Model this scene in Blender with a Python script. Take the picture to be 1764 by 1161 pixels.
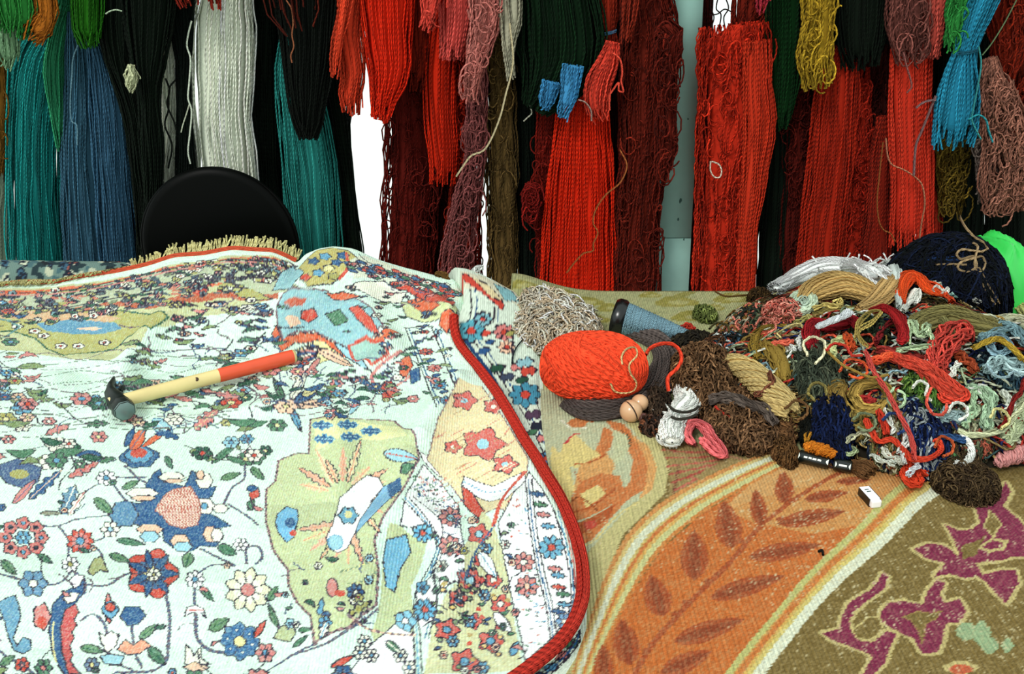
import bpy, math
import numpy as np
from mathutils import Vector

C = bpy.context.scene.collection
for o in list(bpy.data.objects):
    bpy.data.objects.remove(o)

# ------------------------------------------------------------------ camera, sky, sun, exposure
IMW, IMH = 1764, 1161
F = 1700.0
PITCH = math.radians(25.0)
CAMH = 0.72                       # above the table top (z = 0)
cam_d = bpy.data.cameras.new('camera')
cam_d.sensor_width = 36.0
cam_d.lens = 36.0 * F / IMW
cam_d.clip_start = 0.02
cam = bpy.data.objects.new('camera', cam_d)
C.objects.link(cam)
cam.location = (0, 0, CAMH)
cam.rotation_euler = (math.pi / 2 - PITCH, 0, 0)
bpy.context.scene.camera = cam

world = bpy.data.worlds.new('overcast_sky')
bpy.context.scene.world = world
world.use_nodes = True
bg = world.node_tree.nodes['Background']
bg.inputs[0].default_value = (0.90, 1.0, 0.98, 1)
bg.inputs[1].default_value = 1.0

sun_d = bpy.data.lights.new('sun', 'SUN')
sun_d.energy = 1.7
sun_d.angle = math.radians(14)
sun_d.color = (1.0, 0.98, 0.93)
sun = bpy.data.objects.new('sun', sun_d)
C.objects.link(sun)
sun.location = (-1.5, -1.5, 3)
sun.rotation_euler = Vector((0.45, 0.75, -0.85)).to_track_quat('-Z', 'Y').to_euler()

vs = bpy.context.scene.view_settings
vs.view_transform = 'Standard'
vs.look = 'None'
vs.gamma = 1.0
vs.use_curve_mapping = False
vs.exposure = 0.16

rng = np.random.default_rng(7)
cp, sp = math.cos(PITCH), math.sin(PITCH)

# ------------------------------------------------------------------ photograph pixel <-> place
def ray(px, py):
    px = np.asarray(px, float); py = np.asarray(py, float)
    a = (px - IMW / 2); b = (IMH / 2 - py)
    return np.stack([a, F * cp + b * sp, -F * sp + b * cp], -1)

def W(px, py, z=0.0):             # point of a pixel's sight line at height z
    d = ray(px, py)
    t = (np.asarray(z, float) - CAMH) / d[..., 2]
    return np.stack([d[..., 0] * t, d[..., 1] * t, CAMH + d[..., 2] * t], -1)

def V(px, py, Y):                 # point of a pixel's sight line at distance Y
    d = ray(px, py)
    t = Y / d[..., 1]
    return np.stack([d[..., 0] * t, d[..., 1] * t, CAMH + d[..., 2] * t], -1)

def hit(px, py, h, zmax=0.21, n=44):   # first point of a pixel's sight line on the height field h
    px = np.atleast_1d(np.asarray(px, float)); py = np.atleast_1d(np.asarray(py, float))
    zs = np.linspace(zmax, 0.0, n)
    p = W(px[:, None], py[:, None], zs[None])
    d = p[..., 2] - h(p[..., 0], p[..., 1])
    k = np.argmax(d <= 0, axis=1); k = np.where((d <= 0).any(1), k, n - 1); k = np.maximum(k, 1)
    i = np.arange(len(px))
    d0, d1 = d[i, k - 1], d[i, k]
    t = np.clip(d0 / (d0 - d1 + 1e-9), 0, 1)
    return W(px, py, zs[k - 1] + (zs[k] - zs[k - 1]) * t)

class Field:                      # a height function tabulated for quick look-ups
    def __init__(s, f, x0, x1, y0, y1, st):
        s.x0, s.y0, s.st = x0, y0, st
        s.nx = int((x1 - x0) / st) + 2; s.ny = int((y1 - y0) / st) + 2
        X, Y = np.meshgrid(x0 + np.arange(s.nx) * st, y0 + np.arange(s.ny) * st)
        s.g = f(X, Y)
    def __call__(s, x, y):
        fx = np.clip((x - s.x0) / s.st, 0, s.nx - 1.001); fy = np.clip((y - s.y0) / s.st, 0, s.ny - 1.001)
        i = fx.astype(int); j = fy.astype(int); a = fx - i; b = fy - j
        g = s.g
        return (g[j, i] * (1 - a) + g[j, i + 1] * a) * (1 - b) + (g[j + 1, i] * (1 - a) + g[j + 1, i + 1] * a) * b

def scale_at(y, z=0.0):           # photograph pixels per metre
    return F / (y * cp + (CAMH - z) * sp)

def srgb(c):
    c = np.asarray(c, float) / 255.0
    return np.where(c <= 0.04045, c / 12.92, ((c + 0.055) / 1.055) ** 2.4)

# ------------------------------------------------------------------ materials
def new_mat(name):
    m = bpy.data.materials.new(name); m.use_nodes = True
    nt = m.node_tree
    return m, nt, nt.nodes['Principled BSDF']

def plain(name, col, rough=0.6, metal=0.0, spec=0.4, noise=0.0, nscale=30, bump=0.0):
    m, nt, b = new_mat(name)
    lc = srgb(col)
    b.inputs['Base Color'].default_value = (*lc, 1)
    b.inputs['Roughness'].default_value = rough
    b.inputs['Metallic'].default_value = metal
    b.inputs['Specular IOR Level'].default_value = spec
    if noise or bump:
        tc = nt.nodes.new('ShaderNodeTexCoord')
        n = nt.nodes.new('ShaderNodeTexNoise'); n.inputs['Scale'].default_value = nscale
        n.inputs['Detail'].default_value = 6
        nt.links.new(tc.outputs['Object'], n.inputs['Vector'])
        if noise:
            mx = nt.nodes.new('ShaderNodeMix'); mx.data_type = 'RGBA'
            nt.links.new(n.outputs['Fac'], mx.inputs['Factor'])
            mx.inputs[6].default_value = (*(lc * (1 - noise)), 1)
            mx.inputs[7].default_value = (*np.clip(lc * (1 + noise), 0, 1), 1)
            nt.links.new(mx.outputs[2], b.inputs['Base Color'])
        if bump:
            bp = nt.nodes.new('ShaderNodeBump'); bp.inputs['Strength'].default_value = bump
            bp.inputs['Distance'].default_value = 0.002
            nt.links.new(n.outputs['Fac'], bp.inputs['Height'])
            nt.links.new(bp.outputs['Normal'], b.inputs['Normal'])
    return m

def yarn_material():              # dyed wool: colour per strand, spiral plies as relief
    m, nt, b = new_mat('wool_yarn')
    at = nt.nodes.new('ShaderNodeAttribute'); at.attribute_name = 'Col'
    uv = nt.nodes.new('ShaderNodeUVMap')
    sx = nt.nodes.new('ShaderNodeSeparateXYZ')
    nt.links.new(uv.outputs[0], sx.inputs[0])
    ad = nt.nodes.new('ShaderNodeMath'); ad.operation = 'MULTIPLY_ADD'
    nt.links.new(sx.outputs[1], ad.inputs[0]); ad.inputs[1].default_value = 0.62
    nt.links.new(sx.outputs[0], ad.inputs[2])
    ml = nt.nodes.new('ShaderNodeMath'); ml.operation = 'MULTIPLY'; ml.inputs[1].default_value = 4 * math.pi
    nt.links.new(ad.outputs[0], ml.inputs[0])
    sn = nt.nodes.new('ShaderNodeMath'); sn.operation = 'SINE'
    nt.links.new(ml.outputs[0], sn.inputs[0])
    bp = nt.nodes.new('ShaderNodeBump'); bp.inputs['Strength'].default_value = 0.9
    bp.inputs['Distance'].default_value = 0.0011
    nt.links.new(sn.outputs[0], bp.inputs['Height'])
    nt.links.new(bp.outputs['Normal'], b.inputs['Normal'])
    tc = nt.nodes.new('ShaderNodeTexCoord')
    n = nt.nodes.new('ShaderNodeTexNoise'); n.inputs['Scale'].default_value = 260
    n.inputs['Detail'].default_value = 2
    nt.links.new(tc.outputs['Object'], n.inputs['Vector'])
    mr = nt.nodes.new('ShaderNodeMapRange')
    mr.inputs['To Min'].default_value = 0.80; mr.inputs['To Max'].default_value = 1.36
    nt.links.new(n.outputs['Fac'], mr.inputs['Value'])
    mx = nt.nodes.new('ShaderNodeMix'); mx.data_type = 'RGBA'; mx.blend_type = 'MULTIPLY'
    mx.inputs['Factor'].default_value = 1
    nt.links.new(at.outputs['Color'], mx.inputs[6])
    nt.links.new(mr.outputs[0], mx.inputs[7])
    nt.links.new(mx.outputs[2], b.inputs['Base Color'])
    b.inputs['Roughness'].default_value = 0.85
    b.inputs['Specular IOR Level'].default_value = 0.12
    return m

def rug_material(name, rib, bump):
    m, nt, b = new_mat(name)
    at = nt.nodes.new('ShaderNodeAttribute'); at.attribute_name = 'Col'
    nt.links.new(at.outputs['Color'], b.inputs['Base Color'])
    b.inputs['Roughness'].default_value = 0.9
    b.inputs['Specular IOR Level'].default_value = 0.1
    tc = nt.nodes.new('ShaderNodeTexCoord')
    w = nt.nodes.new('ShaderNodeTexWave'); w.inputs['Scale'].default_value = rib
    w.inputs['Distortion'].default_value = 0.6; w.bands_direction = 'X'
    n = nt.nodes.new('ShaderNodeTexNoise'); n.inputs['Scale'].default_value = 420
    nt.links.new(tc.outputs['Object'], w.inputs['Vector'])
    nt.links.new(tc.outputs['Object'], n.inputs['Vector'])
    a = nt.nodes.new('ShaderNodeMath'); a.operation = 'ADD'
    nt.links.new(w.outputs['Fac'], a.inputs[0]); nt.links.new(n.outputs['Fac'], a.inputs[1])
    bp = nt.nodes.new('ShaderNodeBump'); bp.inputs['Strength'].default_value = bump
    bp.inputs['Distance'].default_value = 0.0015
    nt.links.new(a.outputs[0], bp.inputs['Height'])
    nt.links.new(bp.outputs['Normal'], b.inputs['Normal'])
    return m

M_YARN = yarn_material()
M_RUG = rug_material('knotted_pile', 95, 0.35)
M_KILIM = rug_material('flat_woven_rib', 75, 0.6)

# ------------------------------------------------------------------ mesh helpers
def make_mesh(name, verts, quads=None, tris=None, uv=None, col=None, smooth=True, mat=None):
    me = bpy.data.meshes.new(name)
    verts = np.asarray(verts, np.float32).reshape(-1, 3)
    q = np.zeros((0, 4), np.int32) if quads is None else np.asarray(quads, np.int32).reshape(-1, 4)
    t = np.zeros((0, 3), np.int32) if tris is None else np.asarray(tris, np.int32).reshape(-1, 3)
    loops = np.concatenate([q.ravel(), t.ravel()])
    sizes = np.concatenate([np.full(len(q), 4, np.int32), np.full(len(t), 3, np.int32)])
    starts = np.concatenate([[0], np.cumsum(sizes)[:-1]]).astype(np.int32)
    me.vertices.add(len(verts)); me.vertices.foreach_set('co', verts.ravel())
    me.loops.add(len(loops)); me.loops.foreach_set('vertex_index', loops.astype(np.int32))
    me.polygons.add(len(sizes))
    me.polygons.foreach_set('loop_start', starts)
    me.polygons.foreach_set('loop_total', sizes)
    if smooth:
        me.polygons.foreach_set('use_smooth', np.ones(len(sizes), bool))
    if uv is not None:
        ul = me.uv_layers.new(name='UVMap')
        ul.data.foreach_set('uv', np.asarray(uv, np.float32)[loops].ravel())
    if col is not None:
        a = me.color_attributes.new('Col', 'FLOAT_COLOR', 'POINT')
        cc = np.ones((len(verts), 4), np.float32); cc[:, :3] = col
        a.data.foreach_set('color', cc.ravel())
    me.update(calc_edges=True); me.validate()
    if mat is not None:
        me.materials.append(mat)
    return me

def link(name, me, parent=None, loc=None):
    o = bpy.data.objects.new(name, me); C.objects.link(o)
    if parent is not None:
        o.parent = parent
    if loc is not None:
        o.location = loc
    return o

def tag(o, label, cat, group=None, kind=None):
    o['label'] = label; o['category'] = cat
    if group: o['group'] = group
    if kind: o['kind'] = kind
    return o

def recentre(o):                  # put the origin at the base of the thing
    me = o.data
    n = len(me.vertices); a = np.empty(n * 3, np.float32)
    me.vertices.foreach_get('co', a); a = a.reshape(-1, 3)
    c = np.array([(a[:, 0].min() + a[:, 0].max()) / 2, (a[:, 1].min() + a[:, 1].max()) / 2, a[:, 2].min()])
    me.vertices.foreach_set('co', (a - c).astype(np.float32).ravel())
    o.location = c
    me.update()
    return Vector(c)

def tubes(P, R, m=4, ref=(0, 0, 1)):
    """P (n,K,3) strands, R scalar or (n,K) -> verts, quads, uv"""
    P = np.asarray(P, float); n, K, _ = P.shape
    R = np.broadcast_to(np.asarray(R, float), (n, K))
    T = np.gradient(P, axis=1); T /= np.linalg.norm(T, axis=-1, keepdims=True) + 1e-12
    ref = np.asarray(ref, float)
    A = np.cross(T, ref); la = np.linalg.norm(A, axis=-1, keepdims=True)
    A = np.where(la < 0.05, np.cross(T, ref[[1, 2, 0]]), A)
    A /= np.linalg.norm(A, axis=-1, keepdims=True) + 1e-12
    B = np.cross(T, A)
    th = np.arange(m) / m * 2 * np.pi
    V_ = (P[:, :, None] + R[:, :, None, None] * (np.cos(th)[None, None, :, None] * A[:, :, None]
          + np.sin(th)[None, None, :, None] * B[:, :, None]))
    seg = np.linalg.norm(np.diff(P, axis=1), axis=-1)
    L = np.concatenate([np.zeros((n, 1)), np.cumsum(seg, 1)], 1) / (2 * np.pi * np.maximum(R.mean(), 1e-5))
    uv = np.stack([np.broadcast_to((th / 2 / np.pi)[None, None], (n, K, m)), np.broadcast_to(L[:, :, None], (n, K, m))], -1)
    idx = np.arange(n * K * m).reshape(n, K, m)
    a = idx[:, :-1]; b = idx[:, 1:]
    q = np.stack([a, np.roll(a, -1, 2), np.roll(b, -1, 2), b], -1).reshape(-1, 4)
    return V_.reshape(-1, 3), q, uv.reshape(-1, 2)

class MB:                         # joins strands and surfaces into one mesh
    def __init__(s): s.v = []; s.q = []; s.u = []; s.c = []; s.n = 0
    def add(s, v, q, uv, col):
        v = np.asarray(v).reshape(-1, 3)
        s.v.append(v); s.q.append(np.asarray(q) + s.n); s.u.append(uv)
        s.c.append(np.broadcast_to(np.asarray(col, float), (len(v), 3))); s.n += len(v)
    def strands(s, P, R, col, m=4, ref=(0, 0, 1), var=0.25):
        P = np.asarray(P, float); n, K, _ = P.shape
        v, q, uv = tubes(P, R, m, ref)
        col = np.asarray(col, float)
        if col.ndim == 1: col = np.broadcast_to(col, (n, 3))
        f = np.exp(rng.normal(0, var, n))[:, None]
        cc = np.clip(col * f, 0, 1)
        s.add(v, q, uv, np.repeat(cc, K * m, 0))
    def build(s, name, parent=None, mat=None):
        me = make_mesh(name, np.concatenate(s.v), np.concatenate(s.q), uv=np.concatenate(s.u), col=np.concatenate(s.c), mat=mat or M_YARN)
        return link(name, me, parent)

def smooth_path(P, K):
    P = np.asarray(P, float)
    if len(P) == 2:
        t = np.linspace(0, 1, K)[:, None]
        return P[:1] * (1 - t) + P[1:] * t
    d = np.r_[0, np.cumsum(np.linalg.norm(np.diff(P[:, :3], axis=0), axis=1) ** 0.8 + 1e-9)]
    d /= d[-1]
    Q = np.vstack([2 * P[0] - P[1], P, 2 * P[-1] - P[-2]])
    kd = np.r_[2 * d[0] - d[1], d, 2 * d[-1] - d[-2]]
    t = np.linspace(0, 1, K)
    i = np.clip(np.searchsorted(kd, t, side='right') - 1, 1, len(kd) - 3)
    t0, t1, t2, t3 = kd[i - 1], kd[i], kd[i + 1], kd[i + 2]
    p0, p1, p2, p3 = Q[i - 1], Q[i], Q[i + 1], Q[i + 2]
    u = ((t - t1) / (t2 - t1))[:, None]
    m1 = ((p2 - p0) / (t2 - t0)[:, None]) * (t2 - t1)[:, None]
    m2 = ((p3 - p1) / (t3 - t1)[:, None]) * (t2 - t1)[:, None]
    return (2 * u**3 - 3 * u**2 + 1) * p1 + (u**3 - 2 * u**2 + u) * m1 + (-2 * u**3 + 3 * u**2) * p2 + (u**3 - u**2) * m2

def wig(t, n, fr, amp):           # smooth random wander (n strands)
    out = np.zeros(t.shape)
    for f, a in fr:
        out += a * np.sin(2 * np.pi * (f * t * rng.uniform(0.7, 1.3, (n, 1)) + rng.random((n, 1))))
    return out * amp

def bundle(mb, path, hw, hd, n, r, col, up=(0, 0, 1), K=26, m=3, wiggle=0.004, fr=((2, 1), (5, .5)), twist=0.0,
           half=False, ends=(0.0, 0.06), var=0.25, core=True, inner=0.25, flat=1.0, fray=0.0, cs=0.84):
    """a bundle of strands along a path: hw, hd = half width / depth at each path point"""
    path = np.asarray(path, float)
    k0 = len(path)
    data = np.concatenate([path, np.reshape(np.broadcast_to(hw, (k0,)), (-1, 1)), np.reshape(np.broadcast_to(hd, (k0,)), (-1, 1))], 1)
    G = smooth_path(data, 60)
    tg = np.linspace(0, 1, 60)
    T = np.gradient(G[:, :3], axis=0); T /= np.linalg.norm(T, axis=1, keepdims=True) + 1e-12
    up = np.asarray(up, float)
    S = np.cross(T, up); S /= np.linalg.norm(S, axis=1, keepdims=True) + 1e-9
    N = np.cross(S, T)
    D = np.concatenate([G, S, N], 1)
    def at(t):
        return np.stack([np.interp(t.ravel(), tg, D[:, j]) for j in range(D.shape[1])], 1).reshape(*t.shape, -1)
    t0 = rng.uniform(0, ends[0] + 1e-6, (n, 1)); t1 = 1 - np.abs(rng.normal(0, 1, (n, 1))) * ends[1] / 1.5
    t = t0 + (t1 - t0) * np.linspace(0, 1, K)[None]
    E = at(t)
    k = np.arange(n)
    span = (-0.12 * np.pi, 1.12 * np.pi) if half else (0, 2 * np.pi)
    th = span[0] + (span[1] - span[0]) * ((k * 0.618034) % 1.0)
    rho = np.where(rng.random(n) < inner, rng.uniform(0.3, 0.85, n), rng.uniform(0.85, 1.02, n))
    th = th[:, None] + twist * 2 * np.pi * t
    a = np.cos(th) * rho[:, None] * E[..., 3] + wig(t, n, fr, wiggle)
    b = np.sin(th) * rho[:, None] * E[..., 4] + wig(t, n, fr, wiggle * 0.6)
    if fray:
        e = np.clip((t - 0.8) / 0.2, 0, 1) ** 2
        a += e * rng.normal(0, fray, (n, 1)); b += e * rng.normal(0, fray * .6, (n, 1))
    P = E[..., :3] + a[..., None] * E[..., 5:8] + b[..., None] * E[..., 8:11]
    mb.strands(P, r, srgb(col) if np.max(col) > 1.0 else col, m=m, ref=up if abs(up[1]) > .5 else (0, 0, 1), var=var)
    if core:
        tc = np.linspace(0.0, 1 - ends[1] * 0.9, 24)
        E = at(tc[None])[0]
        cap = np.clip(np.minimum(tc / 0.03, (tc[-1] - tc) / 0.04), 0.02, 1) ** 0.5
        ph = np.arange(10) / 10 * 2 * np.pi
        Vc = E[:, None, :3] + (np.cos(ph)[None, :, None] * (E[:, None, 3:4] * cs * cap[:, None, None])) * E[:, None, 5:8] \
            + (np.sin(ph)[None, :, None] * (E[:, None, 4:5] * cs * cap[:, None, None])) * E[:, None, 8:11]
        idx = np.arange(240).reshape(24, 10)
        q = np.stack([idx[:-1], np.roll(idx[:-1], -1, 1), np.roll(idx[1:], -1, 1), idx[1:]], -1).reshape(-1, 4)
        mb.add(Vc, q, np.zeros((240, 2)), srgb(col) * 0.8)  # core tinted darker than its strands, putting shade into the gaps

def tangle(mb, c, a, b, h, n, r, col, K=26, step=0.16, curl=0.75, base=None, m=3, var=0.3, rot=0.0, layer=0.012, turn=0.0, lo=0.0):
    """strands wandering over a low dome: c centre, a,b half axes, h height"""
    p = np.sqrt(rng.random(n)) * 0.97; ph = rng.random(n) * 2 * np.pi
    u = p * np.cos(ph); v = p * np.sin(ph)
    d = rng.random(n) * 2 * np.pi; kq = rng.normal(0, curl, n)
    P = np.zeros((n, K, 3)); lay = rng.uniform(-layer, layer * 0.6, n)
    wv = rng.random((n, 2)) * 6.28
    for k in range(K):
        P[:, k, 0] = u; P[:, k, 1] = v
        P[:, k, 2] = lay + layer * 0.7 * np.sin(k * 0.7 + wv[:, 0])
        kq = kq * 0.8 + rng.normal(turn, curl * 0.6, n)
        d = d + kq * 0.6
        un = u + step * np.cos(d); vn = v + step * np.sin(d)
        out = un**2 + vn**2 > 1.0
        d = np.where(out, np.arctan2(-v, -u) + rng.normal(0, .5, n), d)
        u = np.where(out, u + step * np.cos(d), un); v = np.where(out, v + step * np.sin(d), vn)
    rr = np.clip(P[..., 0]**2 + P[..., 1]**2, 0, 1)
    ca, sa = math.cos(rot), math.sin(rot)
    X = P[..., 0] * a; Y = P[..., 1] * b
    x = c[0] + ca * X - sa * Y; y = c[1] + sa * X + ca * Y
    bz = base(x, y) if base is not None else c[2]
    z = bz + h * np.sqrt(np.clip(1 - rr, 0, 1)) ** 1.0 * (1 + lo) + P[..., 2] + r
    z = np.maximum(z, bz + r)
    col = np.asarray(col, float)
    colr = srgb(col) if col.ndim == 1 else srgb(col)[rng.integers(0, len(col), n)]
    mb.strands(np.stack([x, y, z], -1), r, colr, m=m, var=var)

def dome(mb, c, a, b, h, col, base=None, rot=0.0, f=0.82):
    nr, na = 8, 24
    rr = np.linspace(0.02, 1, nr); an = np.arange(na) / na * 2 * np.pi
    X = a * f * rr[:, None] * np.cos(an); Y = b * f * rr[:, None] * np.sin(an)
    ca, sa = math.cos(rot), math.sin(rot)
    x = c[0] + ca * X - sa * Y; y = c[1] + sa * X + ca * Y
    bz = base(x, y) if base is not None else c[2]
    z = bz + h * 0.8 * np.sqrt(1 - rr**2)[:, None] + 0 * x
    idx = np.arange(nr * na).reshape(nr, na)
    q = np.stack([idx[:-1], np.roll(idx[:-1], -1, 1), np.roll(idx[1:], -1, 1), idx[1:]], -1).reshape(-1, 4)
    mb.add(np.stack([x, y, z], -1), q, np.zeros((nr * na, 2)), srgb(col))

def box(name, lo, hi, mat, parent=None, bevel=0.0):
    import bmesh
    bm = bmesh.new()
    bmesh.ops.create_cube(bm, size=1.0)
    lo = np.array(lo, float); hi = np.array(hi, float)
    for v in bm.verts:
        v.co = Vector(((lo + hi) / 2 + np.array(v.co) * (hi - lo)))
    if bevel:
        bmesh.ops.bevel(bm, geom=bm.edges[:], offset=bevel, segments=2, affect='EDGES', profile=0.6)
    me = bpy.data.meshes.new(name); bm.to_mesh(me); bm.free()
    me.materials.append(mat)
    return link(name, me, parent)

def lathe(name, prof, mat, parent=None, seg=32, M=None):
    """prof (r, z) revolved about z, M 4x4 placing it"""
    prof = np.asarray(prof, float); k = len(prof)
    an = np.arange(seg) / seg * 2 * np.pi
    v = np.stack([prof[:, None, 0] * np.cos(an), prof[:, None, 0] * np.sin(an), np.broadcast_to(prof[:, None, 1], (k, seg))], -1).reshape(-1, 3)
    if M is not None:
        v = v @ np.array(M)[:3, :3].T + np.array(M)[:3, 3]
    idx = np.arange(k * seg).reshape(k, seg)
    q = np.stack([idx[:-1], np.roll(idx[:-1], -1, 1), np.roll(idx[1:], -1, 1), idx[1:]], -1).reshape(-1, 4)
    return link(name, make_mesh(name, v, q, mat=mat), parent)

def axis_matrix(p, d, up=(0, 0, 1)):   # z axis along d, origin p
    z = Vector(d).normalized(); x = Vector(up).cross(z).normalized(); y = z.cross(x)
    return np.array([[x[0], y[0], z[0], p[0]], [x[1], y[1], z[1], p[1]], [x[2], y[2], z[2], p[2]], [0, 0, 0, 1]])
# ------------------------------------------------------------------ setting: floor, window, table
FLOOR = -0.75
M_FLOOR = plain('pale_concrete', (228, 230, 226), 0.9, noise=0.06, nscale=4)
fl = box('floor', (-6, -3, FLOOR - 0.1), (6, 9, FLOOR), M_FLOOR); fl['kind'] = 'structure'
M_WOOD = plain('table_wood', (120, 88, 58), 0.6, noise=0.25, nscale=18)
tb = bpy.data.objects.new('work_table', None); C.objects.link(tb); tb.location = (0.1, 1.1, FLOOR)
tag(tb, 'low wooden work table hidden under the spread rugs', 'table')
def under(o, root):
    o.parent = root; o.matrix_parent_inverse = root.matrix_world.inverted() if False else o.matrix_parent_inverse
    o.location = Vector(o.location) - Vector(root.location)
    return o
under(box('tabletop', (-1.35, 0.42, -0.045), (1.55, 1.735, -0.001), M_WOOD, bevel=0.004), tb)
for x in (-1.28, 1.48):
    for y in (0.5, 1.66):
        under(box('leg', (x - .035, y - .035, FLOOR), (x + .035, y + .035, -0.045), M_WOOD, bevel=0.004), tb)

# painted post between the skeins
M_POST = plain('pale_green_paint', (164, 212, 200), 0.55, noise=0.06, nscale=60, bump=0.05)
M_JOINT = plain('post_joint_rust', (60, 95, 85), 0.8)
pY = 2.03
pt = V(1179, 0, pY); pb = V(1157, 500, pY)
dirp = (pt - pb) / (pt[2] - pb[2])
base = pb + dirp * (FLOOR - pb[2]); top = pb + dirp * (1.0 - pb[2])
pw = 28 / scale_at(pY, .25)
post = bpy.data.objects.new('post', None); C.objects.link(post); post.location = base
tag(post, 'flat pale green painted post standing between the red skeins', 'post')
def prism(name, p0, p1, hx, hy, mat, parent):
    off = np.array([[-hx, -hy, 0], [hx, -hy, 0], [hx, hy, 0], [-hx, hy, 0]])
    v = np.concatenate([p0 + off, p1 + off])
    q = [(0, 1, 5, 4), (1, 2, 6, 5), (2, 3, 7, 6), (3, 0, 4, 7), (4, 5, 6, 7), (3, 2, 1, 0)]
    return link(name, make_mesh(name, v, q, smooth=False, mat=mat), parent)
j = V(1161, 405, pY) - base
prism('lower_section', np.zeros(3), dirp * (j[2] - 0.0008), pw, 0.02, M_POST, post)
prism('joint', dirp * (j[2] - 0.0008), dirp * (j[2] + 0.0012), pw - 0.001, 0.019, M_JOINT, post)
prism('upper_section', dirp * (j[2] + 0.0012), top - base, pw, 0.02, M_POST, post)
for (px, py, s) in ((1172, 346, 5), (1168, 378, 3.5), (1145, 410, 2.5), (1178, 412, 3), (1185, 205, 2.5)):
    c = V(px, py, pY - 0.0202) - base
    an = np.arange(7) / 7 * 6.283
    rr = s / 850 * rng.uniform(.6, 1.2, 7)
    v = np.stack([c[0] + .6 * rr * np.cos(an), np.full(7, c[1] - .0004), c[2] + rr * np.sin(an)], -1)
    v = np.concatenate([v, [[c[0], c[1] - .0006, c[2]]]])
    link('paint_chip', make_mesh('paint_chip', v, tris=[(i, (i + 1) % 7, 7) for i in range(7)], mat=M_JOINT), post)

# rails the skeins are slung over (just above the picture)
RAILZ = 0.80
LAYERS = [1.86, 1.89, 1.92, 1.95, 1.98, 2.01, 2.06, 2.11]
M_RAIL = plain('rail_wood', (150, 120, 85), 0.6, noise=0.2, nscale=40)
for Y in LAYERS:
    r_ = lathe('hanging_rail', [(0.0001, 0), (0.009, 0), (0.009, 3.2), (0.0001, 3.2)], M_RAIL, M=axis_matrix((-1.6, Y, RAILZ), (1, 0, 0)), seg=12)
    tag(r_, 'thin wooden rail above the picture that hanging skeins are slung over', 'rail', 'rails over the hanging skeins')
for x in (-1.6, 1.6):
    u_ = bpy.data.objects.new('rack_upright', None); C.objects.link(u_); u_.location = (x, 1.98, FLOOR)
    tag(u_, 'wooden rack upright at the ' + ('left' if x < 0 else 'right') + ' end of the skein rails', 'rack')
    box('upright', (-0.02, -0.02, 0), (0.02, 0.02, RAILZ - FLOOR - 0.009), M_RAIL, u_, 0.002)
    box('crossbar', (-0.02, -0.16, RAILZ - FLOOR - 0.035), (0.02, 0.16, RAILZ - FLOOR - 0.009), M_RAIL, u_, 0.002)
    box('foot', (-0.03, -0.2, 0), (0.03, 0.2, 0.03), M_RAIL, u_, 0.002)

# round-backed black chair behind the table
M_BLACK = plain('black_lacquer', (3, 4, 3), 0.45, spec=0.06)
ch = bpy.data.objects.new('chair', None); C.objects.link(ch)
cc = V(380, 424, 1.80); cc[1] = 1.80
R_ = 134 / scale_at(1.80, cc[2])
ch.location = (cc[0], 1.80, FLOOR)
tag(ch, 'black chair whose rounded back rises over the fringed rug edge', 'chair')
zc = cc[2] - FLOOR
prof = [(0.0001, -.012), (R_ * .9, -.012), (R_ * .97, -.010), (R_, -.003), (R_, .004), (R_ * .97, .011), (R_ * .9, .013), (0.0001, .013)]
b = lathe('backrest', prof, M_BLACK, ch, seg=64, M=axis_matrix((0, 0, zc), (0, -1, 0.06), (0, 0, 1)))
b.scale = (0.99, 1, 1.03)
b.location = (0, 0, -0.03 * zc)
lathe('rim', [(R_ * 1.004 + 0.004 * math.cos(a), 0.005 * math.sin(a)) for a in np.linspace(0, 2 * math.pi, 11)], M_BLACK, ch, seg=64, M=axis_matrix((0, 0, zc), (0, -1, 0.06))).scale = (0.99, 1, 1.0)
for sx in (-1, 1):
    mbx = [(sx * .09, .015, zc - .1), (sx * .10, .02, .45), (sx * .12, .03, .44)]
    lathe('back_support', [(0.0001, 0), (0.011, 0), (0.011, zc - .43), (0.0001, zc - .43)], M_BLACK, ch, seg=10, M=axis_matrix((sx * .08, .022, .42), (0, 0, 1), (0, 1, 0)))
lathe('seat', [(0.0001, .40), (.19, .40), (.205, .415), (.205, .435), (.19, .45), (0.0001, .45)], M_BLACK, ch, seg=40, M=axis_matrix((0, .20, 0), (0, 0, 1), (0, 1, 0)))
for sx in (-1, 1):
    for sy in (.07, .33):
        d = Vector((sx * .05, (sy - .2) * .35, -.40))
        lathe('leg', [(0.0001, 0), (0.013, 0), (0.010, d.length), (0.0001, d.length)], M_BLACK, ch, seg=10, M=axis_matrix((sx * .13, sy, .40), d, (0, 1, 0)))

# ------------------------------------------------------------------ hanging skeins
def layer(Y):
    return min(LAYERS, key=lambda v: abs(v - Y))

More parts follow.
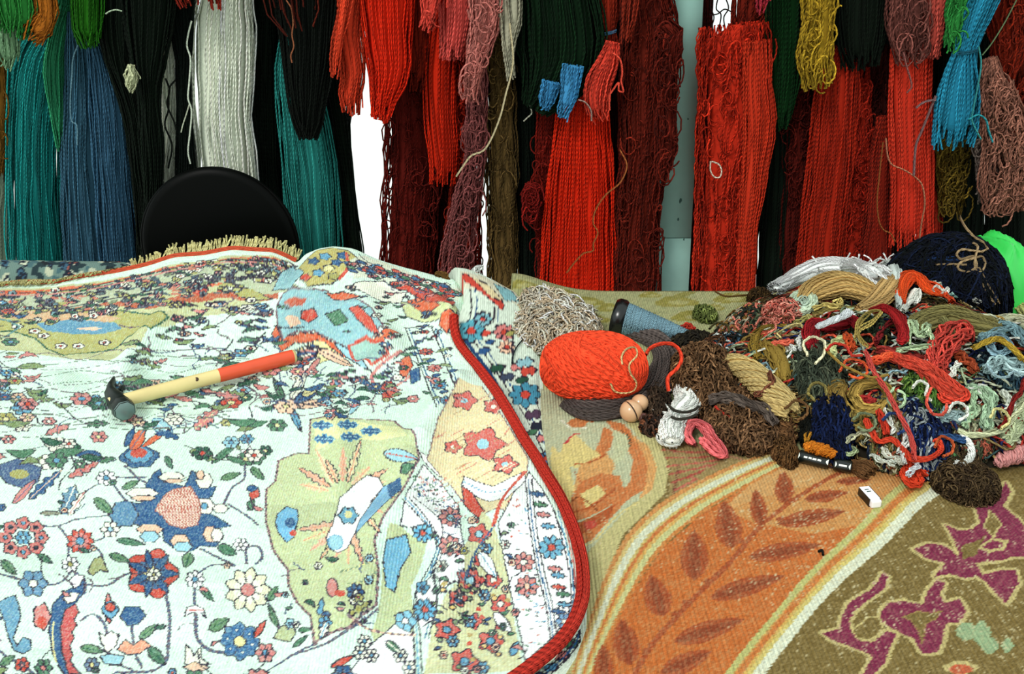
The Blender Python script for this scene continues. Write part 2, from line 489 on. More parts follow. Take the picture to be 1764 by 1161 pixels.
def hang(label, col, Y, pts, kink=1.0, r=0.0019, dens=1.0, var=0.22, cat='yarn skein', name='yarn_skein', fray=0.004, ends=0.06, core=True, tie=None, stray=0):
    Y = layer(Y)
    pts = [tuple(map(float, p)) for p in pts]
    sc = scale_at(Y, .25)
    P = [V(x, y, Y) for x, y, w in pts]
    hw = [w / 2 / sc for x, y, w in pts]
    if pts[0][1] <= 0:            # slung over its rail above
        d = RAILZ + 0.011 - P[0][2]
        s = np.clip((P[0][0] - P[1][0]) / max(P[0][2] - P[1][2], .02), -.25, .25)
        P = [np.array([P[0][0] + s * d, Y, RAILZ + 0.011]), np.array([P[0][0] + s * d * .6, Y, P[0][2] + d * .6])] + P
        hw = [hw[0] * .75, hw[0] * .95] + hw
    if pts[-1][1] >= 430:         # hangs on behind the table edge
        d = P[-1] - P[-2]; d = d / abs(d[2])
        P.append(P[-1] + d * 0.13); hw.append(hw[-1] * 0.8)
    P = np.array(P); hw = np.array(hw)
    hd = np.minimum(0.5 * hw, 0.022) + 0.002
    wmax = max(w for x, y, w in pts)
    n = int(max(8, dens * wmax * 0.78))
    L = np.linalg.norm(np.diff(P, axis=0), axis=1).sum()
    K = int(np.clip(L * 28 * (1.5 if kink > 1.6 else 1), 8, 38))
    f0 = max(1.0, L * 3.2)
    mb = MB()
    bundle(mb, P, hw, hd, n, r, col, up=(0, -1, 0), K=K, wiggle=0.0017 * kink, fr=((f0, 1.0), (f0 * 2.3, .6), (f0 * 4.5, .25 * kink)),
           ends=(0.0, min(.3, ends * .45 / L * (1 if pts[-1][1] < 430 else .3))), var=var, core=core, inner=0.3, fray=fray, cs=.72)
    if kink > 1.6:                # loose curls standing off the front
        q = int(n * 1.1)
        t = rng.uniform(.02, .93, q)
        Gp = smooth_path(np.concatenate([P, hw[:, None]], 1), 60)
        E = np.stack([np.interp(t, np.linspace(0, 1, 60), Gp[:, j]) for j in range(4)], 1)
        ph = np.linspace(0, 1, 9)[None]
        a0 = rng.random((q, 1)) * 6.28; turns = rng.uniform(.4, 1.1, (q, 1)) * rng.choice([-1, 1], (q, 1))
        rad = rng.uniform(.004, .017, (q, 1))
        x = E[:, :1] + rng.uniform(-.85, .85, (q, 1)) * E[:, 3:4] + rad * np.cos(a0 + turns * 6.28 * ph)
        z = E[:, 2:3] + rad * 1.5 * np.sin(a0 + turns * 6.28 * ph) - .02 * ph
        y = Y - .022 - rng.uniform(0, .006, (q, 1)) + .003 * np.sin(9 * ph + a0)
        mb.strands(np.stack([x, np.broadcast_to(y, x.shape), z], -1), r, srgb(col), m=3, ref=(0, -1, 0), var=var)
    o = mb.build(name)
    recentre(o)
    tag(o, label, cat)
    if tie:
        tx, ty, tw, tc = tie
        c = V(tx, ty, Y); th = np.linspace(0, 2 * np.pi, 25)
        w = tw / 2 / sc
        Pt = np.stack([np.stack([c[0] + w * np.cos(th), Y + (w * .55 + .003) * np.sin(th), c[2] + dz + 0.003 * np.cos(th)], -1) for dz in (-.002, .001)])
        Pt = Pt - np.array(o.location)
        tm = MB(); tm.strands(Pt, 0.0017, srgb(tc), m=4, ref=(0, 0, 1), var=.1)
        tm.build('tie', o)
    return o

BLK = (8, 20, 10)
# --- left end
hang('short green skein at the top left corner of the picture', (45, 130, 55), 1.86, [(22, -5, 84), (26, 30, 76), (22, 62, 40)], fray=.01)
hang('pale grey green frayed skein hanging at the far left edge', (120, 160, 120), 1.89, [(4, -5, 30), (10, 60, 40), (14, 100, 34), (12, 122, 16)], kink=1.5, fray=.01)
hang('rust brown tuft of yarn hanging beside the top left green skein', (165, 95, 25), 1.86, [(76, -5, 34), (80, 28, 34), (64, 54, 42), (50, 70, 16)], kink=1.5, fray=.008)
hang('broad teal skein, leftmost of the long ones', (24, 128, 124), 2.01, [(106, -5, 36), (98, 45, 50), (76, 100, 96), (62, 200, 98), (60, 330, 98), (66, 455, 110)], var=.3)
hang('narrow sea green skein overlapping the right side of the leftmost teal skein', (36, 118, 80), 1.98, [(118, -5, 26), (108, 45, 34), (98, 110, 46), (100, 180, 36), (106, 262, 14)], var=.3)
hang('slate blue skein next to the broad teal skein', (58, 100, 122), 1.98, [(130, 20, 30), (136, 80, 44), (140, 150, 58), (138, 250, 62), (150, 440, 84)], var=.3)
hang('slate blue skein with a rounded shoulder beside the black skeins', (60, 102, 130), 1.95, [(164, 66, 30), (180, 120, 52), (190, 200, 66), (196, 300, 68), (208, 440, 76)], var=.3)
hang('dark grass green skein ending above the slate blue skeins', (36, 105, 18), 1.89, [(150, -5, 54), (150, 50, 48), (156, 84, 24)], fray=.006)
hang('ochre brown tangled skein cut by the left edge of the picture', (105, 72, 20), 2.01, [(-4, -5, 26), (0, 150, 26), (0, 230, 26), (-4, 306, 14)], kink=2)
hang('black skein falling beside the rounded slate blue skein', BLK, 1.92, [(205, -5, 84), (206, 90, 62), (232, 190, 44), (246, 300, 40), (258, 440, 44)])
hang('black skein over the narrow strip of off-white yarn', BLK, 1.89, [(258, -5, 90), (255, 100, 60), (256, 160, 36), (262, 250, 40), (264, 330, 30), (262, 440, 36)])
hang('black skein along the left side of the long white skein', (7, 18, 12), 1.92, [(310, -5, 50), (315, 100, 24), (318, 200, 24), (322, 300, 36), (322, 440, 50)])
hang('off-white skein showing as a narrow strip between black skeins', (244, 250, 228), 1.95, [(272, -5, 60), (288, 100, 44), (292, 220, 40), (284, 345, 44), (280, 400, 30)], kink=1.4)
hang('small off-white knot of yarn peeping past the slate blue skein', (190, 195, 155), 1.86, [(228, 112, 6), (227, 135, 22), (224, 160, 6)], kink=1.4, ends=.3)
hang('long white skein hanging above the black chair back', (246, 252, 232), 1.95, [(384, -5, 92), (382, 40, 108), (381, 110, 112), (381, 200, 104), (388, 290, 110), (396, 420, 110)], var=.10, r=.0022, dens=.95)
hang('rust red fringe at the top left of the long white skein', (135, 36, 22), 1.86, [(324, -5, 44), (330, 6, 34), (334, 15, 10)], ends=.15)
hang('rust red fringe hanging in the middle over the long white skein', (150, 40, 24), 1.86, [(371, -5, 28), (372, 8, 22), (374, 22, 8)], ends=.15)
hang('black skein along the right side of the long white skein', BLK, 2.01, [(456, -5, 56), (456, 150, 50), (462, 300, 50), (482, 440, 60)])
hang('pointed black skein in front of the teal skein with a curled top', (9, 15, 9), 1.89, [(532, -5, 112), (532, 80, 92), (530, 160, 70), (530, 215, 46), (530, 242, 18)], fray=.006)
hang('sparse dark red yarn ends over the pointed black skein', (80, 24, 12), 1.86, [(500, -5, 90), (505, 28, 80), (520, 62, 40)], dens=.35, core=False, ends=.3)
hang('teal skein hanging right of the black chair back', (44, 138, 130), 1.98, [(508, 50, 40), (508, 120, 66), (522, 200, 86), (535, 300, 98), (546, 445, 92)], var=.25)
hang('black skein between the teal skein and the white gap', BLK, 2.01, [(574, -5, 44), (576, 150, 44), (588, 250, 34), (600, 350, 30), (612, 445, 30)])
# --- red group
hang('orange red skein hanging at the top left of the white gap', (214, 62, 34), 1.89, [(606, -5, 46), (602, 60, 44), (610, 120, 40), (604, 170, 36), (606, 202, 20)], fray=.007, kink=1.3)
hang('thin orange red tail left of the skein over the white gap', (226, 70, 40), 1.86, [(594, -5, 22), (586, 50, 16), (578, 100, 15), (578, 136, 8)], kink=1.4)
hang('bright red skein right of the white gap with a ragged end', (222, 40, 14), 1.89, [(664, -5, 96), (666, 60, 84), (670, 120, 74), (660, 170, 44), (654, 210, 16)], fray=.007)
hang('broad dark red skein along the right side of the white gap', (98, 20, 12), 2.01, [(700, -5, 70), (702, 130, 74), (712, 250, 96), (708, 350, 98), (702, 450, 96), (702, 500, 96)], kink=2.2)
hang('blackish red tangled skein behind the brighter red ones', (62, 12, 9), 2.06, [(760, -5, 110), (760, 150, 110), (760, 300, 110), (760, 500, 120)], kink=2.2)
hang('brownish red strands between the two bright red skeins', (128, 30, 12), 1.95, [(716, -5, 44), (722, 80, 40), (720, 160, 28)], kink=1.6)
hang('straight bright red skein ending in a blunt cut above dark yarn', (212, 40, 12), 1.95, [(768, -5, 46), (758, 90, 54), (758, 180, 54), (764, 260, 54), (764, 322, 44)], ends=.05)
hang('red strands with dark gaps beside the mauve braid', (178, 38, 18), 1.98, [(798, 40, 40), (800, 150, 30), (802, 230, 30), (796, 300, 16)], kink=1.7)
hang('small coral tuft with curled ends at the top', (226, 74, 60), 1.86, [(744, -5, 30), (740, 25, 26), (732, 56, 10)], kink=2.0, fray=.006)
hang('coral pink skein with loose straight ends', (222, 84, 76), 1.89, [(792, -5, 64), (788, 50, 58), (782, 108, 50)], fray=.004, r=.002)
hang('dusty pink skein of long wavy threads', (200, 118, 108), 1.86, [(838, -5, 52), (834, 50, 46), (818, 110, 28), (810, 180, 14)], kink=1.8, fray=.006, r=.002)
hang('mauve braid of wavy yarn that fans out at the bottom', (140, 76, 74), 1.92, [(824, 60, 28), (820, 200, 30), (818, 280, 34), (806, 340, 42), (790, 420, 52), (782, 480, 56)], kink=2.2, core=False, dens=1.3)
hang('rust red skein behind the fanned mauve braid', (140, 34, 20), 2.01, [(806, 250, 40), (800, 350, 56), (792, 480, 76)], kink=1.8)
hang('grey beige skein pinched to a tail at the top', (176, 172, 148), 1.86, [(879, -5, 36), (880, 45, 32), (876, 80, 18), (878, 120, 7), (880, 140, 4)], kink=1.4)
hang('olive brown tangled skein right of the mauve braid', (98, 76, 40), 1.95, [(862, -5, 52), (862, 150, 54), (866, 300, 58), (868, 400, 54), (868, 500, 54)], kink=2.4, var=.35)
hang('wide blackish green skein across the top centre', (10, 36, 16), 1.89, [(960, -5, 136), (966, 50, 148), (966, 100, 150), (944, 150, 100), (918, 190, 44)], ends=.05, var=.4)
hang('long black skein under the wide blackish green one', (8, 18, 10), 1.98, [(906, 150, 44), (908, 300, 44), (910, 500, 52)])
hang('blue tuft hanging under the wide blackish green skein', (64, 140, 190), 1.86, [(988, 112, 36), (980, 160, 32), (968, 208, 14)], ends=.1, fray=.005)
hang('smaller blue tuft left of the other blue tuft', (58, 130, 180), 1.86, [(950, 140, 34), (944, 165, 30), (938, 190, 12)], ends=.15, fray=.005)
hang('coral red tuft beside the blue tufts with a dangling side loop', (222, 66, 48), 1.86, [(1056, 72, 18), (1048, 105, 34), (1030, 150, 46), (1030, 185, 36), (1038, 212, 18)], fray=.004)
hang('red brown skein tied with a blue thread above the coral tuft', (158, 44, 22), 1.92, [(1048, -5, 36), (1048, 40, 30), (1050, 56, 16), (1055, 90, 26)], tie=(1050, 55, 22, (90, 140, 180)))
hang('glowing red skein, the brightest in the middle', (236, 44, 14), 1.92, [(1006, 130, 66), (1003, 200, 88), (1001, 300, 114), (998, 400, 128), (997, 510, 140)], var=.18)
hang('dark red skein along the left side of the glowing red one', (122, 24, 14), 1.95, [(944, 150, 44), (942, 260, 40), (936, 330, 44), (938, 420, 36), (940, 500, 36)], kink=1.8)
hang('maroon knot of curls sticking out of the dark red skein', (128, 24, 18), 1.92, [(922, 318, 14), (912, 340, 30), (918, 368, 8)], kink=2.5, ends=.2)
hang('maroon shaggy skein overlapping the left edge of the pale post', (104, 28, 15), 1.92, [(1112, -5, 84), (1122, 60, 96), (1116, 150, 100), (1114, 250, 94), (1106, 310, 80), (1098, 400, 82), (1097, 510, 88)], kink=2.0, var=.35)
hang('maroon shoulder of curls lapping over the pale post', (100, 26, 14), 1.89, [(1142, 44, 30), (1158, 62, 44), (1150, 90, 44), (1146, 150, 36), (1146, 250, 36), (1138, 312, 14)], kink=2.3, var=.3)
hang('two long rust strands in front of the maroon shaggy skein', (150, 46, 26), 1.86, [(1088, -5, 26), (1082, 40, 22), (1076, 76, 10)], dens=.5, core=False)
# --- right of the post
hang('blackish red strip close to the right side of the post', (66, 12, 8), 2.06, [(1206, -5, 44), (1206, 250, 44), (1196, 500, 40)], kink=1.5)
hang('big crinkled red skein right of the post', (196, 44, 22), 1.95, [(1268, 42, 112), (1268, 70, 124), (1266, 130, 124), (1264, 220, 124), (1252, 350, 110), (1244, 500, 104)], kink=2.4, var=.3)
hang('smooth red skein on the right half of the big crinkled one', (200, 52, 26), 1.92, [(1304, 70, 40), (1304, 150, 50), (1308, 210, 54), (1300, 300, 44), (1288, 400, 32), (1284, 500, 32)], kink=1.3)
hang('red brown yarn above the big crinkled red skein', (118, 30, 16), 2.01, [(1296, -5, 66), (1292, 30, 62), (1290, 70, 50)], kink=1.8)
hang('crimson pink tuft at the top right of the big crinkled skein', (196, 54, 70), 1.86, [(1314, -5, 24), (1312, 12, 18), (1308, 28, 8)], ends=.12)
hang('dark green skein right of the big crinkled red one', (10, 50, 18), 1.95, [(1354, -5, 64), (1352, 90, 60), (1348, 160, 48), (1344, 226, 24)])
hang('black skein below the dark green skein', BLK, 2.01, [(1346, 120, 50), (1342, 300, 50), (1330, 500, 56)])
hang('mustard yellow skein of crinkled threads', (176, 142, 38), 1.89, [(1412, -5, 56), (1410, 50, 52), (1406, 100, 60), (1412, 155, 44)], kink=1.9, r=.002, fray=.006, ends=.1)
hang('dark red skein half hidden behind the mustard one', (88, 20, 12), 2.01, [(1376, 80, 66), (1372, 250, 64), (1366, 430, 64)], kink=2)
hang('red skein under the mustard skein, flaring at the bottom', (178, 40, 18), 1.95, [(1446, 80, 60), (1440, 180, 76), (1430, 300, 80), (1418, 390, 84), (1412, 445, 84)], kink=1.5)
hang('rounded red skein with a looped end near the white bundle', (166, 36, 18), 1.98, [(1472, 120, 44), (1478, 250, 48), (1470, 350, 60), (1462, 452, 64)], kink=1.9)
hang('black skein at the top between mustard and mauve', (9, 20, 10), 1.92, [(1486, -5, 92), (1484, 60, 80), (1486, 120, 50)], fray=.006)
hang('black red skein between the two bright right-hand skeins', (66, 16, 10), 2.01, [(1508, 80, 56), (1508, 250, 52), (1508, 430, 60)], kink=1.8)
hang('mauve brown frayed skein above the right bright red one', (122, 70, 62), 1.89, [(1564, -5, 64), (1566, 50, 66), (1576, 108, 40)], kink=1.7, fray=.008, var=.35)
hang('salmon skein between the mauve and the turquoise ones', (190, 78, 66), 1.89, [(1614, -5, 42), (1610, 50, 34), (1602, 104, 16)], kink=1.6, fray=.005)
hang('right bright red skein hanging straight and thick', (222, 58, 36), 1.92, [(1570, 70, 70), (1568, 150, 76), (1571, 300, 76), (1570, 425, 82)], var=.18)
hang('dark red strip along the right side of the bright red skein', (146, 34, 18), 1.98, [(1612, 180, 26), (1610, 300, 26), (1606, 430, 36)])
hang('dark red skein along the left side of the right bright one', (132, 30, 15), 1.95, [(1524, 200, 24), (1516, 300, 40), (1508, 440, 52)], kink=1.5)
hang('green frayed tuft beside the turquoise skein', (48, 140, 62), 1.86, [(1652, -5, 30), (1646, 40, 26), (1638, 92, 14)], kink=2.2)
hang('turquoise skein pinched by a tie, ends hanging ragged', (38, 136, 168), 1.86, [(1696, -5, 48), (1676, 45, 42), (1661, 88, 34), (1653, 140, 62), (1648, 200, 80), (1640, 258, 66)], ends=.08, fray=.006, tie=(1661, 88, 38, (30, 90, 110)), var=.3)
hang('ochre tangle hanging under the turquoise skein', (108, 86, 28), 1.95, [(1640, 200, 54), (1638, 290, 54), (1640, 372, 34)], kink=2.4, var=.35)
hang('pinkish brown unravelled skein at the right edge', (160, 106, 88), 1.89, [(1704, 100, 10), (1716, 160, 48), (1736, 250, 84), (1732, 330, 86), (1726, 366, 60)], kink=2.6, var=.3, core=False, dens=1.5, fray=.006)
hang('greyish thin skein left of the pinkish brown one', (128, 112, 104), 1.92, [(1700, 140, 18), (1690, 230, 24), (1700, 350, 26)], kink=1.8)
hang('rust red yarn at the top right corner of the picture', (130, 34, 14), 1.95, [(1732, -5, 70), (1738, 70, 60), (1728, 150, 34)], kink=2)
hang('rust yarn at the right edge behind the pinkish brown skein', (120, 34, 14), 1.98, [(1764, 40, 40), (1768, 200, 46), (1764, 300, 30)], kink=2)
# dark yarn filling the row behind
for i, (lab, pts, c) in enumerate((
    ('black skein in the rear row behind the far left skeins', [(20, -5, 110), (24, 120, 80), (20, 250, 70), (20, 310, 60)], BLK),
    ('grey green filler skein added in the rear row at the lower left edge', [(0, 240, 40), (0, 340, 40), (-2, 460, 40)], (136, 156, 134)),  # stands in for the pale grey wall behind, added to cover a bright gap
    ('black skein in the rear row behind the slate blue skeins', [(150, -5, 150), (160, 150, 120), (180, 440, 130)], BLK),
    ('black skein in the rear row behind the off-white strip', [(260, -5, 110), (252, 200, 60), (240, 440, 70)], BLK),
    ('black skein in the rear row left of the pointed black one', [(470, -5, 120), (470, 200, 100), (480, 440, 110)], BLK),
    ('black skein in the rear row behind the pointed black one', [(560, -5, 110), (556, 150, 100), (566, 300, 70), (580, 440, 70)], BLK),
    ('black red skein in the rear row behind the bright red ones', [(712, -5, 100), (716, 150, 84), (712, 300, 80), (708, 500, 80)], (40, 10, 8)),
    ('dark brown skein in the rear row behind the olive brown tangle', [(866, -5, 90), (868, 250, 60), (868, 500, 40)], (40, 28, 14)),
    ('black skein in the rear row behind the wide blackish green one', [(930, -5, 130), (930, 150, 110), (926, 500, 90)], BLK),
    ('black red skein in the rear row behind the glowing red one', [(1040, -5, 120), (1040, 200, 120), (1060, 500, 100)], (42, 10, 8)),
    ('black red skein in the rear row behind the maroon shaggy one', [(1110, -5, 70), (1110, 250, 80), (1112, 500, 80)], (42, 10, 8)),
    ('black skein in the rear row behind the dark green one', [(1350, -5, 90), (1350, 250, 80), (1340, 500, 110)], BLK),
    ('black skein in the rear row behind the mustard one', [(1430, -5, 110), (1430, 250, 110), (1420, 500, 110)], (14, 18, 10)),
    ('black skein in the rear row behind the right bright red one', [(1540, -5, 130), (1540, 250, 120), (1530, 500, 120)], (14, 16, 10)),
    ('black skein in the rear row behind the turquoise one', [(1650, -5, 120), (1650, 250, 120), (1650, 500, 120)], (10, 20, 12)),
    ('black skein in the rear row at the right edge', [(1745, -5, 120), (1745, 250, 120), (1745, 500, 130)], (12, 20, 12)))):
    hang(lab, c, 2.11, pts, dens=.8, kink=1.2)

# single loose threads on the skeins
def thread(label, col, pts, Y=None, r=0.0016, h=None, lift=0.0, K=40, name='yarn_strand', cat='yarn strand', wob=0.0, m=5):
    a = np.array(pts, float)
    if Y is not None:
        P = V(a[:, 0], a[:, 1], Y)
    else:
        P = hit(a[:, 0], a[:, 1], lambda x, y: h(x, y) + r + lift)
    G = smooth_path(P, K)
    if wob:
        G = G + rng.normal(0, wob, G.shape)
    mb = MB(); mb.strands(G[None], r, srgb(col), m=m, ref=(0, -1, 0) if Y is not None else (0, 0, 1), var=.02)
    o = mb.build(name); recentre(o)
    return tag(o, label, cat)

thread('long cream thread swinging from the grey beige skein to the mauve braid', (205, 190, 150), [(878, 40), (884, 100), (880, 130), (872, 160), (862, 200), (846, 240), (832, 260), (812, 268), (798, 286), (786, 304)], 1.835, .0019)
thread('tan thread curling down over the glowing red skein', (165, 95, 50), [(1068, 258), (1080, 285), (1068, 315), (1044, 335), (1026, 362), (1022, 385), (1030, 400), (1022, 420), (1022, 432), (1006, 436), (990, 452), (976, 470)], 1.87, .0017)
thread('grey thread hooked over the top of the glowing red skein', (150, 125, 115), [(996, 172), (1008, 176), (1018, 190), (1019, 208)], 1.85, .0016)
thread('white thread end on the long black skein', (210, 210, 190), [(913, 168), (914, 185), (916, 195), (908, 203), (902, 209)], 1.94, .0015)
thread('coral loop dangling from the coral red tuft', (220, 75, 55), [(1054, 90), (1068, 102), (1072, 125), (1070, 140), (1074, 158), (1066, 156), (1066, 142), (1056, 155), (1050, 165), (1050, 190)], 1.84, .0019)
thread('white loop of thread on the big crinkled red skein', (220, 205, 185), [(1224, 278), (1224, 294), (1231, 305), (1240, 305), (1243, 294), (1238, 283), (1226, 278)], 1.905, .0016)
thread('pale thread crossing the right bright red skein', (185, 120, 90), [(1526, 238), (1529, 268), (1536, 283), (1556, 292), (1574, 303), (1588, 318), (1593, 350), (1588, 380), (1584, 410)], 1.87, .0016)
thread('thin tan thread looping down left of the right bright red skein', (150, 90, 45), [(1521, 245), (1514, 310), (1511, 345), (1514, 380), (1522, 396), (1534, 402), (1542, 416)], 1.88, .0014)
thread('grey mauve strand in front of the right bright red skein', (120, 90, 90), [(1612, 165), (1602, 190), (1588, 225), (1578, 250), (1574, 302)], 1.855, .0024)
thread('grey mauve strand end curving left off the turquoise skein', (125, 95, 95), [(1612, 172), (1598, 174), (1588, 178), (1578, 186)], 1.85, .0022)
thread('mauve strand hanging over the top of the right bright red skein', (140, 85, 80), [(1556, 90), (1562, 115), (1568, 135), (1570, 150), (1562, 160)], 1.86, .0018)
thread('green thread stretched diagonally across the top right corner', (110, 135, 95), [(1751, 0), (1730, 40), (1708, 75), (1692, 95)], 1.835, .0012)
thread('turquoise side tassel strand right of the turquoise skein', (40, 140, 150), [(1668, 206), (1685, 198), (1698, 206), (1703, 225), (1710, 245)], 1.84, .0019)
thread('turquoise thread running down the right edge of the turquoise skein', (60, 150, 150), [(1686, 80), (1690, 110), (1684, 150), (1676, 190), (1674, 206), (1682, 225), (1690, 240)], 1.84, .0016)
thread('tan thread hanging over the pointed black skein', (150, 90, 60), [(493, 0), (502, 15), (505, 40), (503, 60), (506, 80), (501, 96), (503, 108)], 1.84, .0014)
thread('curved light green thread on the black skeins at the left', (170, 190, 160), [(182, 24), (190, 19), (200, 17), (210, 19)], 1.85, .0014)
thread('white thread along the left side of the long white skein', (215, 225, 205), [(330, 36), (324, 60), (322, 80), (328, 100), (326, 140), (324, 170), (330, 190), (327, 230), (324, 262), (328, 282)], 1.91, .0018)
thread('short white thread end left of the long white skein', (200, 205, 180), [(326, 180), (320, 200), (315, 215), (312, 228)], 1.88, .0013)
thread('black strand lying across the off-white strip', (10, 14, 8), [(285, 135), (292, 155), (288, 180), (300, 210), (304, 225)], 1.90, .0018)
thread('second black strand crossing the off-white strip', (10, 14, 8), [(302, 138), (292, 152), (290, 190), (284, 215), (296, 250), (290, 290)], 1.90, .0018)
thread('pale blue thread down the middle of the slate blue skeins', (110, 150, 165), [(138, 68), (126, 100), (124, 130), (121, 180), (124, 210), (132, 214), (133, 250)], 1.90, .0013)
for lab, pts in (('first thread of the black netting above the big crinkled red skein', [(1226, -8), (1224, 12), (1230, 30), (1224, 50)]),
                 ('second thread of the black netting above the big crinkled red skein', [(1238, -8), (1234, 15), (1242, 25), (1238, 52)]),
                 ('third thread of the black netting above the big crinkled red skein', [(1248, -8), (1255, 14), (1247, 30), (1250, 52)]),
                 ('level thread of the black netting above the big crinkled red skein', [(1222, 26), (1236, 24), (1248, 16), (1260, 20)])):
    thread(lab, (30, 12, 10), pts, 1.95, .0013)
# ------------------------------------------------------------------ the rugs
YC = 1.64
SIL = np.array([(-700, 497), (-200, 497), (0, 493), (100, 488), (200, 470), (300, 444), (400, 431), (470, 434), (500, 447), (511, 455), (524, 438),
                (548, 427), (572, 424), (610, 430), (650, 446), (700, 464), (750, 478), (800, 486), (850, 500), (900, 520), (1000, 533)], float)
_s = V(SIL[:, 0], SIL[:, 1], YC)
CX, CZ = _s[:, 0], np.maximum(_s[:, 2], 0.0)
_xx = np.linspace(CX[0], CX[-1], 900)
_zz = np.interp(_xx, CX, CZ)
_k = np.hanning(13); _k /= _k.sum()
_zz = np.convolve(np.pad(_zz, 6, 'edge'), _k, 'valid')
def crest(x, y, front=0.15, back=0.06):
    z = np.interp(x, _xx, _zz)
    d = y - YC
    s = np.where(d < 0, front, back)
    return z * np.exp(-(d / s) ** 2)

def ridge_set(lst):
    out = []
    for pts, amp, sg in lst:
        a = np.array(pts, float)
        p = smooth_path(W(a[:, 0], a[:, 1], amp), 24)[:, :2]
        out.append((p, amp, sg))
    return out
def ridges(x, y, RS):
    sh = np.shape(x); X = np.ravel(x); Y = np.ravel(y)
    z = np.zeros(len(X))
    for p, amp, sg in RS:
        m = (X > p[:, 0].min() - 3 * sg) & (X < p[:, 0].max() + 3 * sg) & (Y > p[:, 1].min() - 3 * sg) & (Y < p[:, 1].max() + 3 * sg)
        if not m.any(): continue
        d2 = np.full(m.sum(), 9.0); xm = X[m]; ym = Y[m]; tt = np.zeros(m.sum())
        for i in range(len(p) - 1):
            a, b = p[i], p[i + 1]; e = b - a
            t = np.clip(((xm - a[0]) * e[0] + (ym - a[1]) * e[1]) / (e @ e + 1e-12), 0, 1)
            q = (xm - a[0] - t * e[0]) ** 2 + (ym - a[1] - t * e[1]) ** 2
            up_ = q < d2; d2 = np.where(up_, q, d2); tt = np.where(up_, (i + t) / (len(p) - 1), tt)
        z[m] += amp * np.exp(-d2 / sg**2) * np.clip(np.minimum(tt, 1 - tt) / 0.18, 0.15, 1)
    return z.reshape(sh)

BIND = np.array([(640, 1420), (700, 1330), (790, 1232), (850, 1192), (900, 1161), (955, 1118), (990, 1072), (1004, 1025), (1001, 965), (987, 910), (964, 860),
                 (937, 815), (907, 767), (881, 722), (851, 672), (820, 632), (793, 600), (779, 575), (782, 552), (797, 532), (800, 515), (790, 497), (775, 484), (760, 476)], float)
_b = W(BIND[:, 0], BIND[:, 1], np.where(BIND[:, 1] > 560, 0.032, 0.05))
BX, BY = _b[:, 0], _b[:, 1]
_o = np.argsort(BY)
def xr(y): return np.interp(y, BY[_o], BX[_o])

RA = ridge_set([
    ([(205, 690), (215, 645), (250, 600), (320, 565), (420, 530), (470, 500)], .022, .026),
    ([(150, 735), (230, 690), (330, 655), (420, 640)], .010, .022),
    ([(380, 600), (440, 590), (520, 560)], .012, .020),
    ([(500, 470), (505, 520), (500, 580), (470, 640)], .020, .022),
    ([(590, 450), (610, 520), (640, 580), (700, 640)], .022, .030),
    ([(545, 450), (540, 520), (520, 575)], .030, .040),
    ([(640, 492), (700, 520), (750, 545), (800, 580)], .034, .024),
    ([(700, 600), (640, 640), (560, 660)], .010, .018),
    ([(640, 730), (690, 780), (700, 850), (650, 930), (620, 1010), (570, 1090), (520, 1170)], .020, .030),
    ([(560, 720), (590, 790), (560, 880)], .010, .022),
    ([(800, 650), (740, 740), (720, 800)], .018, .022),
    ([(940, 850), (870, 900), (830, 960), (760, 1060), (740, 1180)], .014, .022),
    ([(700, 890), (770, 930), (790, 1000), (740, 1100)], .012, .020),
    ([(120, 640), (60, 700), (-60, 720)], .006, .03),
    ([(300, 740), (420, 720), (560, 690)], .007, .02),
])
def hA(x, y):
    fade = np.clip((YC - .03 - y) / .14, 0, 1)
    z = np.maximum(crest(x, y), .016) + 1.3 * ridges(x, y, RA) * fade
    e = xr(y) - x                                    # distance in from the red binding
    z = z + 0.016 * np.exp(-(e / 0.10) ** 2) * fade
    z = z + 0.0025 * np.sin(x * 31 + 4 * np.sin(y * 9)) * np.sin(y * 27 + 3 * np.sin(x * 11))
    z = np.where(e < 0.008, z - (0.008 - e) * 0.9, z)
    return np.maximum(z, 0.010)
hA_exact = hA
hA = Field(hA_exact, -1.75, .45, .45, 1.95, .0035)

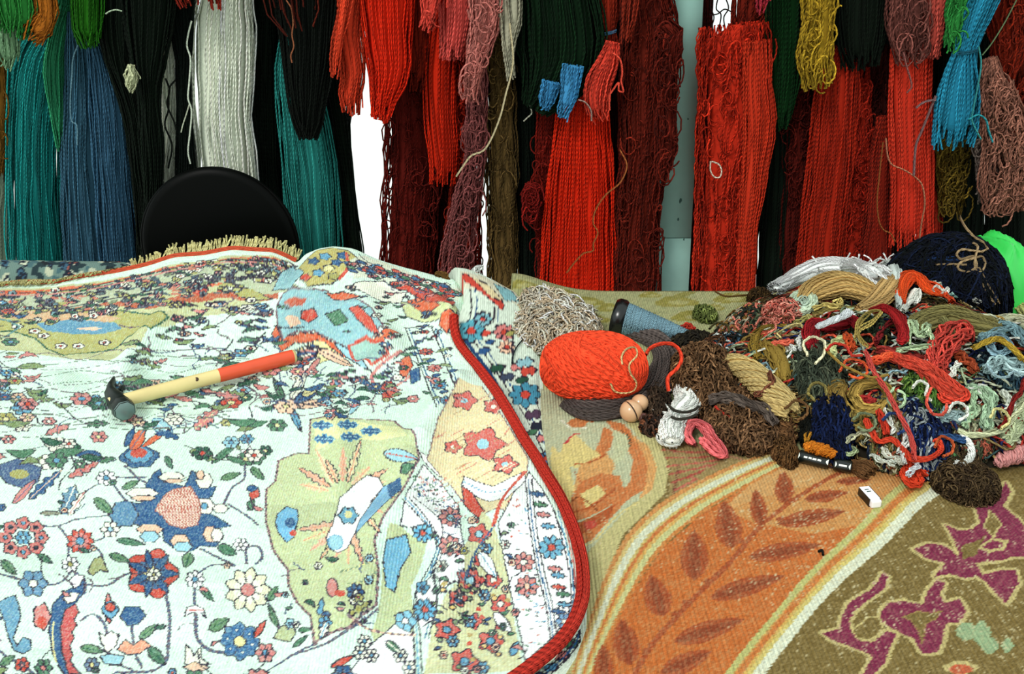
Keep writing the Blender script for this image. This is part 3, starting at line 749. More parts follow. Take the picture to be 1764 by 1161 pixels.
# --- a woven pattern is worked out knot by knot on a metric grid, then given to the pile
class Weave:
    def __init__(s, x0, x1, y0, y1, res, ground, h):
        s.x0, s.y0, s.res, s.h = x0, y0, res, h
        s.nx = int((x1 - x0) / res); s.ny = int((y1 - y0) / res)
        s.img = np.empty((s.ny, s.nx, 3), np.float32); s.img[:] = ground
    def map(s, pts):
        a = np.array(pts, float)
        p = hit(a[:, 0], a[:, 1], s.h)
        return np.stack([(p[:, 0] - s.x0) / s.res, (p[:, 1] - s.y0) / s.res], 1)
    def _win(s, q, pad=2):
        i0 = max(int(q[:, 0].min() - pad), 0); i1 = min(int(q[:, 0].max() + pad) + 1, s.nx)
        j0 = max(int(q[:, 1].min() - pad), 0); j1 = min(int(q[:, 1].max() + pad) + 1, s.ny)
        if i1 <= i0 or j1 <= j0: return None
        X, Y = np.meshgrid(np.arange(i0, i1) + .5, np.arange(j0, j1) + .5)
        return i0, i1, j0, j1, X, Y
    def poly(s, pts, col, out=None, ow=2.0, hatch=None):
        q = s.map(pts); w = s._win(q)
        if w is None: return
        i0, i1, j0, j1, X, Y = w
        ins = np.zeros(X.shape, bool)
        n = len(q)
        for i in range(n):
            xa, ya = q[i]; xb, yb = q[(i + 1) % n]
            if ya == yb: continue
            c = ((ya > Y) != (yb > Y)) & (X < (xb - xa) * (Y - ya) / (yb - ya) + xa)
            ins ^= c
        v = s.img[j0:j1, i0:i1]
        v[ins] = col
        if hatch is not None:
            hc, per = hatch
            m = ins & ((((X + Y) % per) < 1.3) | (((X - Y) % per) < 1.3))
            v[m] = hc
        if out is not None:
            s.line(list(pts) + [pts[0]], ow, out)
    def line(s, pts, wpx, col, dash=None, col2=None):
        a = np.array(pts, float); q = s.map(pts)
        w_ = s._win(q, pad=wpx * 1.5 + 3)
        if w_ is None: return
        mid = a[len(a) // 2]
        sc = F / np.hypot(1.0, 1.0) / 1.0
        y = hit(mid[0], mid[1], s.h)[0, 1]
        hw = max(wpx / scale_at(y) / s.res / 2, 0.62)
        i0, i1, j0, j1, _, _ = w_
        pos = 0.0
        for i in range(len(q) - 1):
            A, B = q[i], q[i + 1]; e = B - A; L = np.hypot(*e)
            if L < 1e-6: continue
            w = s._win(np.array([A, B]), pad=hw + 1)
            if w is None: pos += L; continue
            k0, k1, l0, l1, X, Y = w
            t = np.clip(((X - A[0]) * e[0] + (Y - A[1]) * e[1]) / (L * L), 0, 1)
            d = np.hypot(X - A[0] - t * e[0], Y - A[1] - t * e[1])
            m = d <= hw
            v = s.img[l0:l1, k0:k1]
            if dash:
                ph = (pos + t * L) % dash
                m2 = m & (ph < dash * .5)
                if col2 is not None: v[m & ~m2] = col2
                v[m2] = col
            else:
                v[m] = col
            pos += L
    def curve(s, pts, w, col, n=24, **k):
        P = smooth_path(np.c_[np.array(pts, float), np.zeros(len(pts))], n)[:, :2]
        s.line(P, w, col, **k)

def ratio(py): return float(np.interp(py, [430, 500, 600, 750, 900, 1000, 1161], [.30, .36, .46, .68, .86, .95, 1.0]))
def ell(cx, cy, rx, ry, n=14, wob=0.0, lob=0, rot=0.0):
    t = np.arange(n) / n * 2 * np.pi
    r = 1 + wob * np.cos(lob * t)
    return np.stack([cx + rx * r * np.cos(t + rot), cy + ry * r * np.sin(t + rot)], 1)
def flower(w, cx, cy, r, pet, cen, out, n=8, ry=None, ring=None, petal_lines=True):
    ry = r * ratio(cy) if ry is None else ry
    w.poly(ell(cx, cy, r, ry, 8 * n if n > 5 else 40, .13, n), pet, out, 2.1)
    if ring is not None: w.poly(ell(cx, cy, r * .66, ry * .66, 5 * n, .1, n), ring)
    if petal_lines:
        for i in range(n):
            t = (i + .5) / n * 6.283
            w.line([(cx + .4 * r * math.cos(t), cy + .4 * ry * math.sin(t)), (cx + .85 * r * math.cos(t), cy + .85 * ry * math.sin(t))], 1.2, out)
    w.poly(ell(cx, cy, r * .34, ry * .34, 12), cen, out, 1.2)
def leaf(w, x0, y0, x1, y1, wd, col, out, vein=None, ser=0, ow=2.1, bend=0.0):
    t = np.linspace(0, 1, 13 if not ser else 6 * ser + 1)
    dx, dy = x1 - x0, y1 - y0; L = math.hypot(dx, dy) + 1e-6
    nx, ny = -dy / L, dx / L
    hw = wd / 2 * np.sin(np.pi * t ** .8) ** .8
    if ser: hw = hw * (1 + .28 * np.sign(np.sin(2 * np.pi * ser * t)))
    bx = bend * L * np.sin(np.pi * t)
    cx = x0 + dx * t + nx * bx; cy = y0 + dy * t + ny * bx
    P = np.concatenate([np.stack([cx + nx * hw, cy + ny * hw], 1), np.stack([cx - nx * hw, cy - ny * hw], 1)[::-1]])
    w.poly(P, col, out, ow)
    if vein is not None: w.line(np.stack([cx, cy], 1)[1:-1], 1.4, vein)
def palmette(w, cx, cy, r, ang, cols, out):   # fan-shaped blossom
    k = ratio(cy)
    for j, c in enumerate(cols):
        rr = r * (1 - .28 * j)
        t = np.linspace(-1.25, 1.25, 25)
        rad = rr * (1 + .14 * np.abs(np.sin(4.5 * t * (1 + 0)))) * (.75 + .25 * np.cos(t))
        P = [(cx - .55 * rr * math.cos(ang), cy - k * .55 * rr * math.sin(ang))]
        P += [(cx + a * math.cos(ang + b), cy + k * a * math.sin(ang + b)) for a, b in zip(rad, t)]
        w.poly(P, c, out if j < 2 else None, 1.6)

# palette (sRGB 0-255)
IV = (212, 238, 220); NAVY = (45, 82, 128); BLUE = (90, 150, 185); LBLUE = (150, 200, 215); RED = (196, 72, 58); ROSE = (205, 125, 120)
OUT = (46, 38, 52); GREEN = (70, 115, 85); DGREEN = (40, 80, 62); KH = (190, 200, 150); OLIVE = (165, 160, 92); PEACH = (232, 190, 160); CREAM = (236, 238, 218)
BRN = (110, 82, 92); ORNG = (212, 96, 62); YEL = (222, 214, 150); WHT = (244, 250, 246); DK = (34, 40, 52)
A = Weave(-1.55, 0.30, 0.52, 1.80, 0.00125, IV, hA)

A.poly([(-300, 500), (60, 496), (250, 470), (400, 440), (500, 452), (480, 505), (430, 530), (330, 545), (255, 565), (232, 600), (120, 618), (40, 606), (-300, 600)], (190, 192, 142))
# far part: borders along the fringe, khaki medallion, red band
A.poly([(-300, 515), (0, 508), (130, 500), (250, 480), (330, 462), (420, 448), (500, 462), (500, 478), (420, 470), (320, 484), (240, 500), (120, 514), (-300, 530)], (150, 165, 140))
A.poly([(-300, 505), (60, 500), (200, 482), (300, 458), (400, 444), (480, 446), (500, 458), (500, 466), (470, 455), (400, 452), (300, 468), (200, 494), (60, 510), (-300, 514)], ORNG)
r2 = np.random.default_rng(11)
for i in range(150):
    t = r2.random(); x = -60 + 560 * t
    yb = np.interp(x, [-60, 60, 200, 300, 400, 500], [522, 516, 500, 480, 465, 478]) + r2.uniform(-8, 9)
    leaf(A, x - r2.uniform(3, 9), yb, x + r2.uniform(3, 9), yb + r2.uniform(-3, 3), r2.uniform(3, 6), [NAVY, DGREEN, RED, CREAM, OLIVE, BLUE][r2.integers(6)], OUT if r2.random() < .6 else None, ow=1.2)
A.curve([(-60, 530), (100, 524), (230, 508), (330, 492), (420, 482), (500, 490)], 2, OUT)
A.curve([(-60, 533), (100, 528), (230, 512), (330, 496), (420, 487), (500, 496)], 4, ORNG)
A.poly([(-60, 520), (60, 528), (150, 518), (200, 512), (300, 512), (380, 500), (480, 500), (480, 515), (380, 512), (300, 522), (180, 526), (60, 540), (-60, 535)], (178, 88, 62))
A.poly(ell(236, 502, 48, 11, 20), DGREEN, OUT, 1.5); A.poly(ell(236, 502, 40, 8, 20), PEACH); A.poly(ell(236, 502, 26, 5, 16), (70, 90, 80)); A.poly(ell(236, 502, 14, 3, 16), CREAM)
A.poly([(320, 490), (360, 498), (350, 512), (330, 505)], RED, OUT, 1.2); A.poly([(390, 495), (440, 498), (470, 515), (410, 510)], OLIVE, OUT, 1.2)
A.poly([(-60, 532), (60, 528), (170, 532), (250, 540), (290, 546), (260, 566), (220, 580), (200, 600), (110, 612), (80, 600), (60, 582), (20, 570), (-60, 575)], (172, 168, 100), DGREEN, 3)
A.poly([(0, 534), (120, 536), (210, 548), (180, 556), (60, 552), (0, 548)], (205, 165, 125))
A.poly([(60, 556), (120, 550), (200, 556), (210, 566), (180, 574), (130, 576), (80, 570)], (92, 142, 172))
A.poly([(130, 566), (160, 562), (178, 566), (160, 570)], PEACH)
for x, y in ((60, 570), (75, 578), (105, 596), (135, 596), (30, 562), (180, 590)):
    flower(A, x, y, 10, CREAM, RED, OUT, 5, petal_lines=False)
A.line([(-20, 545), (14, 552), (34, 563), (10, 580), (-20, 590)], 4, (90, 130, 130))

A.poly([(-300, 508), (0, 506), (100, 502), (200, 485), (300, 462), (400, 448), (470, 450), (502, 464), (500, 500), (400, 486), (300, 500), (200, 520), (60, 534), (-300, 538)], (176, 184, 152))
for i in range(420):
    t = r2.random(); x = -70 + 575 * t
    top_y = np.interp(x, [-70, 0, 100, 200, 300, 400, 470, 505], [500, 498, 494, 478, 454, 440, 442, 456])
    y = top_y + r2.uniform(5, 62) * (1 if x < 420 else .7)
    if r2.random() < .35: flower(A, x, y, r2.uniform(5, 9), [(70, 90, 110), ROSE, CREAM, OLIVE, (110, 150, 160), CREAM][r2.integers(6)], [YEL, RED, CREAM][r2.integers(3)], OUT, 5, ry=r2.uniform(3, 5), petal_lines=False)
    else: leaf(A, x - 9, y + r2.uniform(-4, 4), x + 9, y + r2.uniform(-4, 4), r2.uniform(3, 6), [(70, 84, 90), DGREEN, (190, 110, 90), OLIVE, (110, 120, 90), DK][r2.integers(6)], OUT if r2.random() < .6 else None, ow=1.3)
for off, c in ((9, OUT), (13, ROSE), (38, OUT)):
    A.curve([(-60, 497 + off), (100, 493 + off), (200, 476 + off), (300, 453 + off), (400, 439 + off), (470, 442 + off), (500, 456 + off)], 2.2, c)
# light blue spandrels on the hump, outlined in red orange
LB = (138, 184, 192)
A.poly([(488, 505), (520, 498), (560, 500), (600, 508), (640, 530), (660, 560), (640, 585), (600, 600), (572, 585), (540, 570), (512, 570), (488, 588), (478, 560), (476, 530)], LB, BRN, 3)
A.poly([(476, 560), (486, 588), (520, 572), (545, 574), (575, 590), (600, 604), (640, 590), (668, 566), (690, 575), (650, 604), (610, 618), (570, 606), (540, 588), (510, 590), (484, 606), (468, 575)], ORNG, OUT, 1.5)
A.poly([(488, 520), (505, 512), (530, 514), (520, 526), (500, 528)], (190, 84, 62)); A.poly([(560, 505), (590, 502), (625, 512), (600, 516), (575, 516)], ORNG, OUT, 1.2)
A.poly([(520, 535), (540, 530), (548, 545), (532, 556), (518, 548)], RED, OUT, 1.2); A.poly([(490, 548), (512, 545), (520, 558), (500, 564)], PEACH)
A.poly([(600, 530), (618, 526), (640, 548), (655, 575), (636, 570), (615, 550)], RED, OUT, 1.4); A.poly([(560, 540), (585, 532), (600, 552), (578, 562)], GREEN, OUT, 1.2)
A.poly([(500, 480), (520, 455), (545, 432), (600, 432), (620, 448), (596, 470), (570, 490), (530, 494)], (182, 170, 98), OUT, 2)
for x, y, c in ((540, 450, NAVY), (560, 442, BLUE), (580, 452, NAVY), (566, 462, YEL), (548, 470, BLUE), (590, 440, NAVY), (526, 478, RED), (575, 476, OLIVE)):
    A.poly(ell(x, y, 10, 6, 10, .2, 5), c, OUT, 1.1)
A.poly([(470, 500), (484, 470), (505, 458), (524, 470), (500, 498)], LB, OUT, 1.5)
A.poly([(600, 450), (625, 440), (660, 452), (720, 474), (790, 500), (790, 520), (720, 500), (650, 480), (610, 480)], (214, 220, 196))
A.curve([(610, 440), (640, 470), (660, 500)], 2, OUT); A.curve([(618, 438), (652, 470), (672, 498)], 2, OUT); A.curve([(596, 436), (600, 460), (585, 480)], 5, RED)
for i in range(90):
    x = r2.uniform(600, 790); y = np.interp(x, [610, 660, 760], [450, 466, 496]) + r2.uniform(-6, 18)
    [lambda: flower(A, x, y, 9, [ROSE, BLUE, RED, CREAM][r2.integers(4)], RED, OUT, 5, petal_lines=False), lambda: leaf(A, x - 9, y - 3, x + 9, y + 3, 6, [GREEN, NAVY, RED][r2.integers(3)], OUT)][int(r2.random() < .55)]()
A.poly([(600, 495), (660, 484), (700, 505), (690, 522), (640, 512)], CREAM, OUT, 2)
A.poly([(690, 520), (730, 512), (790, 535), (782, 560), (730, 555), (700, 545)], (200, 208, 150), OUT, 2)
A.poly([(700, 518), (730, 508), (760, 525), (730, 540)], ORNG, OUT, 1.5); A.poly([(760, 540), (790, 548), (770, 575), (756, 560)], ORNG, OUT, 1.5)
A.poly([(676, 496), (700, 500), (740, 520), (780, 530), (784, 520), (740, 505), (700, 490)], RED, OUT, 1.5)
# middle: leaves, scrolls around the hammer
A.poly([(512, 600), (545, 585), (560, 590), (590, 612), (560, 622), (540, 630)], YEL, OUT, 1.5)
for k in range(9):
    a = 2.0 + k * .26
    leaf(A, 560 + 14 * math.cos(a), 605 - 6 * math.sin(a) + 6, 560 + 62 * math.cos(a), 610 - 34 * math.sin(a) + 14, 9, [NAVY, CREAM, ROSE][k % 3], OUT)
leaf(A, 545, 600, 610, 632, 16, PEACH, OUT, OUT); leaf(A, 575, 590, 640, 640, 12, LBLUE, OUT)
A.poly([(600, 596), (630, 580), (662, 590), (668, 610), (640, 628), (610, 620)], (150, 190, 180), RED, 5)
A.curve([(690, 605), (660, 625), (640, 650), (655, 672), (690, 660), (715, 640)], 6, ROSE); A.poly([(655, 665), (680, 660), (690, 680), (660, 690)], RED, OUT, 1.3)
A.poly([(690, 620), (705, 612), (712, 630), (700, 650), (688, 645)], ORNG, OUT, 1.3); A.poly([(705, 640), (722, 632), (724, 655), (708, 662)], NAVY, OUT, 1.2)
for (x0, y0, x1, y1, wd, c) in ((500, 690, 528, 640, 16, CREAM), (505, 695, 560, 660, 18, NAVY), (510, 700, 575, 690, 14, PEACH), (500, 700, 520, 745, 12, BLUE), (490, 690, 470, 650, 12, GREEN),
                                (520, 680, 545, 672, 12, YEL), (600, 640, 575, 655, 10, DGREEN), (615, 650, 640, 665, 11, NAVY), (580, 700, 560, 720, 9, GREEN), (620, 690, 600, 715, 10, LBLUE)):
    leaf(A, x0, y0, x1, y1, wd, c, OUT, OUT if wd > 11 else None)
A.curve([(440, 700), (470, 705), (520, 715), (560, 708), (610, 700), (640, 690), (655, 660)], 2.5, BRN)
# guard stripes descending on the hump to the fold
for off, ww, c in ((0, 2.2, OUT), (6, 2.2, NAVY), (46, 2.2, OUT), (53, 2.2, NAVY)):
    A.curve([(698 + off, 565), (716 + off, 610), (735 + off, 660), (752 + off, 700)], ww, c)
for i, (x, y) in enumerate(((734, 606), (748, 634), (758, 664), (770, 690))):
    flower(A, x, y, 12, [RED, ROSE, BLUE, BLUE][i], RED, OUT, 7)
for x, y in ((722, 590), (742, 622), (752, 648), (765, 676), (780, 640), (790, 660)):
    leaf(A, x - 8, y, x + 8, y - 3, 6, NAVY, OUT)
# open field, left and foreground: stems first
STEM = (96, 80, 92); ST2 = (70, 80, 110)
def stem(pts, w=4.0, n=26): A.curve(pts, w, STEM, n=n, dash=6, col2=ST2)
stem([(-40, 780), (0, 782), (60, 772), (110, 765), (190, 795), (200, 792)], 3)
stem([(110, 802), (75, 797), (130, 790), (195, 790)], 3)
stem([(215, 802), (240, 825), (260, 835)]); stem([(190, 826), (215, 860), (240, 875)]); stem([(200, 822), (250, 822)])
stem([(185, 826), (150, 845), (115, 880)]); stem([(200, 886), (130, 895), (100, 906), (60, 905)]); stem([(100, 906), (118, 930), (118, 960), (124, 970)])
stem([(138, 932), (170, 930), (195, 915)]); stem([(160, 940), (175, 955), (180, 985)]); stem([(-20, 985), (25, 995), (57, 1005), (100, 1005), (128, 980)], 5)
stem([(128, 985), (145, 1000), (145, 1022)], 6); stem([(145, 1007), (185, 1008), (215, 990), (250, 985)], 6); stem([(285, 1020), (292, 1060), (290, 1110), (285, 1140), (260, 1156), (200, 1158)], 6)
stem([(345, 945), (375, 960), (405, 975), (370, 972), (345, 985), (330, 1000)], 4.5); stem([(335, 1005), (335, 1040)], 5); stem([(337, 1058), (340, 1100), (360, 1120), (390, 1125)], 7)
stem([(393, 868), (430, 892), (445, 905)], 4); stem([(385, 868), (400, 840), (420, 825), (422, 800)], 4); stem([(425, 970), (425, 945), (445, 942), (452, 960), (440, 972)], 4.5)
stem([(455, 1025), (475, 1060), (482, 1085)], 3); stem([(500, 1130), (560, 1110), (600, 1085), (650, 1050), (690, 1015)], 4); stem([(420, 1180), (470, 1150), (520, 1120), (545, 1110)], 4)
stem([(140, 1068), (160, 1058), (178, 1072), (185, 1090)], 5); stem([(185, 1090), (186, 1115), (200, 1140), (230, 1155)], 4); stem([(228, 1065), (228, 1095), (235, 1130), (245, 1150)], 5)
stem([(-20, 1100), (10, 1130), (45, 1150), (90, 1190)], 5)
# big navy rosette with hatched heart
P = [(265, 815), (275, 808), (290, 830), (318, 838), (330, 810), (345, 818), (355, 840), (372, 838), (365, 855), (345, 865), (362, 885), (398, 906), (365, 912), (385, 925), (372, 942), (345, 940), (330, 950),
     (300, 945), (282, 932), (280, 915), (255, 915), (240, 905), (215, 900), (192, 890), (195, 870), (215, 862), (240, 868), (258, 855), (250, 835)]
A.poly(P, NAVY, OUT, 2)
for x, y, rx, ry, c in ((213, 886, 24, 22, (86, 130, 165)), (245, 850, 26, 10, CREAM), (247, 858, 20, 5, PEACH), (296, 822, 22, 9, CREAM), (300, 828, 16, 4, PEACH), (352, 828, 14, 14, CREAM), (345, 818, 7, 8, PEACH), (258, 912, 22, 9, PEACH),
                        (258, 924, 16, 10, LBLUE), (310, 932, 16, 12, PEACH), (315, 942, 16, 9, LBLUE), (362, 920, 12, 14, PEACH), (374, 922, 10, 12, CREAM), (352, 872, 18, 14, CREAM), (380, 876, 13, 8, CREAM), (352, 872, 6, 6, BLUE)):
    A.poly(ell(x, y, rx, ry, 18, .10, 6), c, OUT, 1.4)
A.poly([(267, 878), (286, 850), (300, 842), (328, 838), (343, 862), (346, 885), (340, 904), (315, 910), (292, 904), (280, 888)], (240, 214, 196), (150, 90, 80), 1.2, hatch=((178, 100, 86), 3.2))
# flowers
for x, y, r, pt_, ce, n, rg in ((183, 823, 16, WHT, BLUE, 8, None), (430, 785, 18, WHT, ROSE, 8, None), (121, 972, 14, WHT, OLIVE, 7, None), (336, 998, 15, WHT, BLUE, 8, None), (57, 1005, 23, (96, 140, 175), CREAM, 6, None),
                                (138, 932, 22, RED, BLUE, 9, ROSE), (190, 912, 15, CREAM, LBLUE, 6, None), (427, 1016, 36, (226, 224, 190), ROSE, 9, CREAM), (413, 1105, 31, (84, 130, 170), YEL, 8, None), (457, 1125, 16, ROSE, BLUE, 6, None),
                                (158, 1145, 12, (96, 120, 150), YEL, 6, None), (262, 988, 42, RED, YEL, 5, NAVY), (415, 938, 12, WHT, CREAM, 6, None), (38, 1145, 12, RED, ROSE, 5, None), (75, 1150, 14, GREEN, ROSE, 6, None)):
    flower(A, x, y, r, pt_, ce, OUT, n, ring=rg)
for k in range(8):   # ring-of-florets blossom at the left edge
    a = k * .785
    flower(A, 40 + 31 * math.cos(a), 926 + 25 * math.sin(a), 12, (200, 110, 105), DK if k % 2 else BLUE, OUT, 5, petal_lines=False)
flower(A, 40, 926, 13, BLUE, LBLUE, OUT, 6)
for k in range(6):
    a = k * 1.047 + .3
    flower(A, 413 + 22 * math.cos(a), 1105 + 20 * math.sin(a), 9, (60, 110, 160), CREAM, NAVY, 5, petal_lines=False)
for a in np.arange(7) * .9:
    leaf(A, 262 + 8 * math.cos(a), 988 + 8 * math.sin(a), 262 + 46 * math.cos(a), 988 + 42 * math.sin(a), 13, [NAVY, CREAM, BLUE][int(a * 10) % 3], OUT)
flower(A, 265, 990, 11, CREAM, OLIVE, OUT, 6)
A.poly([(0, 800), (30, 790), (50, 798), (72, 805), (66, 830), (45, 842), (12, 832), (-5, 815)], (70, 92, 130), OUT, 2); A.poly(ell(33, 817, 17, 8), OLIVE)
leaf(A, 22, 868, 62, 825, 14, ROSE, OUT, NAVY); leaf(A, 50, 860, 108, 808, 16, NAVY, OUT, PEACH, ser=4); leaf(A, 108, 886, 130, 835, 26, (90, 130, 160), OUT, CREAM, ser=4); leaf(A, 118, 888, 147, 845, 12, CREAM, OUT, ROSE, ser=3)
leaf(A, 75, 796, 108, 790, 10, RED, OUT); leaf(A, 118, 822, 172, 795, 14, ROSE, OUT, RED, ser=4); leaf(A, 68, 884, 108, 884, 8, (130, 130, 110), OUT)
palmette(A, 238, 775, 40, 1.45, [NAVY, BLUE, RED], OUT); leaf(A, 225, 775, 250, 738, 22, ORNG, OUT, NAVY); leaf(A, 245, 770, 292, 738, 10, ORNG, OUT); leaf(A, 215, 770, 232, 735, 12, NAVY, OUT)
leaf(A, 262, 722, 300, 752, 24, LBLUE, NAVY, WHT); leaf(A, 335, 740, 378, 702, 20, ROSE, OUT, YEL, ser=4); leaf(A, 300, 733, 312, 722, 14, BLUE, OUT)
# green leaves
for x0, y0, x1, y1, wd in ((210, 842, 240, 828, 12), (162, 858, 195, 885, 18), (201, 930, 250, 938, 12), (328, 952, 318, 978, 20), (188, 955, 225, 968, 14), (375, 940, 408, 955, 18), (345, 1010, 368, 1036, 12), (462, 1035, 478, 1010, 14),
                           (478, 1080, 462, 1040, 11), (240, 1100, 272, 1075, 14), (138, 1115, 180, 1122, 14), (255, 1115, 285, 1145, 20), (65, 955, 90, 970, 12), (2, 965, 28, 990, 16), (380, 825, 415, 815, 12), (432, 805, 455, 826, 14), (285, 785, 297, 808, 11),
                           (365, 798, 412, 760, 12), (360, 1085, 395, 1065, 20), (0, 1145, 25, 1130, 14), (505, 1115, 530, 1095, 9), (428, 880, 438, 860, 10)):
    leaf(A, x0, y0, x1, y1, wd, GREEN if (x0 % 2) else (92, 130, 92), OUT, DGREEN)
leaf(A, 425, 842, 445, 840, 12, NAVY, OUT); A.poly([(428, 850), (446, 842), (448, 855), (432, 862)], RED, OUT, 1.3); leaf(A, 428, 862, 434, 880, 9, GREEN, OUT)
A.poly([(150, 985), (162, 962), (175, 958), (182, 975), (186, 985), (172, 982), (160, 992)], (160, 165, 110), OUT, 1.5)
leaf(A, 188, 1075, 186, 1020, 14, RED, OUT, ROSE); A.poly(ell(190, 1050, 14, 15, 12, .12, 4), BLUE, OUT, 1.5); A.poly(ell(190, 1046, 9, 8), RED, OUT, 1)
A.poly([(170, 1088), (180, 1096), (192, 1086), (205, 1096), (206, 1090), (200, 1112), (185, 1125), (174, 1108)], CREAM, OUT, 1.5)
A.poly([(206, 1062), (215, 1045), (240, 1045), (252, 1060), (238, 1075), (220, 1078)], NAVY, OUT, 1.5)
A.poly([(202, 1118), (215, 1102), (230, 1112), (245, 1100), (260, 1112), (240, 1126), (220, 1128)], (222, 150, 120), OUT, 1.5)
A.poly([(172, 1130), (190, 1126), (214, 1130), (208, 1146), (180, 1144)], LBLUE, OUT, 1.4)
A.poly([(318, 1062), (322, 1046), (338, 1042), (350, 1048), (355, 1065), (345, 1055), (330, 1055)], WHT, OUT, 2); A.line([(324, 1051), (350, 1051)], 3, ROSE)
A.poly([(318, 1145), (320, 1110), (330, 1120), (334, 1130), (345, 1115), (347, 1135), (362, 1145)], CREAM, OUT, 1.5); A.poly([(315, 1150), (335, 1140), (362, 1150), (340, 1160)], PEACH, OUT, 1.3)
leaf(A, 438, 1098, 458, 1068, 11, RED, OUT); A.poly([(470, 1100), (482, 1080), (505, 1072), (510, 1090), (500, 1106)], (178, 188, 140), OUT, 1.5)
# sinuous saz leaf and vase, lower left
A.poly([(90, 1042), (110, 1020), (125, 1012), (145, 992), (145, 1020), (128, 1042), (118, 1070), (112, 1100), (118, 1130), (132, 1161), (110, 1161), (92, 1130), (84, 1090)], NAVY, OUT, 2)
A.poly([(112, 1050), (130, 1040), (136, 1055), (128, 1066), (132, 1078), (124, 1088), (128, 1100), (120, 1112), (126, 1128), (120, 1138), (140, 1161), (118, 1161), (106, 1120), (104, 1080)], (190, 82, 80), OUT, 1.2)
A.line([(92, 1070), (90, 1100), (96, 1140)], 2.5, YEL); A.poly(ell(72, 1062, 15, 22, 14, .15, 5), ROSE, OUT, 1.5); A.poly(ell(72, 1072, 9, 10), RED)
A.poly([(-6, 1040), (10, 1030), (26, 1025), (32, 1040), (36, 1062), (28, 1085), (22, 1100), (30, 1112), (40, 1098), (52, 1102), (54, 1118), (40, 1126), (24, 1120), (14, 1098), (8, 1070)], (100, 150, 180), OUT, 2)
A.poly([(118, 1000), (130, 990), (145, 992), (138, 1008), (128, 1014)], WHT, OUT, 1.5); A.poly([(108, 1030), (122, 1020), (136, 1022), (130, 1036), (116, 1040)], CREAM, OUT, 1.3)
# khaki medallion with the white bird-vase
MED = [(535, 722), (532, 781), (511, 781), (480, 793), (474, 829), (459, 843), (458, 898), (470, 946), (496, 981), (497, 1009), (511, 1036), (535, 1060), (541, 1109), (601, 1081), (648, 1042), (652, 985), (645, 930), (660, 890), (692, 846), (722, 790),
       (715, 750), (680, 725), (620, 722)]
A.poly(MED, KH); A.line(MED + [MED[0]], 5, BRN, dash=7, col2=(150, 110, 112)); A.line(MED + [MED[0]], 1.5, OUT, dash=9, col2=(150, 110, 112))
A.poly([(540, 726), (620, 726), (690, 735), (700, 752), (620, 756), (545, 775)], (222, 222, 160))
for x, y in ((556, 732), (600, 731), (560, 756), (605, 752), (640, 742)):
    leaf(A, x - 18, y, x + 18, y + 1, 13, NAVY, BLUE, LBLUE, ser=3)
for k in range(12):
    a = math.radians(165 - k * 19); cx, cy = 590, 850
    leaf(A, cx + 25 * math.cos(a), cy - 20 * math.sin(a), cx + (78 + 14 * (k % 2)) * math.cos(a), cy - (62 + 18 * (k % 3)) * math.sin(a), 12, [(224, 196, 152), (226, 170, 140), (228, 214, 170)][k % 3], OUT if k % 2 else None, (226, 150, 120), ser=5, ow=1.2)
for k in range(7):
    a = math.radians(190 + k * 16)
    leaf(A, 600, 900, 600 + 92 * math.cos(a), 900 - 75 * math.sin(a), 12, [(228, 180, 150), (214, 206, 150)][k % 2], OUT if k % 3 == 0 else None, (225, 150, 120), ser=5, ow=1.2)
A.poly([(616, 830), (632, 818), (652, 822), (660, 838), (640, 862), (636, 884), (616, 910), (598, 945), (582, 952), (566, 944), (562, 926), (572, 905), (580, 880), (585, 858), (600, 845)], WHT, OUT, 2)
A.poly([(660, 838), (688, 826), (690, 845), (660, 870), (640, 890), (612, 920), (620, 895), (640, 866)], (120, 170, 205), OUT, 1.3); A.poly([(666, 838), (690, 822), (692, 842), (672, 858)], NAVY)
A.poly(ell(600, 888, 16, 14, 16, .2, 6), (100, 160, 190), OUT, 1.4); A.poly(ell(600, 886, 7, 6), YEL); A.poly(ell(578, 934, 13, 13), LBLUE, BLUE, 1.2)
A.poly([(478, 885), (494, 872), (512, 878), (514, 895), (506, 925), (494, 935), (480, 918), (474, 900)], (110, 175, 215), OUT, 1.3); A.poly(ell(500, 900, 9, 9), NAVY); A.poly(ell(505, 918, 6, 5), RED)
for pts, w_ in (([(588, 985), (620, 975), (645, 962)], 6), ([(600, 1005), (630, 1000), (648, 985)], 4)):
    A.curve(pts, w_, (120, 140, 110), dash=5, col2=YEL)
A.poly(ell(572, 1012, 10, 16), ROSE, OUT, 1.4); A.poly(ell(585, 1022, 10, 6), RED); flower(A, 612, 1020, 14, NAVY, CREAM, OUT, 7); flower(A, 560, 1072, 11, BLUE, NAVY, OUT, 5)
leaf(A, 550, 1060, 556, 1028, 10, BLUE, OUT, ser=2); leaf(A, 552, 1100, 565, 1068, 14, CREAM, OUT, BLUE, ser=3); leaf(A, 600, 1060, 640, 1035, 12, OLIVE, OUT, ser=3); leaf(A, 650, 1060, 690, 1020, 11, LBLUE, OUT)
leaf(A, 660, 780, 720, 790, 22, LBLUE, OUT, RED); A.poly([(720, 775), (760, 800), (772, 815), (758, 822), (730, 795)], WHT, OUT, 1.6)
A.poly([(692, 800), (716, 800), (700, 818), (690, 815)], GREEN, OUT, 1.2)
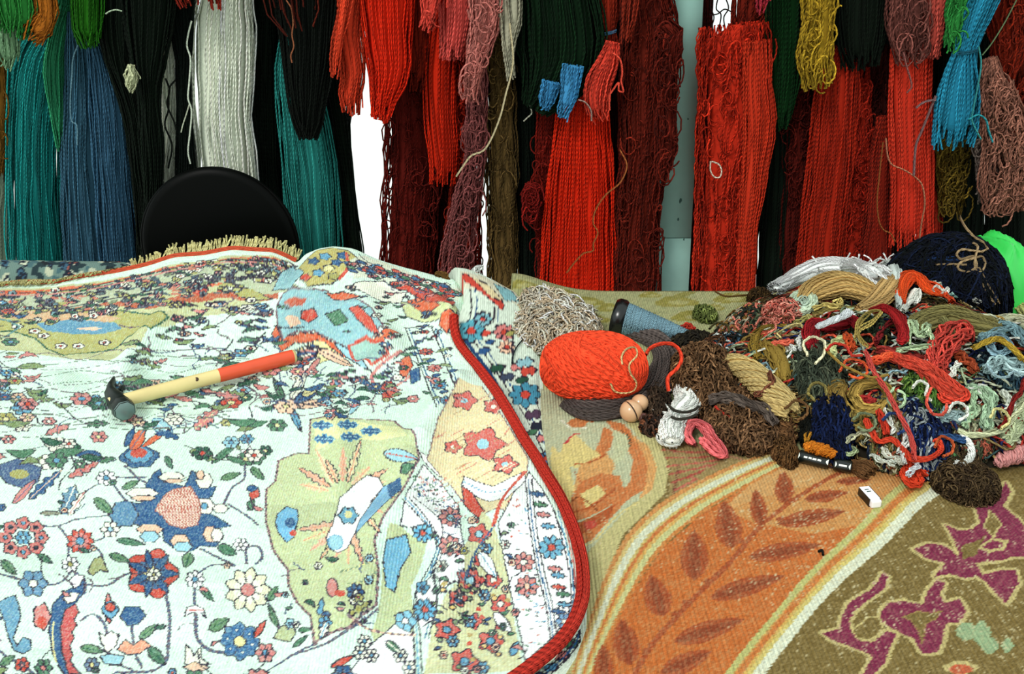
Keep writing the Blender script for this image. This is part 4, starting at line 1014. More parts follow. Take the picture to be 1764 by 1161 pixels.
# folds between medallion and binding: white borders with guard stripes, tawny ground with red flowers
TAN = (226, 208, 160)
A.poly([(790, 650), (830, 665), (880, 740), (910, 790), (905, 840), (870, 880), (820, 890), (780, 840), (735, 790), (755, 720)], TAN, BRN, 2)
for x, y, r in ((832, 765, 34), (800, 690, 20), (850, 700, 16), (780, 770, 14), (870, 800, 20)):
    A.poly(ell(x, y, r, r * .75, 20, .22, 5), (206, 96, 88), OUT, 1.2); A.poly(ell(x, y, r * .35, r * .28), LBLUE if r > 18 else CREAM, RED, 1.2)
for k in range(60):   # fine wrong-side ribs of the pile
    x = r2.uniform(745, 895); y = r2.uniform(670, 880)
    A.line([(x, y), (x + 22, y - 12)], 1.0, [(206, 120, 100), (240, 226, 190), (180, 150, 110)][k % 3])
A.poly([(800, 820), (850, 838), (905, 812), (905, 838), (870, 862), (820, 855), (795, 835)], WHT, OUT, 1.5); A.curve([(800, 830), (840, 848), (890, 838)], 4, BLUE, dash=5, col2=WHT)
A.poly([(795, 835), (815, 850), (835, 880), (825, 892), (800, 870)], RED, OUT, 1.3)
A.poly([(700, 850), (730, 800), (760, 832), (790, 870), (795, 920), (802, 970), (795, 1000), (760, 1020), (745, 980), (760, 940), (735, 900), (690, 905)], WHT, OUT, 1.6)
A.poly([(670, 900), (690, 905), (735, 935), (725, 975), (708, 1010), (712, 1060), (716, 1130), (700, 1161), (660, 1161), (640, 1090), (655, 1040), (660, 960)], KH)
A.poly([(665, 930), (700, 920), (708, 950), (690, 980), (680, 1020), (665, 1010), (660, 970)], (110, 175, 210), OUT, 1.3)
for off, ww, c in ((0, 2.2, OUT), (5, 1.8, BLUE), (11, 2.2, OUT)):
    A.curve([(692 + off, 858 - off * .3), (722 + off, 890), (745 + off * .6, 918), (752 + off, 945), (735 + off, 985), (716 + off, 1020), (712 + off, 1070), (716 + off, 1161)], ww, c)
A.curve([(712, 855), (760, 900), (758, 945)], 2, OUT)
for off in (0, 6):
    A.curve([(760 - off, 940), (748 - off, 985), (754 - off, 1030), (748 - off, 1060), (738 - off, 1100)], 2.2, [OUT, NAVY][off > 0])
A.poly([(716, 1020), (745, 990), (752, 1030), (748, 1066), (722, 1085)], WHT, OUT, 1.4)
flower(A, 729, 918, 17, (90, 165, 205), RED, OUT, 9); flower(A, 732, 1050, 18, (90, 165, 205), RED, OUT, 9); flower(A, 775, 890, 18, ROSE, CREAM, OUT, 8); flower(A, 775, 940, 18, ROSE, YEL, OUT, 8); flower(A, 760, 975, 10, CREAM, RED, OUT, 6)
flower(A, 698, 1070, 18, (130, 190, 215), WHT, OUT, 5); flower(A, 728, 1012, 11, BLUE, NAVY, OUT, 5)
A.poly([(800, 940), (830, 880), (850, 905), (870, 960), (900, 1161), (730, 1161), (745, 1075), (770, 1020), (800, 1000)], (204, 204, 156))
for x, y, r in ((825, 920, 18), (810, 1000, 22), (790, 1030, 16), (850, 1000, 14), (862, 1040, 16), (815, 1070, 14), (770, 1085, 20), (845, 1105, 20), (800, 1140, 22), (865, 1075, 12), (830, 965, 14)):
    A.poly(ell(x, y, r, r * .9, 22, .22, 5), (200, 84, 76), OUT, 1.3); A.poly(ell(x, y, r * .38, r * .35), [LBLUE, CREAM, BLUE][int(x) % 3], OUT, 1)
for x, y in ((835, 1025), (810, 1070), (780, 1105), (838, 945), (832, 1150)):
    flower(A, x, y, 10, BLUE, CREAM, OUT, 6)
leaf(A, 825, 950, 855, 995, 22, WHT, OUT, BLUE); leaf(A, 850, 1055, 882, 1090, 18, WHT, OUT); leaf(A, 880, 1130, 893, 1105, 14, BLUE, OUT)
for k in range(26):
    A.poly(ell(r2.uniform(745, 880), r2.uniform(1000, 1160), 5, 4), [(176, 150, 90), (224, 190, 120), RED, (120, 140, 100)][k % 4], OUT if k % 2 else None, 1)
A.curve([(850, 905), (865, 860), (905, 812)], 7, RED); A.curve([(800, 1000), (820, 950), (852, 905)], 3, NAVY)
# main white border parallel to the binding, with its guard stripes
MB_ = [(858, 900), (880, 860), (912, 812), (925, 830), (950, 870), (975, 930), (990, 1000), (986, 1050), (960, 1090), (905, 1140), (898, 1100), (880, 1020), (868, 960)]
A.poly(MB_, WHT, OUT, 1.6)
for off, ww, c in ((0, 2.4, OUT), (5, 2, NAVY), (11, 2.4, OUT)):
    A.curve([(905 + off, 825), (912 + off, 900), (925 + off, 980), (940 + off, 1040), (948 + off, 1100)], ww, c)
for off, c in ((0, OUT), (6, BLUE), (12, ROSE)):
    A.curve([(955 + off, 880), (976 + off * .8, 960), (985 + off * .6, 1020), (978 + off * .5, 1062)], 2.0, c)
flower(A, 950, 943, 21, (96, 160, 190), RED, OUT, 9); flower(A, 902, 968, 17, ROSE, CREAM, OUT, 8); flower(A, 908, 1010, 18, ROSE, PEACH, OUT, 8); flower(A, 972, 1070, 13, (110, 150, 190), CREAM, OUT, 6); flower(A, 870, 938, 8, CREAM, RED, OUT, 6)
for y, xx, c in ((850, 926, NAVY), (868, 930, GREEN), (885, 936, ROSE), (905, 944, BLUE), (978, 955, ROSE), (990, 962, BLUE), (1010, 962, RED), (1022, 970, GREEN), (1040, 972, BLUE), (1052, 962, NAVY)):
    leaf(A, xx - 12, y, xx + 14, y + 3, 9, c, OUT, None, ser=3)
for k in range(70):
    t = r2.random(); x = r2.uniform(868, 912) + 30 * t; y = 850 + 270 * t + r2.uniform(-10, 10)
    A.line([(x, y), (x + r2.uniform(2, 6), y + r2.uniform(-3, 3))], 2.2, [RED, GREEN, OUT, BLUE][k % 4])
for k in range(110):
    t = r2.random(); x = 700 + 75 * t + r2.uniform(0, 25); y = 828 + 55 * t + r2.uniform(-22, 22)
    A.line([(x, y), (x + 4, y - 2)], 2, [OUT, GREEN, ROSE, NAVY][k % 4])
# lower middle corner
A.poly([(600, 1161), (640, 1110), (680, 1075), (712, 1090), (715, 1161)], WHT, OUT, 1.6); A.curve([(600, 1060), (640, 1085), (715, 1095)], 5, BRN, dash=6, col2=PEACH)
for x, y in ((628, 1105), (620, 1125), (640, 1130), (690, 1130), (705, 1150)): flower(A, x, y, 11, CREAM, BLUE, OUT, 6)
leaf(A, 665, 1105, 690, 1125, 14, GREEN, OUT, CREAM); leaf(A, 570, 1150, 610, 1130, 12, RED, OUT)

# small scattered filler over the field, denser towards the back, and beyond the picture
occ = [(310, 875, 95), (262, 988, 45), (413, 1105, 45), (427, 1016, 40), (40, 926, 50), (600, 900, 140), (190, 1090, 60), (100, 1080, 50), (820, 900, 170), (580, 540, 110), (130, 570, 120), (238, 770, 45), (600, 1040, 90)]
def free(x, y, k=1.0): return all((x - a) ** 2 + (y - b) ** 2 > (k * r) ** 2 for a, b, r in occ)
def scatter(n, X, Yr, big, k=1.0, blk=True):
    for i in range(n):
        x = r2.uniform(*X); y = r2.uniform(*Yr)
        if blk and not free(x, y, k): continue
        if blk and x > np.interp(y, [540, 700, 760, 1161], [690, 690, 470, 430]): continue
        kq = ratio(y); s = big * r2.uniform(.6, 1.2); t = r2.random()
        c = [NAVY, BLUE, RED, ROSE, GREEN, DGREEN, OLIVE, CREAM, LBLUE, PEACH][r2.integers(10)]
        if t < .30: flower(A, x, y, s * .8, c, [YEL, RED, BLUE, CREAM][r2.integers(4)], OUT, 6, petal_lines=s > 13)
        elif t < .72:
            a = r2.uniform(-.6, .6) + (3.14 if r2.random() < .5 else 0)
            leaf(A, x, y, x + 2.2 * s * math.cos(a), y + 2.0 * s * kq * math.sin(a), s * .9 * max(kq, .4), [GREEN, DGREEN, NAVY, ROSE, (120, 140, 90)][r2.integers(5)], OUT, None, ser=3 if s > 12 and r2.random() < .4 else 0, ow=1.5, bend=r2.uniform(-.2, .2))
        else:
            a = r2.uniform(0, 6.28); p = [(x, y)]
            for q in range(4):
                a += r2.uniform(-.8, .8); p.append((p[-1][0] + s * 1.0 * math.cos(a), p[-1][1] + s * kq * math.sin(a)))
            A.curve(p, 2.4, [STEM, OUT, ST2][r2.integers(3)], n=12)
scatter(360, (-80, 620), (515, 700), 15, .9)
scatter(150, (-80, 500), (620, 800), 21, .95)
scatter(60, (560, 690), (640, 720), 12, .5)
scatter(46, (640, 790), (560, 690), 11, 0, False)
scatter(40, (600, 780), (490, 580), 10, 0, False)
scatter(60, (740, 900), (890, 1160), 8, 0, False)
scatter(24, (480, 640), (960, 1090), 9, 0, False)
scatter(40, (-20, 460), (780, 1161), 9, 1.05)
scatter(260, (-420, -20), (520, 1320), 22, 0, False)
scatter(170, (-60, 640), (1165, 1340), 22, 0, False)
for k in range(14):      # wandering vines across the middle field
    x = -60 + r2.uniform(0, 60); y = 620 + k * 10
    p = [(x + i * 55, y + r2.uniform(-9, 9) - i * 2) for i in range(9)]
    A.curve(p, 1.8, [STEM, (90, 110, 90)][k % 2], n=60)
# worn, knotted look
img = A.img
kn = r2.normal(0, 1, (A.ny, A.nx, 1)); kn[1:] = .6 * kn[1:] + .4 * kn[:-1]
fd = r2.random((A.ny, A.nx, 1)) ** 2 * .42
img += (np.array(IV, np.float32) - img) * fd.astype(np.float32)
img *= (1 + 0.055 * kn); img += r2.normal(0, 3.0, img.shape)
ab = np.repeat(np.repeat(r2.normal(0, 1, (A.ny // 40 + 1, 3, 1)), 40, 0)[:A.ny], A.nx // 3 + 1, 1)[:, :A.nx]
img *= 1 + 0.02 * ab
np.clip(img, 0, 255, img)

def sample(wv, x, y):
    i = np.clip(((x - wv.x0) / wv.res).astype(int), 0, wv.nx - 1); j = np.clip(((y - wv.y0) / wv.res).astype(int), 0, wv.ny - 1)
    return srgb(wv.img[j, i])

def sheet(name, X, Y, Z, wv, mat, thick=0.006):
    nv, nu = X.shape
    v = np.stack([X, Y, Z], -1).reshape(-1, 3)
    c = sample(wv, X, Y).reshape(-1, 3)
    idx = np.arange(nv * nu).reshape(nv, nu)
    q = np.stack([idx[:-1, :-1], idx[:-1, 1:], idx[1:, 1:], idx[1:, :-1]], -1).reshape(-1, 4)
    # a turned-down edge gives the sheet its thickness
    ring = np.concatenate([idx[0, :], idx[1:, -1], idx[-1, -2::-1], idx[-2:0:-1, 0]])
    lo = v[ring].copy(); lo[:, 2] -= thick
    b0 = len(v); m = len(ring); k = np.arange(m)
    q2 = np.stack([ring[k], b0 + k, b0 + (k + 1) % m, ring[(k + 1) % m]], -1)
    me = make_mesh(name, np.concatenate([v, lo]), np.concatenate([q, q2]), col=np.concatenate([c, c[ring] * 1.0]), mat=mat)
    return link(name, me)

NU, NV = 640, 540
pyv = np.linspace(1330, 440, NV)
ydist = W(np.full(NV, 882.0), pyv, 0.02)[:, 1]
y0_ = 0.62
_yy = np.linspace(y0_, 1.66, 3000)            # rows closer together where the folds rise steeply
_acc = np.zeros(3000)
for _x in np.linspace(-.75, .10, 18):
    _x2 = _x * (_yy * cp + CAMH * sp) / (1.6 * cp + CAMH * sp)
    _z = hA(_x2, _yy) - CAMH
    _pr = F * (_yy * sp + _z * cp) / (_yy * cp - _z * sp)
    _acc[1:] += np.cumsum(np.maximum(np.abs(np.diff(_pr)), .12))
sv = (np.interp(np.linspace(0, _acc[-1], NV), _acc, _yy) - y0_) / (1.66 - y0_)
u = np.linspace(0, 1, NU)[None]
yb_ = y0_ + sv[:, None] * (1.66 - y0_)
def yfar(x): return np.interp(x, [W(505, 450, .12)[0], W(540, 440, .13)[0]], [1.655, 1.715])
XR = xr(yb_)
XL = W(-150, 880, 0)[0] * (yb_ * cp + CAMH * sp) / (W(-150, 880, 0)[1] * cp + CAMH * sp)
X = XL + (XR - XL) * u
Yg = y0_ + sv[:, None] * (yfar(X) - y0_)
X = XL + (xr(Yg) - XL) * u
Z = hA(X, Yg)
rug = sheet('persian_rug', X, Yg, Z, A, M_RUG)
tag(rug, 'ivory patterned rug with red edge and khaki medallion, spread across the left', 'rug')
# red selvedge
yy = np.linspace(0.63, BY.max() - .02, 90)
yy = BY[0] + (BY[18] - BY[0]) * np.linspace(0, 1, 90)
mb = MB()
bx = np.interp(yy, BY[_o], BX[_o])
P = np.stack([bx + .001, yy, hA(bx - .010, yy) + .001], -1)
kk = np.hanning(7); kk /= kk.sum()
for a in range(3):
    P[:, a] = np.convolve(np.pad(P[:, a], 3, 'edge'), kk, 'valid')
sel = smooth_path(P, 110)
bundle(mb, P, .0066, .0058, 26, .0017, (218, 62, 48), K=120, wiggle=.0003, twist=.6, ends=(0, 0), var=.10, inner=0)
mb.build('red_binding', rug)['label'] = 'red overcast edge binding'
# fringe along the far edge
mb = MB()
nf = 330
tx = np.linspace(W(-160, 500, .05)[0], W(506, 452, .11)[0], nf) + rng.normal(0, .002, nf)
ty = yfar(tx) - .004
tz = hA(tx, ty) + .003
lean = np.interp(tx, [W(0, 490, .05)[0], W(180, 480, .05)[0], W(330, 440, .1)[0]], [-1.0, -.75, 1.0])
L = rng.uniform(.016, .026, nf) * np.where(lean < 0, 1.7, 1.0)
t = np.linspace(0, 1, 6)[None]
jx = rng.normal(0, .004, (nf, 1))
Pf = np.stack([tx[:, None] + jx * t, ty[:, None] + .75 * lean[:, None] * L[:, None] * t,
               tz[:, None] + L[:, None] * (np.where(lean[:, None] > 0, .75, .15) * t + rng.normal(0, .06, (nf, 1)) * t**2)], -1)
on = hA(Pf[..., 0], Pf[..., 1]) + .0055
Pf[..., 2] = np.where(lean[:, None] < 0, on + .002 * t, Pf[..., 2])
mb.strands(Pf, .0019, srgb((222, 214, 150)), m=3, var=.15)
cw = np.linspace(0, 1, 80); cx_ = tx[0] + (tx[-1] - tx[0]) * cw
mb.strands(np.stack([cx_, yfar(cx_) - .012, hA(cx_, yfar(cx_) - .012) + .003], -1)[None], .004, srgb((205, 84, 56)), m=6, var=.01)
mb.strands(np.stack([cx_, yfar(cx_) - .005, hA(cx_, yfar(cx_) - .005) + .003], -1)[None], .003, srgb((214, 200, 130)), m=6, var=.01)
f_ = mb.build('fringe', rug); f_['kind'] = 'stuff'; f_['label'] = 'yellowish cut fringe with red edge cord'

# --- second rug: blue-flowered border strip under the red edge
OUTER = np.array([(850, 1400), (905, 1260), (960, 1180), (992, 1130), (1010, 1080), (1012, 1020), (1004, 962), (978, 905), (960, 835), (947, 765), (938, 705), (934, 640), (926, 582), (915, 548), (903, 528), (893, 515)], float)
_q = W(OUTER[:, 0], OUTER[:, 1], np.where(OUTER[:, 1] < 600, .02, .006))
_p = np.argsort(_q[:, 1])
def xo(y): return np.interp(y, _q[_p, 1], _q[_p, 0])
def hB(x, y):
    e = xo(y) - x
    z = 0.007 + np.minimum(crest(x, y, .12, .06), .085) * .96
    z = z + .020 * np.exp(-((e - .10) / .07) ** 2) * np.clip((y - 1.30) / .15, 0, 1)
    return np.where(e < .01, np.maximum(z - (.01 - e) * .8, .004), z)
hB_exact = hB
hB = Field(hB_exact, -.6, .45, .45, 1.95, .0035)
B = Weave(-0.35, 0.25, 0.55, 1.80, 0.00125, (206, 220, 202), hB)
B.poly([(780, 470), (850, 484), (900, 515), (890, 525), (840, 505), (790, 500)], (208, 206, 180)); B.poly([(800, 470), (870, 525), (866, 535), (812, 492), (790, 480)], RED, OUT, 1.5)
B.poly([(812, 478), (840, 490), (870, 522), (846, 512)], (220, 205, 160), OUT, 1.4); B.poly([(850, 488), (880, 500), (896, 520), (870, 518)], (130, 180, 185), OUT, 1.4)
for off, c, w_ in ((0, OUT, 2.4), (9, NAVY, 3)):
    B.curve([(800 + off, 570), (836 + off, 612), (868 + off, 660), (900 + off, 710), (925 + off, 755), (952 + off, 820), (975, 880)], w_, c)
B.curve([(800, 585), (838, 635), (872, 690), (905, 748), (940, 815), (978, 890), (1000, 960)], 9, (38, 70, 110))
B.curve([(810, 500), (812, 530), (808, 560)], 2.4, OUT); B.curve([(818, 498), (822, 520), (818, 545)], 2, NAVY); B.curve([(852, 530), (850, 555)], 3, OUT); B.curve([(858, 530), (858, 556)], 2, NAVY)
for x, y, r, p_ in ((812, 570, 23, (86, 160, 175)), (832, 550, 15, (120, 170, 180)), (905, 680, 26, (70, 140, 165)), (873, 598, 14, PEACH), (868, 572, 17, ROSE), (940, 790, 14, (70, 110, 150))):
    flower(B, x, y, r, p_, RED, OUT, 8, ry=r * .8)
for x, y, wd, c in ((835, 605, 12, NAVY), (858, 635, 14, DGREEN), (875, 650, 14, (60, 70, 90)), (893, 632, 14, ROSE), (880, 575, 10, OLIVE), (905, 625, 16, LB), (912, 640, 15, RED), (900, 655, 12, DGREEN), (920, 715, 16, (80, 60, 80)), (930, 735, 16, DK), (938, 755, 14, ROSE),
                    (918, 745, 10, GREEN), (948, 780, 12, BLUE), (950, 810, 12, PEACH), (960, 835, 10, NAVY), (838, 575, 10, RED), (845, 590, 9, NAVY), (985, 1110, 14, GREEN), (968, 1130, 14, ROSE), (950, 1150, 14, BLUE), (930, 1165, 12, NAVY)):
    leaf(B, x - wd, y + 2, x + wd, y - 4, wd, c, OUT, None, ser=2 if wd > 13 else 0)
B.curve([(890, 560), (882, 590), (884, 625)], 2.4, OUT); B.curve([(922, 690), (944, 740), (955, 800)], 2, OUT)
for off, c in ((0, OUT), (8, NAVY), (16, OUT)):
    B.curve([(900 + off, 1190), (950 + off, 1145), (985 + off * .7, 1110), (1000, 1085)], 2.4, c)
B.img *= 1 + .05 * r2.normal(0, 1, (B.ny, B.nx, 1)); np.clip(B.img, 0, 255, B.img)
nu, nv = 100, 340
pyv = np.linspace(1330, 440, nv)
ydist = W(np.full(nv, 882.0), pyv, 0.02)[:, 1]; sv = (ydist - ydist[0]) / (ydist[-1] - ydist[0])
yb = 0.63 + sv[:, None] * (1.70 - 0.63); u = np.linspace(0, 1, nu)[None]
xi = np.minimum(xr(yb) - .05, xo(yb) - .06)
X = xi + (xo(yb) - xi) * u; Yg = np.broadcast_to(yb, X.shape)
Zb = hB(X, Yg)
inside = xr(Yg) - X
Zb = np.where(inside > 0, np.minimum(Zb, hA(np.minimum(X, xr(Yg)), Yg) - .008), Zb)
Zb = np.where(inside > .012, np.minimum(Zb, .006 + 0 * Zb) , Zb)
rug2 = sheet('border_rug', X, Yg, Zb, B, M_RUG, .005)
tag(rug2, 'blue-flowered rug border peeping out along the right of the red edge', 'rug')

# --- third rug behind the fringe at the far left
def hC(x, y): return np.full(np.shape(x), .05)
Cw = Weave(-1.55, -.3, 1.55, 1.85, .002, (104, 128, 120), hC)
for i in range(900):
    x = r2.uniform(-260, 300); y = r2.uniform(446, 530)
    if r2.random() < .3: flower(Cw, x, y, r2.uniform(4, 8), [(190, 196, 172), (150, 84, 70), (60, 92, 112)][r2.integers(3)], DK, DK, 5, ry=r2.uniform(2, 4), petal_lines=False)
    else: leaf(Cw, x - 8, y + r2.uniform(-3, 3), x + 8, y + r2.uniform(-3, 3), r2.uniform(2.5, 5), [(40, 56, 60), (36, 40, 44), (70, 100, 104), (180, 186, 160)][r2.integers(4)], None)
xs = np.linspace(-1.45, V(268, 450, 1.715)[0], 260)[None]; ys = np.linspace(1.655, 1.735, 60)[:, None]
X = np.broadcast_to(xs, (60, 260)); Yg = np.broadcast_to(ys, X.shape)
zt = V(np.array([-400, 0, 100, 200, 268.]), np.array([448, 452, 454, 455, 462.]), 1.712)
Zc_ = np.interp(X, zt[:, 0], zt[:, 2]) * np.exp(-((Yg - 1.712) / .05) ** 2) + .004
# stay behind the first rug
Zc_ = np.where(Yg < 1.672, .004, Zc_)
rug3 = sheet('dark_rug', X, Yg, Zc_, Cw, M_RUG, .004)
tag(rug3, 'dark blue-grey patterned rug fold showing behind the yellow fringe at far left', 'rug')

# --- tapestry rug on the right (flat woven)
def hK(x, y):
    d = np.exp(-((x - .0) / .09) ** 2 - ((y - 1.70) / .07) ** 2)
    return .004 + .050 * d * (x > -9) + 0.0015 * np.sin(x * 9 + 2) * np.sin(y * 7)
hK = Field(hK, -.5, 1.5, .45, 1.95, .006)
K_ = Weave(-.35, 1.35, .52, 1.80, .00125, (118, 98, 52), hK)
K_.poly([(820, 440), (1900, 440), (1900, 640), (1400, 780), (1335, 790), (1160, 780), (1000, 720), (900, 640)], (166, 170, 122))
for x, y, rx, ry in ((1165, 520, 38, 9), (1262, 514, 34, 9), (1195, 545, 40, 9), (1010, 520, 30, 8), (900, 490, 26, 7), (970, 505, 24, 6), (1230, 530, 18, 6), (1050, 530, 22, 7), (1120, 508, 20, 5), (1290, 530, 22, 7), (1020, 550, 30, 8)):
    K_.poly(ell(x, y, rx, ry, 18, .15, 3, .4), (146, 140, 66)); K_.poly(ell(x + 4, y + 1, rx * .5, ry * .4, 12), (174, 172, 112))
for x, y in ((1110, 545), (1180, 508), (940, 500), (1300, 512)):
    leaf(K_, x - 24, y + 5, x + 20, y - 6, 9, (140, 138, 70), None)
# oval medallion, lower left of the tapestry
SG = (190, 196, 160)
K_.poly([(880, 640), (1000, 690), (1090, 712), (1132, 758), (1152, 802), (1146, 850), (1110, 885), (1075, 920), (1045, 985), (1020, 1060), (990, 1161), (880, 1161), (860, 800)], (198, 190, 130))
K_.poly([(880, 640), (1000, 700), (1075, 722), (1110, 765), (1126, 805), (1120, 845), (1085, 872), (1045, 915), (1010, 955), (990, 1000), (880, 1100), (860, 800)], SG)
OR, LO, CY, DO = (204, 118, 66), (220, 160, 96), (226, 206, 132), (176, 84, 44)
K_.poly([(1040, 722), (1075, 730), (1105, 765), (1120, 805), (1115, 840), (1080, 862), (1050, 895), (1020, 930), (1000, 940), (996, 925), (1030, 900), (1060, 860), (1085, 830), (1090, 790), (1070, 755)], OR)
K_.poly([(1085, 745), (1118, 770), (1132, 805), (1124, 842), (1100, 862), (1112, 835), (1116, 802), (1104, 772)], LO)
K_.poly([(1040, 735), (1060, 745), (1050, 775), (1030, 790), (1012, 796), (1030, 768)], OR); K_.poly([(1055, 738), (1080, 750), (1084, 775), (1064, 800), (1040, 806), (1058, 780)], (196, 202, 160)); K_.curve([(1070, 742), (1082, 752), (1086, 770)], 3, (60, 60, 42))
K_.poly([(973, 760), (992, 748), (1015, 770), (1040, 786), (1020, 806), (985, 805), (960, 790)], CY); K_.curve([(974, 764), (990, 747), (997, 748)], 4, (196, 50, 60))
K_.poly([(1000, 800), (1045, 780), (1060, 800), (1050, 830), (1015, 845), (985, 850)], LO); K_.curve([(990, 800), (1020, 795), (1045, 782)], 3, DO)
K_.poly([(950, 765), (980, 800), (990, 840), (975, 880), (960, 850), (948, 800)], CY); K_.curve([(990, 812), (1002, 840), (985, 872)], 3, DO)
K_.poly([(1000, 830), (1035, 815), (1068, 820), (1076, 845), (1050, 872), (1015, 890), (985, 900), (972, 880)], OR); K_.poly([(1000, 850), (1030, 835), (1045, 850), (1010, 875)], CY); K_.curve([(980, 885), (1020, 872), (1060, 842)], 4, DO)
K_.poly([(985, 905), (1020, 890), (1060, 868), (1050, 892), (1015, 915), (990, 925)], DO); K_.poly([(975, 728), (1000, 715), (1016, 722), (1006, 735), (985, 735)], OR); K_.curve([(968, 724), (985, 738), (1012, 736)], 3, CREAM); K_.poly([(1000, 706), (1030, 716), (1020, 728), (1005, 722)], (188, 100, 56))
K_.curve([(1000, 945), (1030, 925), (1060, 890), (1100, 865)], 3, CY); K_.poly([(1005, 900), (1025, 895), (1030, 905), (1010, 915)], RED); K_.curve([(985, 862), (1000, 856), (1030, 880)], 3, (130, 60, 30))
# red triangle with stripes
K_.poly([(1135, 765), (1250, 760), (1340, 772), (1240, 815), (1150, 862), (1156, 805)], (150, 128, 80))
for y_ in range(6):
    K_.line([(1142 + 4 * y_, 775 + 14 * y_), (1200, 780 + 9 * y_), (1300 - 22 * y_, 766 + 11 * y_)], 5.5, [(176, 84, 70), (166, 70, 60), (190, 96, 80)][y_ % 3])
K_.line([(1150, 775), (1240, 812)], 3, (176, 130, 100)); K_.line([(1200, 770), (1280, 792)], 3, (186, 120, 96)); K_.line([(1160, 850), (1170, 800)], 3, (120, 60, 50))
def strip_between(La, Lb, stripes):
    a = smooth_path(np.c_[np.array(La, float), np.zeros(len(La))], 40)[:, :2]; b = smooth_path(np.c_[np.array(Lb, float), np.zeros(len(Lb))], 40)[:, :2]
    t = 0
    for w_, c in stripes:
        p = a + (b - a) * t; q = a + (b - a) * (t + w_ + .01); t += w_
        K_.poly(np.concatenate([p, q[::-1]]), c)
L1 = [(1328, 776), (1250, 806), (1150, 858), (1085, 915), (1045, 985), (1018, 1060), (985, 1161), (940, 1330)]
R1 = [(1362, 798), (1290, 836), (1210, 884), (1140, 945), (1090, 1020), (1050, 1095), (1020, 1161), (960, 1330)]
L2 = [(1590, 806), (1535, 846), (1478, 905), (1400, 978), (1330, 1060), (1248, 1161), (1130, 1330)]
R2 = [(1650, 832), (1592, 870), (1520, 942), (1440, 1012), (1372, 1090), (1318, 1161), (1200, 1330)]
K_.poly(R1 + L2[::-1], (198, 106, 50))
K_.poly([(1362, 798), (1480, 780), (1590, 806), (1535, 846), (1478, 905), (1400, 920), (1300, 900), (1250, 880)], (206, 142, 80))
K_.poly([(1362, 798), (1450, 790), (1420, 830), (1300, 860), (1230, 890), (1290, 836)], (210, 156, 96))
strip_between(L1, R1, ((.14, (206, 138, 76)), (.12, (214, 190, 120)), (.20, (218, 224, 196)), (.07, (206, 184, 110)), (.10, (204, 116, 60)), (.10, (216, 170, 92)), (.17, (204, 204, 140)), (.10, (206, 128, 64))))
strip_between(L2, R2, ((.20, (190, 190, 116)), (.06, (206, 150, 80)), (.18, (204, 118, 58)), (.10, (212, 172, 90)), (.14, (214, 196, 112)), (.32, (226, 232, 206))))
BRL = (166, 78, 44)
K_.curve([(1085, 1180), (1119, 1116), (1195, 1031), (1261, 965), (1308, 908), (1355, 870), (1420, 828), (1480, 800)], 9, BRL)
for x0, y0, x1, y1, wd in ((1146, 1060), (1118, 988), (0, 0), (0, 0), (0, 0)) if False else ((1143, 1062, 1120, 990, 40), (1196, 1000, 1196, 912, 42), (1262, 945, 1246, 862, 40), (1312, 905, 1300, 842, 26), (1352, 868, 1350, 812, 30), (1086, 1146, 1070, 1066, 40), (1042, 1180, 1038, 1110, 30),
                           (1288, 960, 1416, 938, 26), (1222, 1030, 1352, 992, 28), (1160, 1106, 1282, 1066, 30), (1338, 902, 1458, 880, 24), (1385, 860, 1462, 848, 18), (1138, 1160, 1226, 1122, 30), (1440, 830, 1500, 826, 12)):
    leaf(K_, x0, y0, x1, y1, wd * 1.15, BRL, None, ser=0); leaf(K_, x0, y0, x1, y1, wd * .5, (142, 66, 40), None)
for x, y in ((1150, 1068), (1205, 1012), (1260, 942), (1330, 905), (1100, 1130), (1222, 1000), (1166, 1048)):
    K_.poly(ell(x + 14, y - 10, 7, 5), (160, 74, 42))
# purple flowers on the brown field, outlined in cream
PU, PO, BF = (124, 40, 70), (196, 180, 118), (118, 98, 52)
def zz(p): return [(882 + x / 1.628, 448 + y / 1.628) for x, y in p]
FLB = zz([(1035, 985), (1060, 960), (1100, 955), (1150, 968), (1165, 930), (1190, 900), (1215, 905), (1200, 940), (1215, 962), (1255, 950), (1275, 985), (1255, 1015), (1215, 1020), (1210, 1060), (1195, 1100), (1150, 1102), (1125, 1062), (1090, 1045), (1060, 1030), (1035, 1010)])
TUL = zz([(1035, 880), (1056, 888), (1045, 920), (1000, 952), (962, 985), (946, 1010), (950, 1040), (975, 1066), (1010, 1072), (1050, 1040), (1080, 1046), (1060, 1085), (1045, 1130), (1010, 1165), (985, 1160), (1012, 1112), (985, 1098), (940, 1080), (900, 1068), (868, 1046), (920, 1035), (925, 1000), (945, 960), (1000, 928), (1028, 900)])
FLA = zz([(1125, 810), (1165, 795), (1215, 800), (1255, 832), (1242, 790), (1215, 742), (1255, 758), (1290, 755), (1312, 738), (1302, 700), (1284, 670), (1320, 664), (1345, 690), (1385, 622), (1400, 650), (1378, 690), (1420, 725), (1445, 760), (1450, 830), (1400, 832), (1370, 842), (1300, 850), (1320, 882), (1380, 868), (1412, 870), (1422, 905), (1385, 962), (1350, 930), (1330, 902), (1300, 886), (1270, 892), (1230, 880), (1185, 888), (1215, 850), (1160, 836)])
for p in (TUL, FLB, FLA):
    K_.line(p + [p[0]], 13, PO)
for p in (TUL, FLB, FLA):
    K_.poly(p, PU)
K_.poly(zz([(1340, 700), (1372, 740), (1350, 775), (1325, 748)]), BF, PO, 3); K_.poly(zz([(1260, 800), (1300, 790), (1330, 770), (1300, 830), (1262, 838)]), BF)
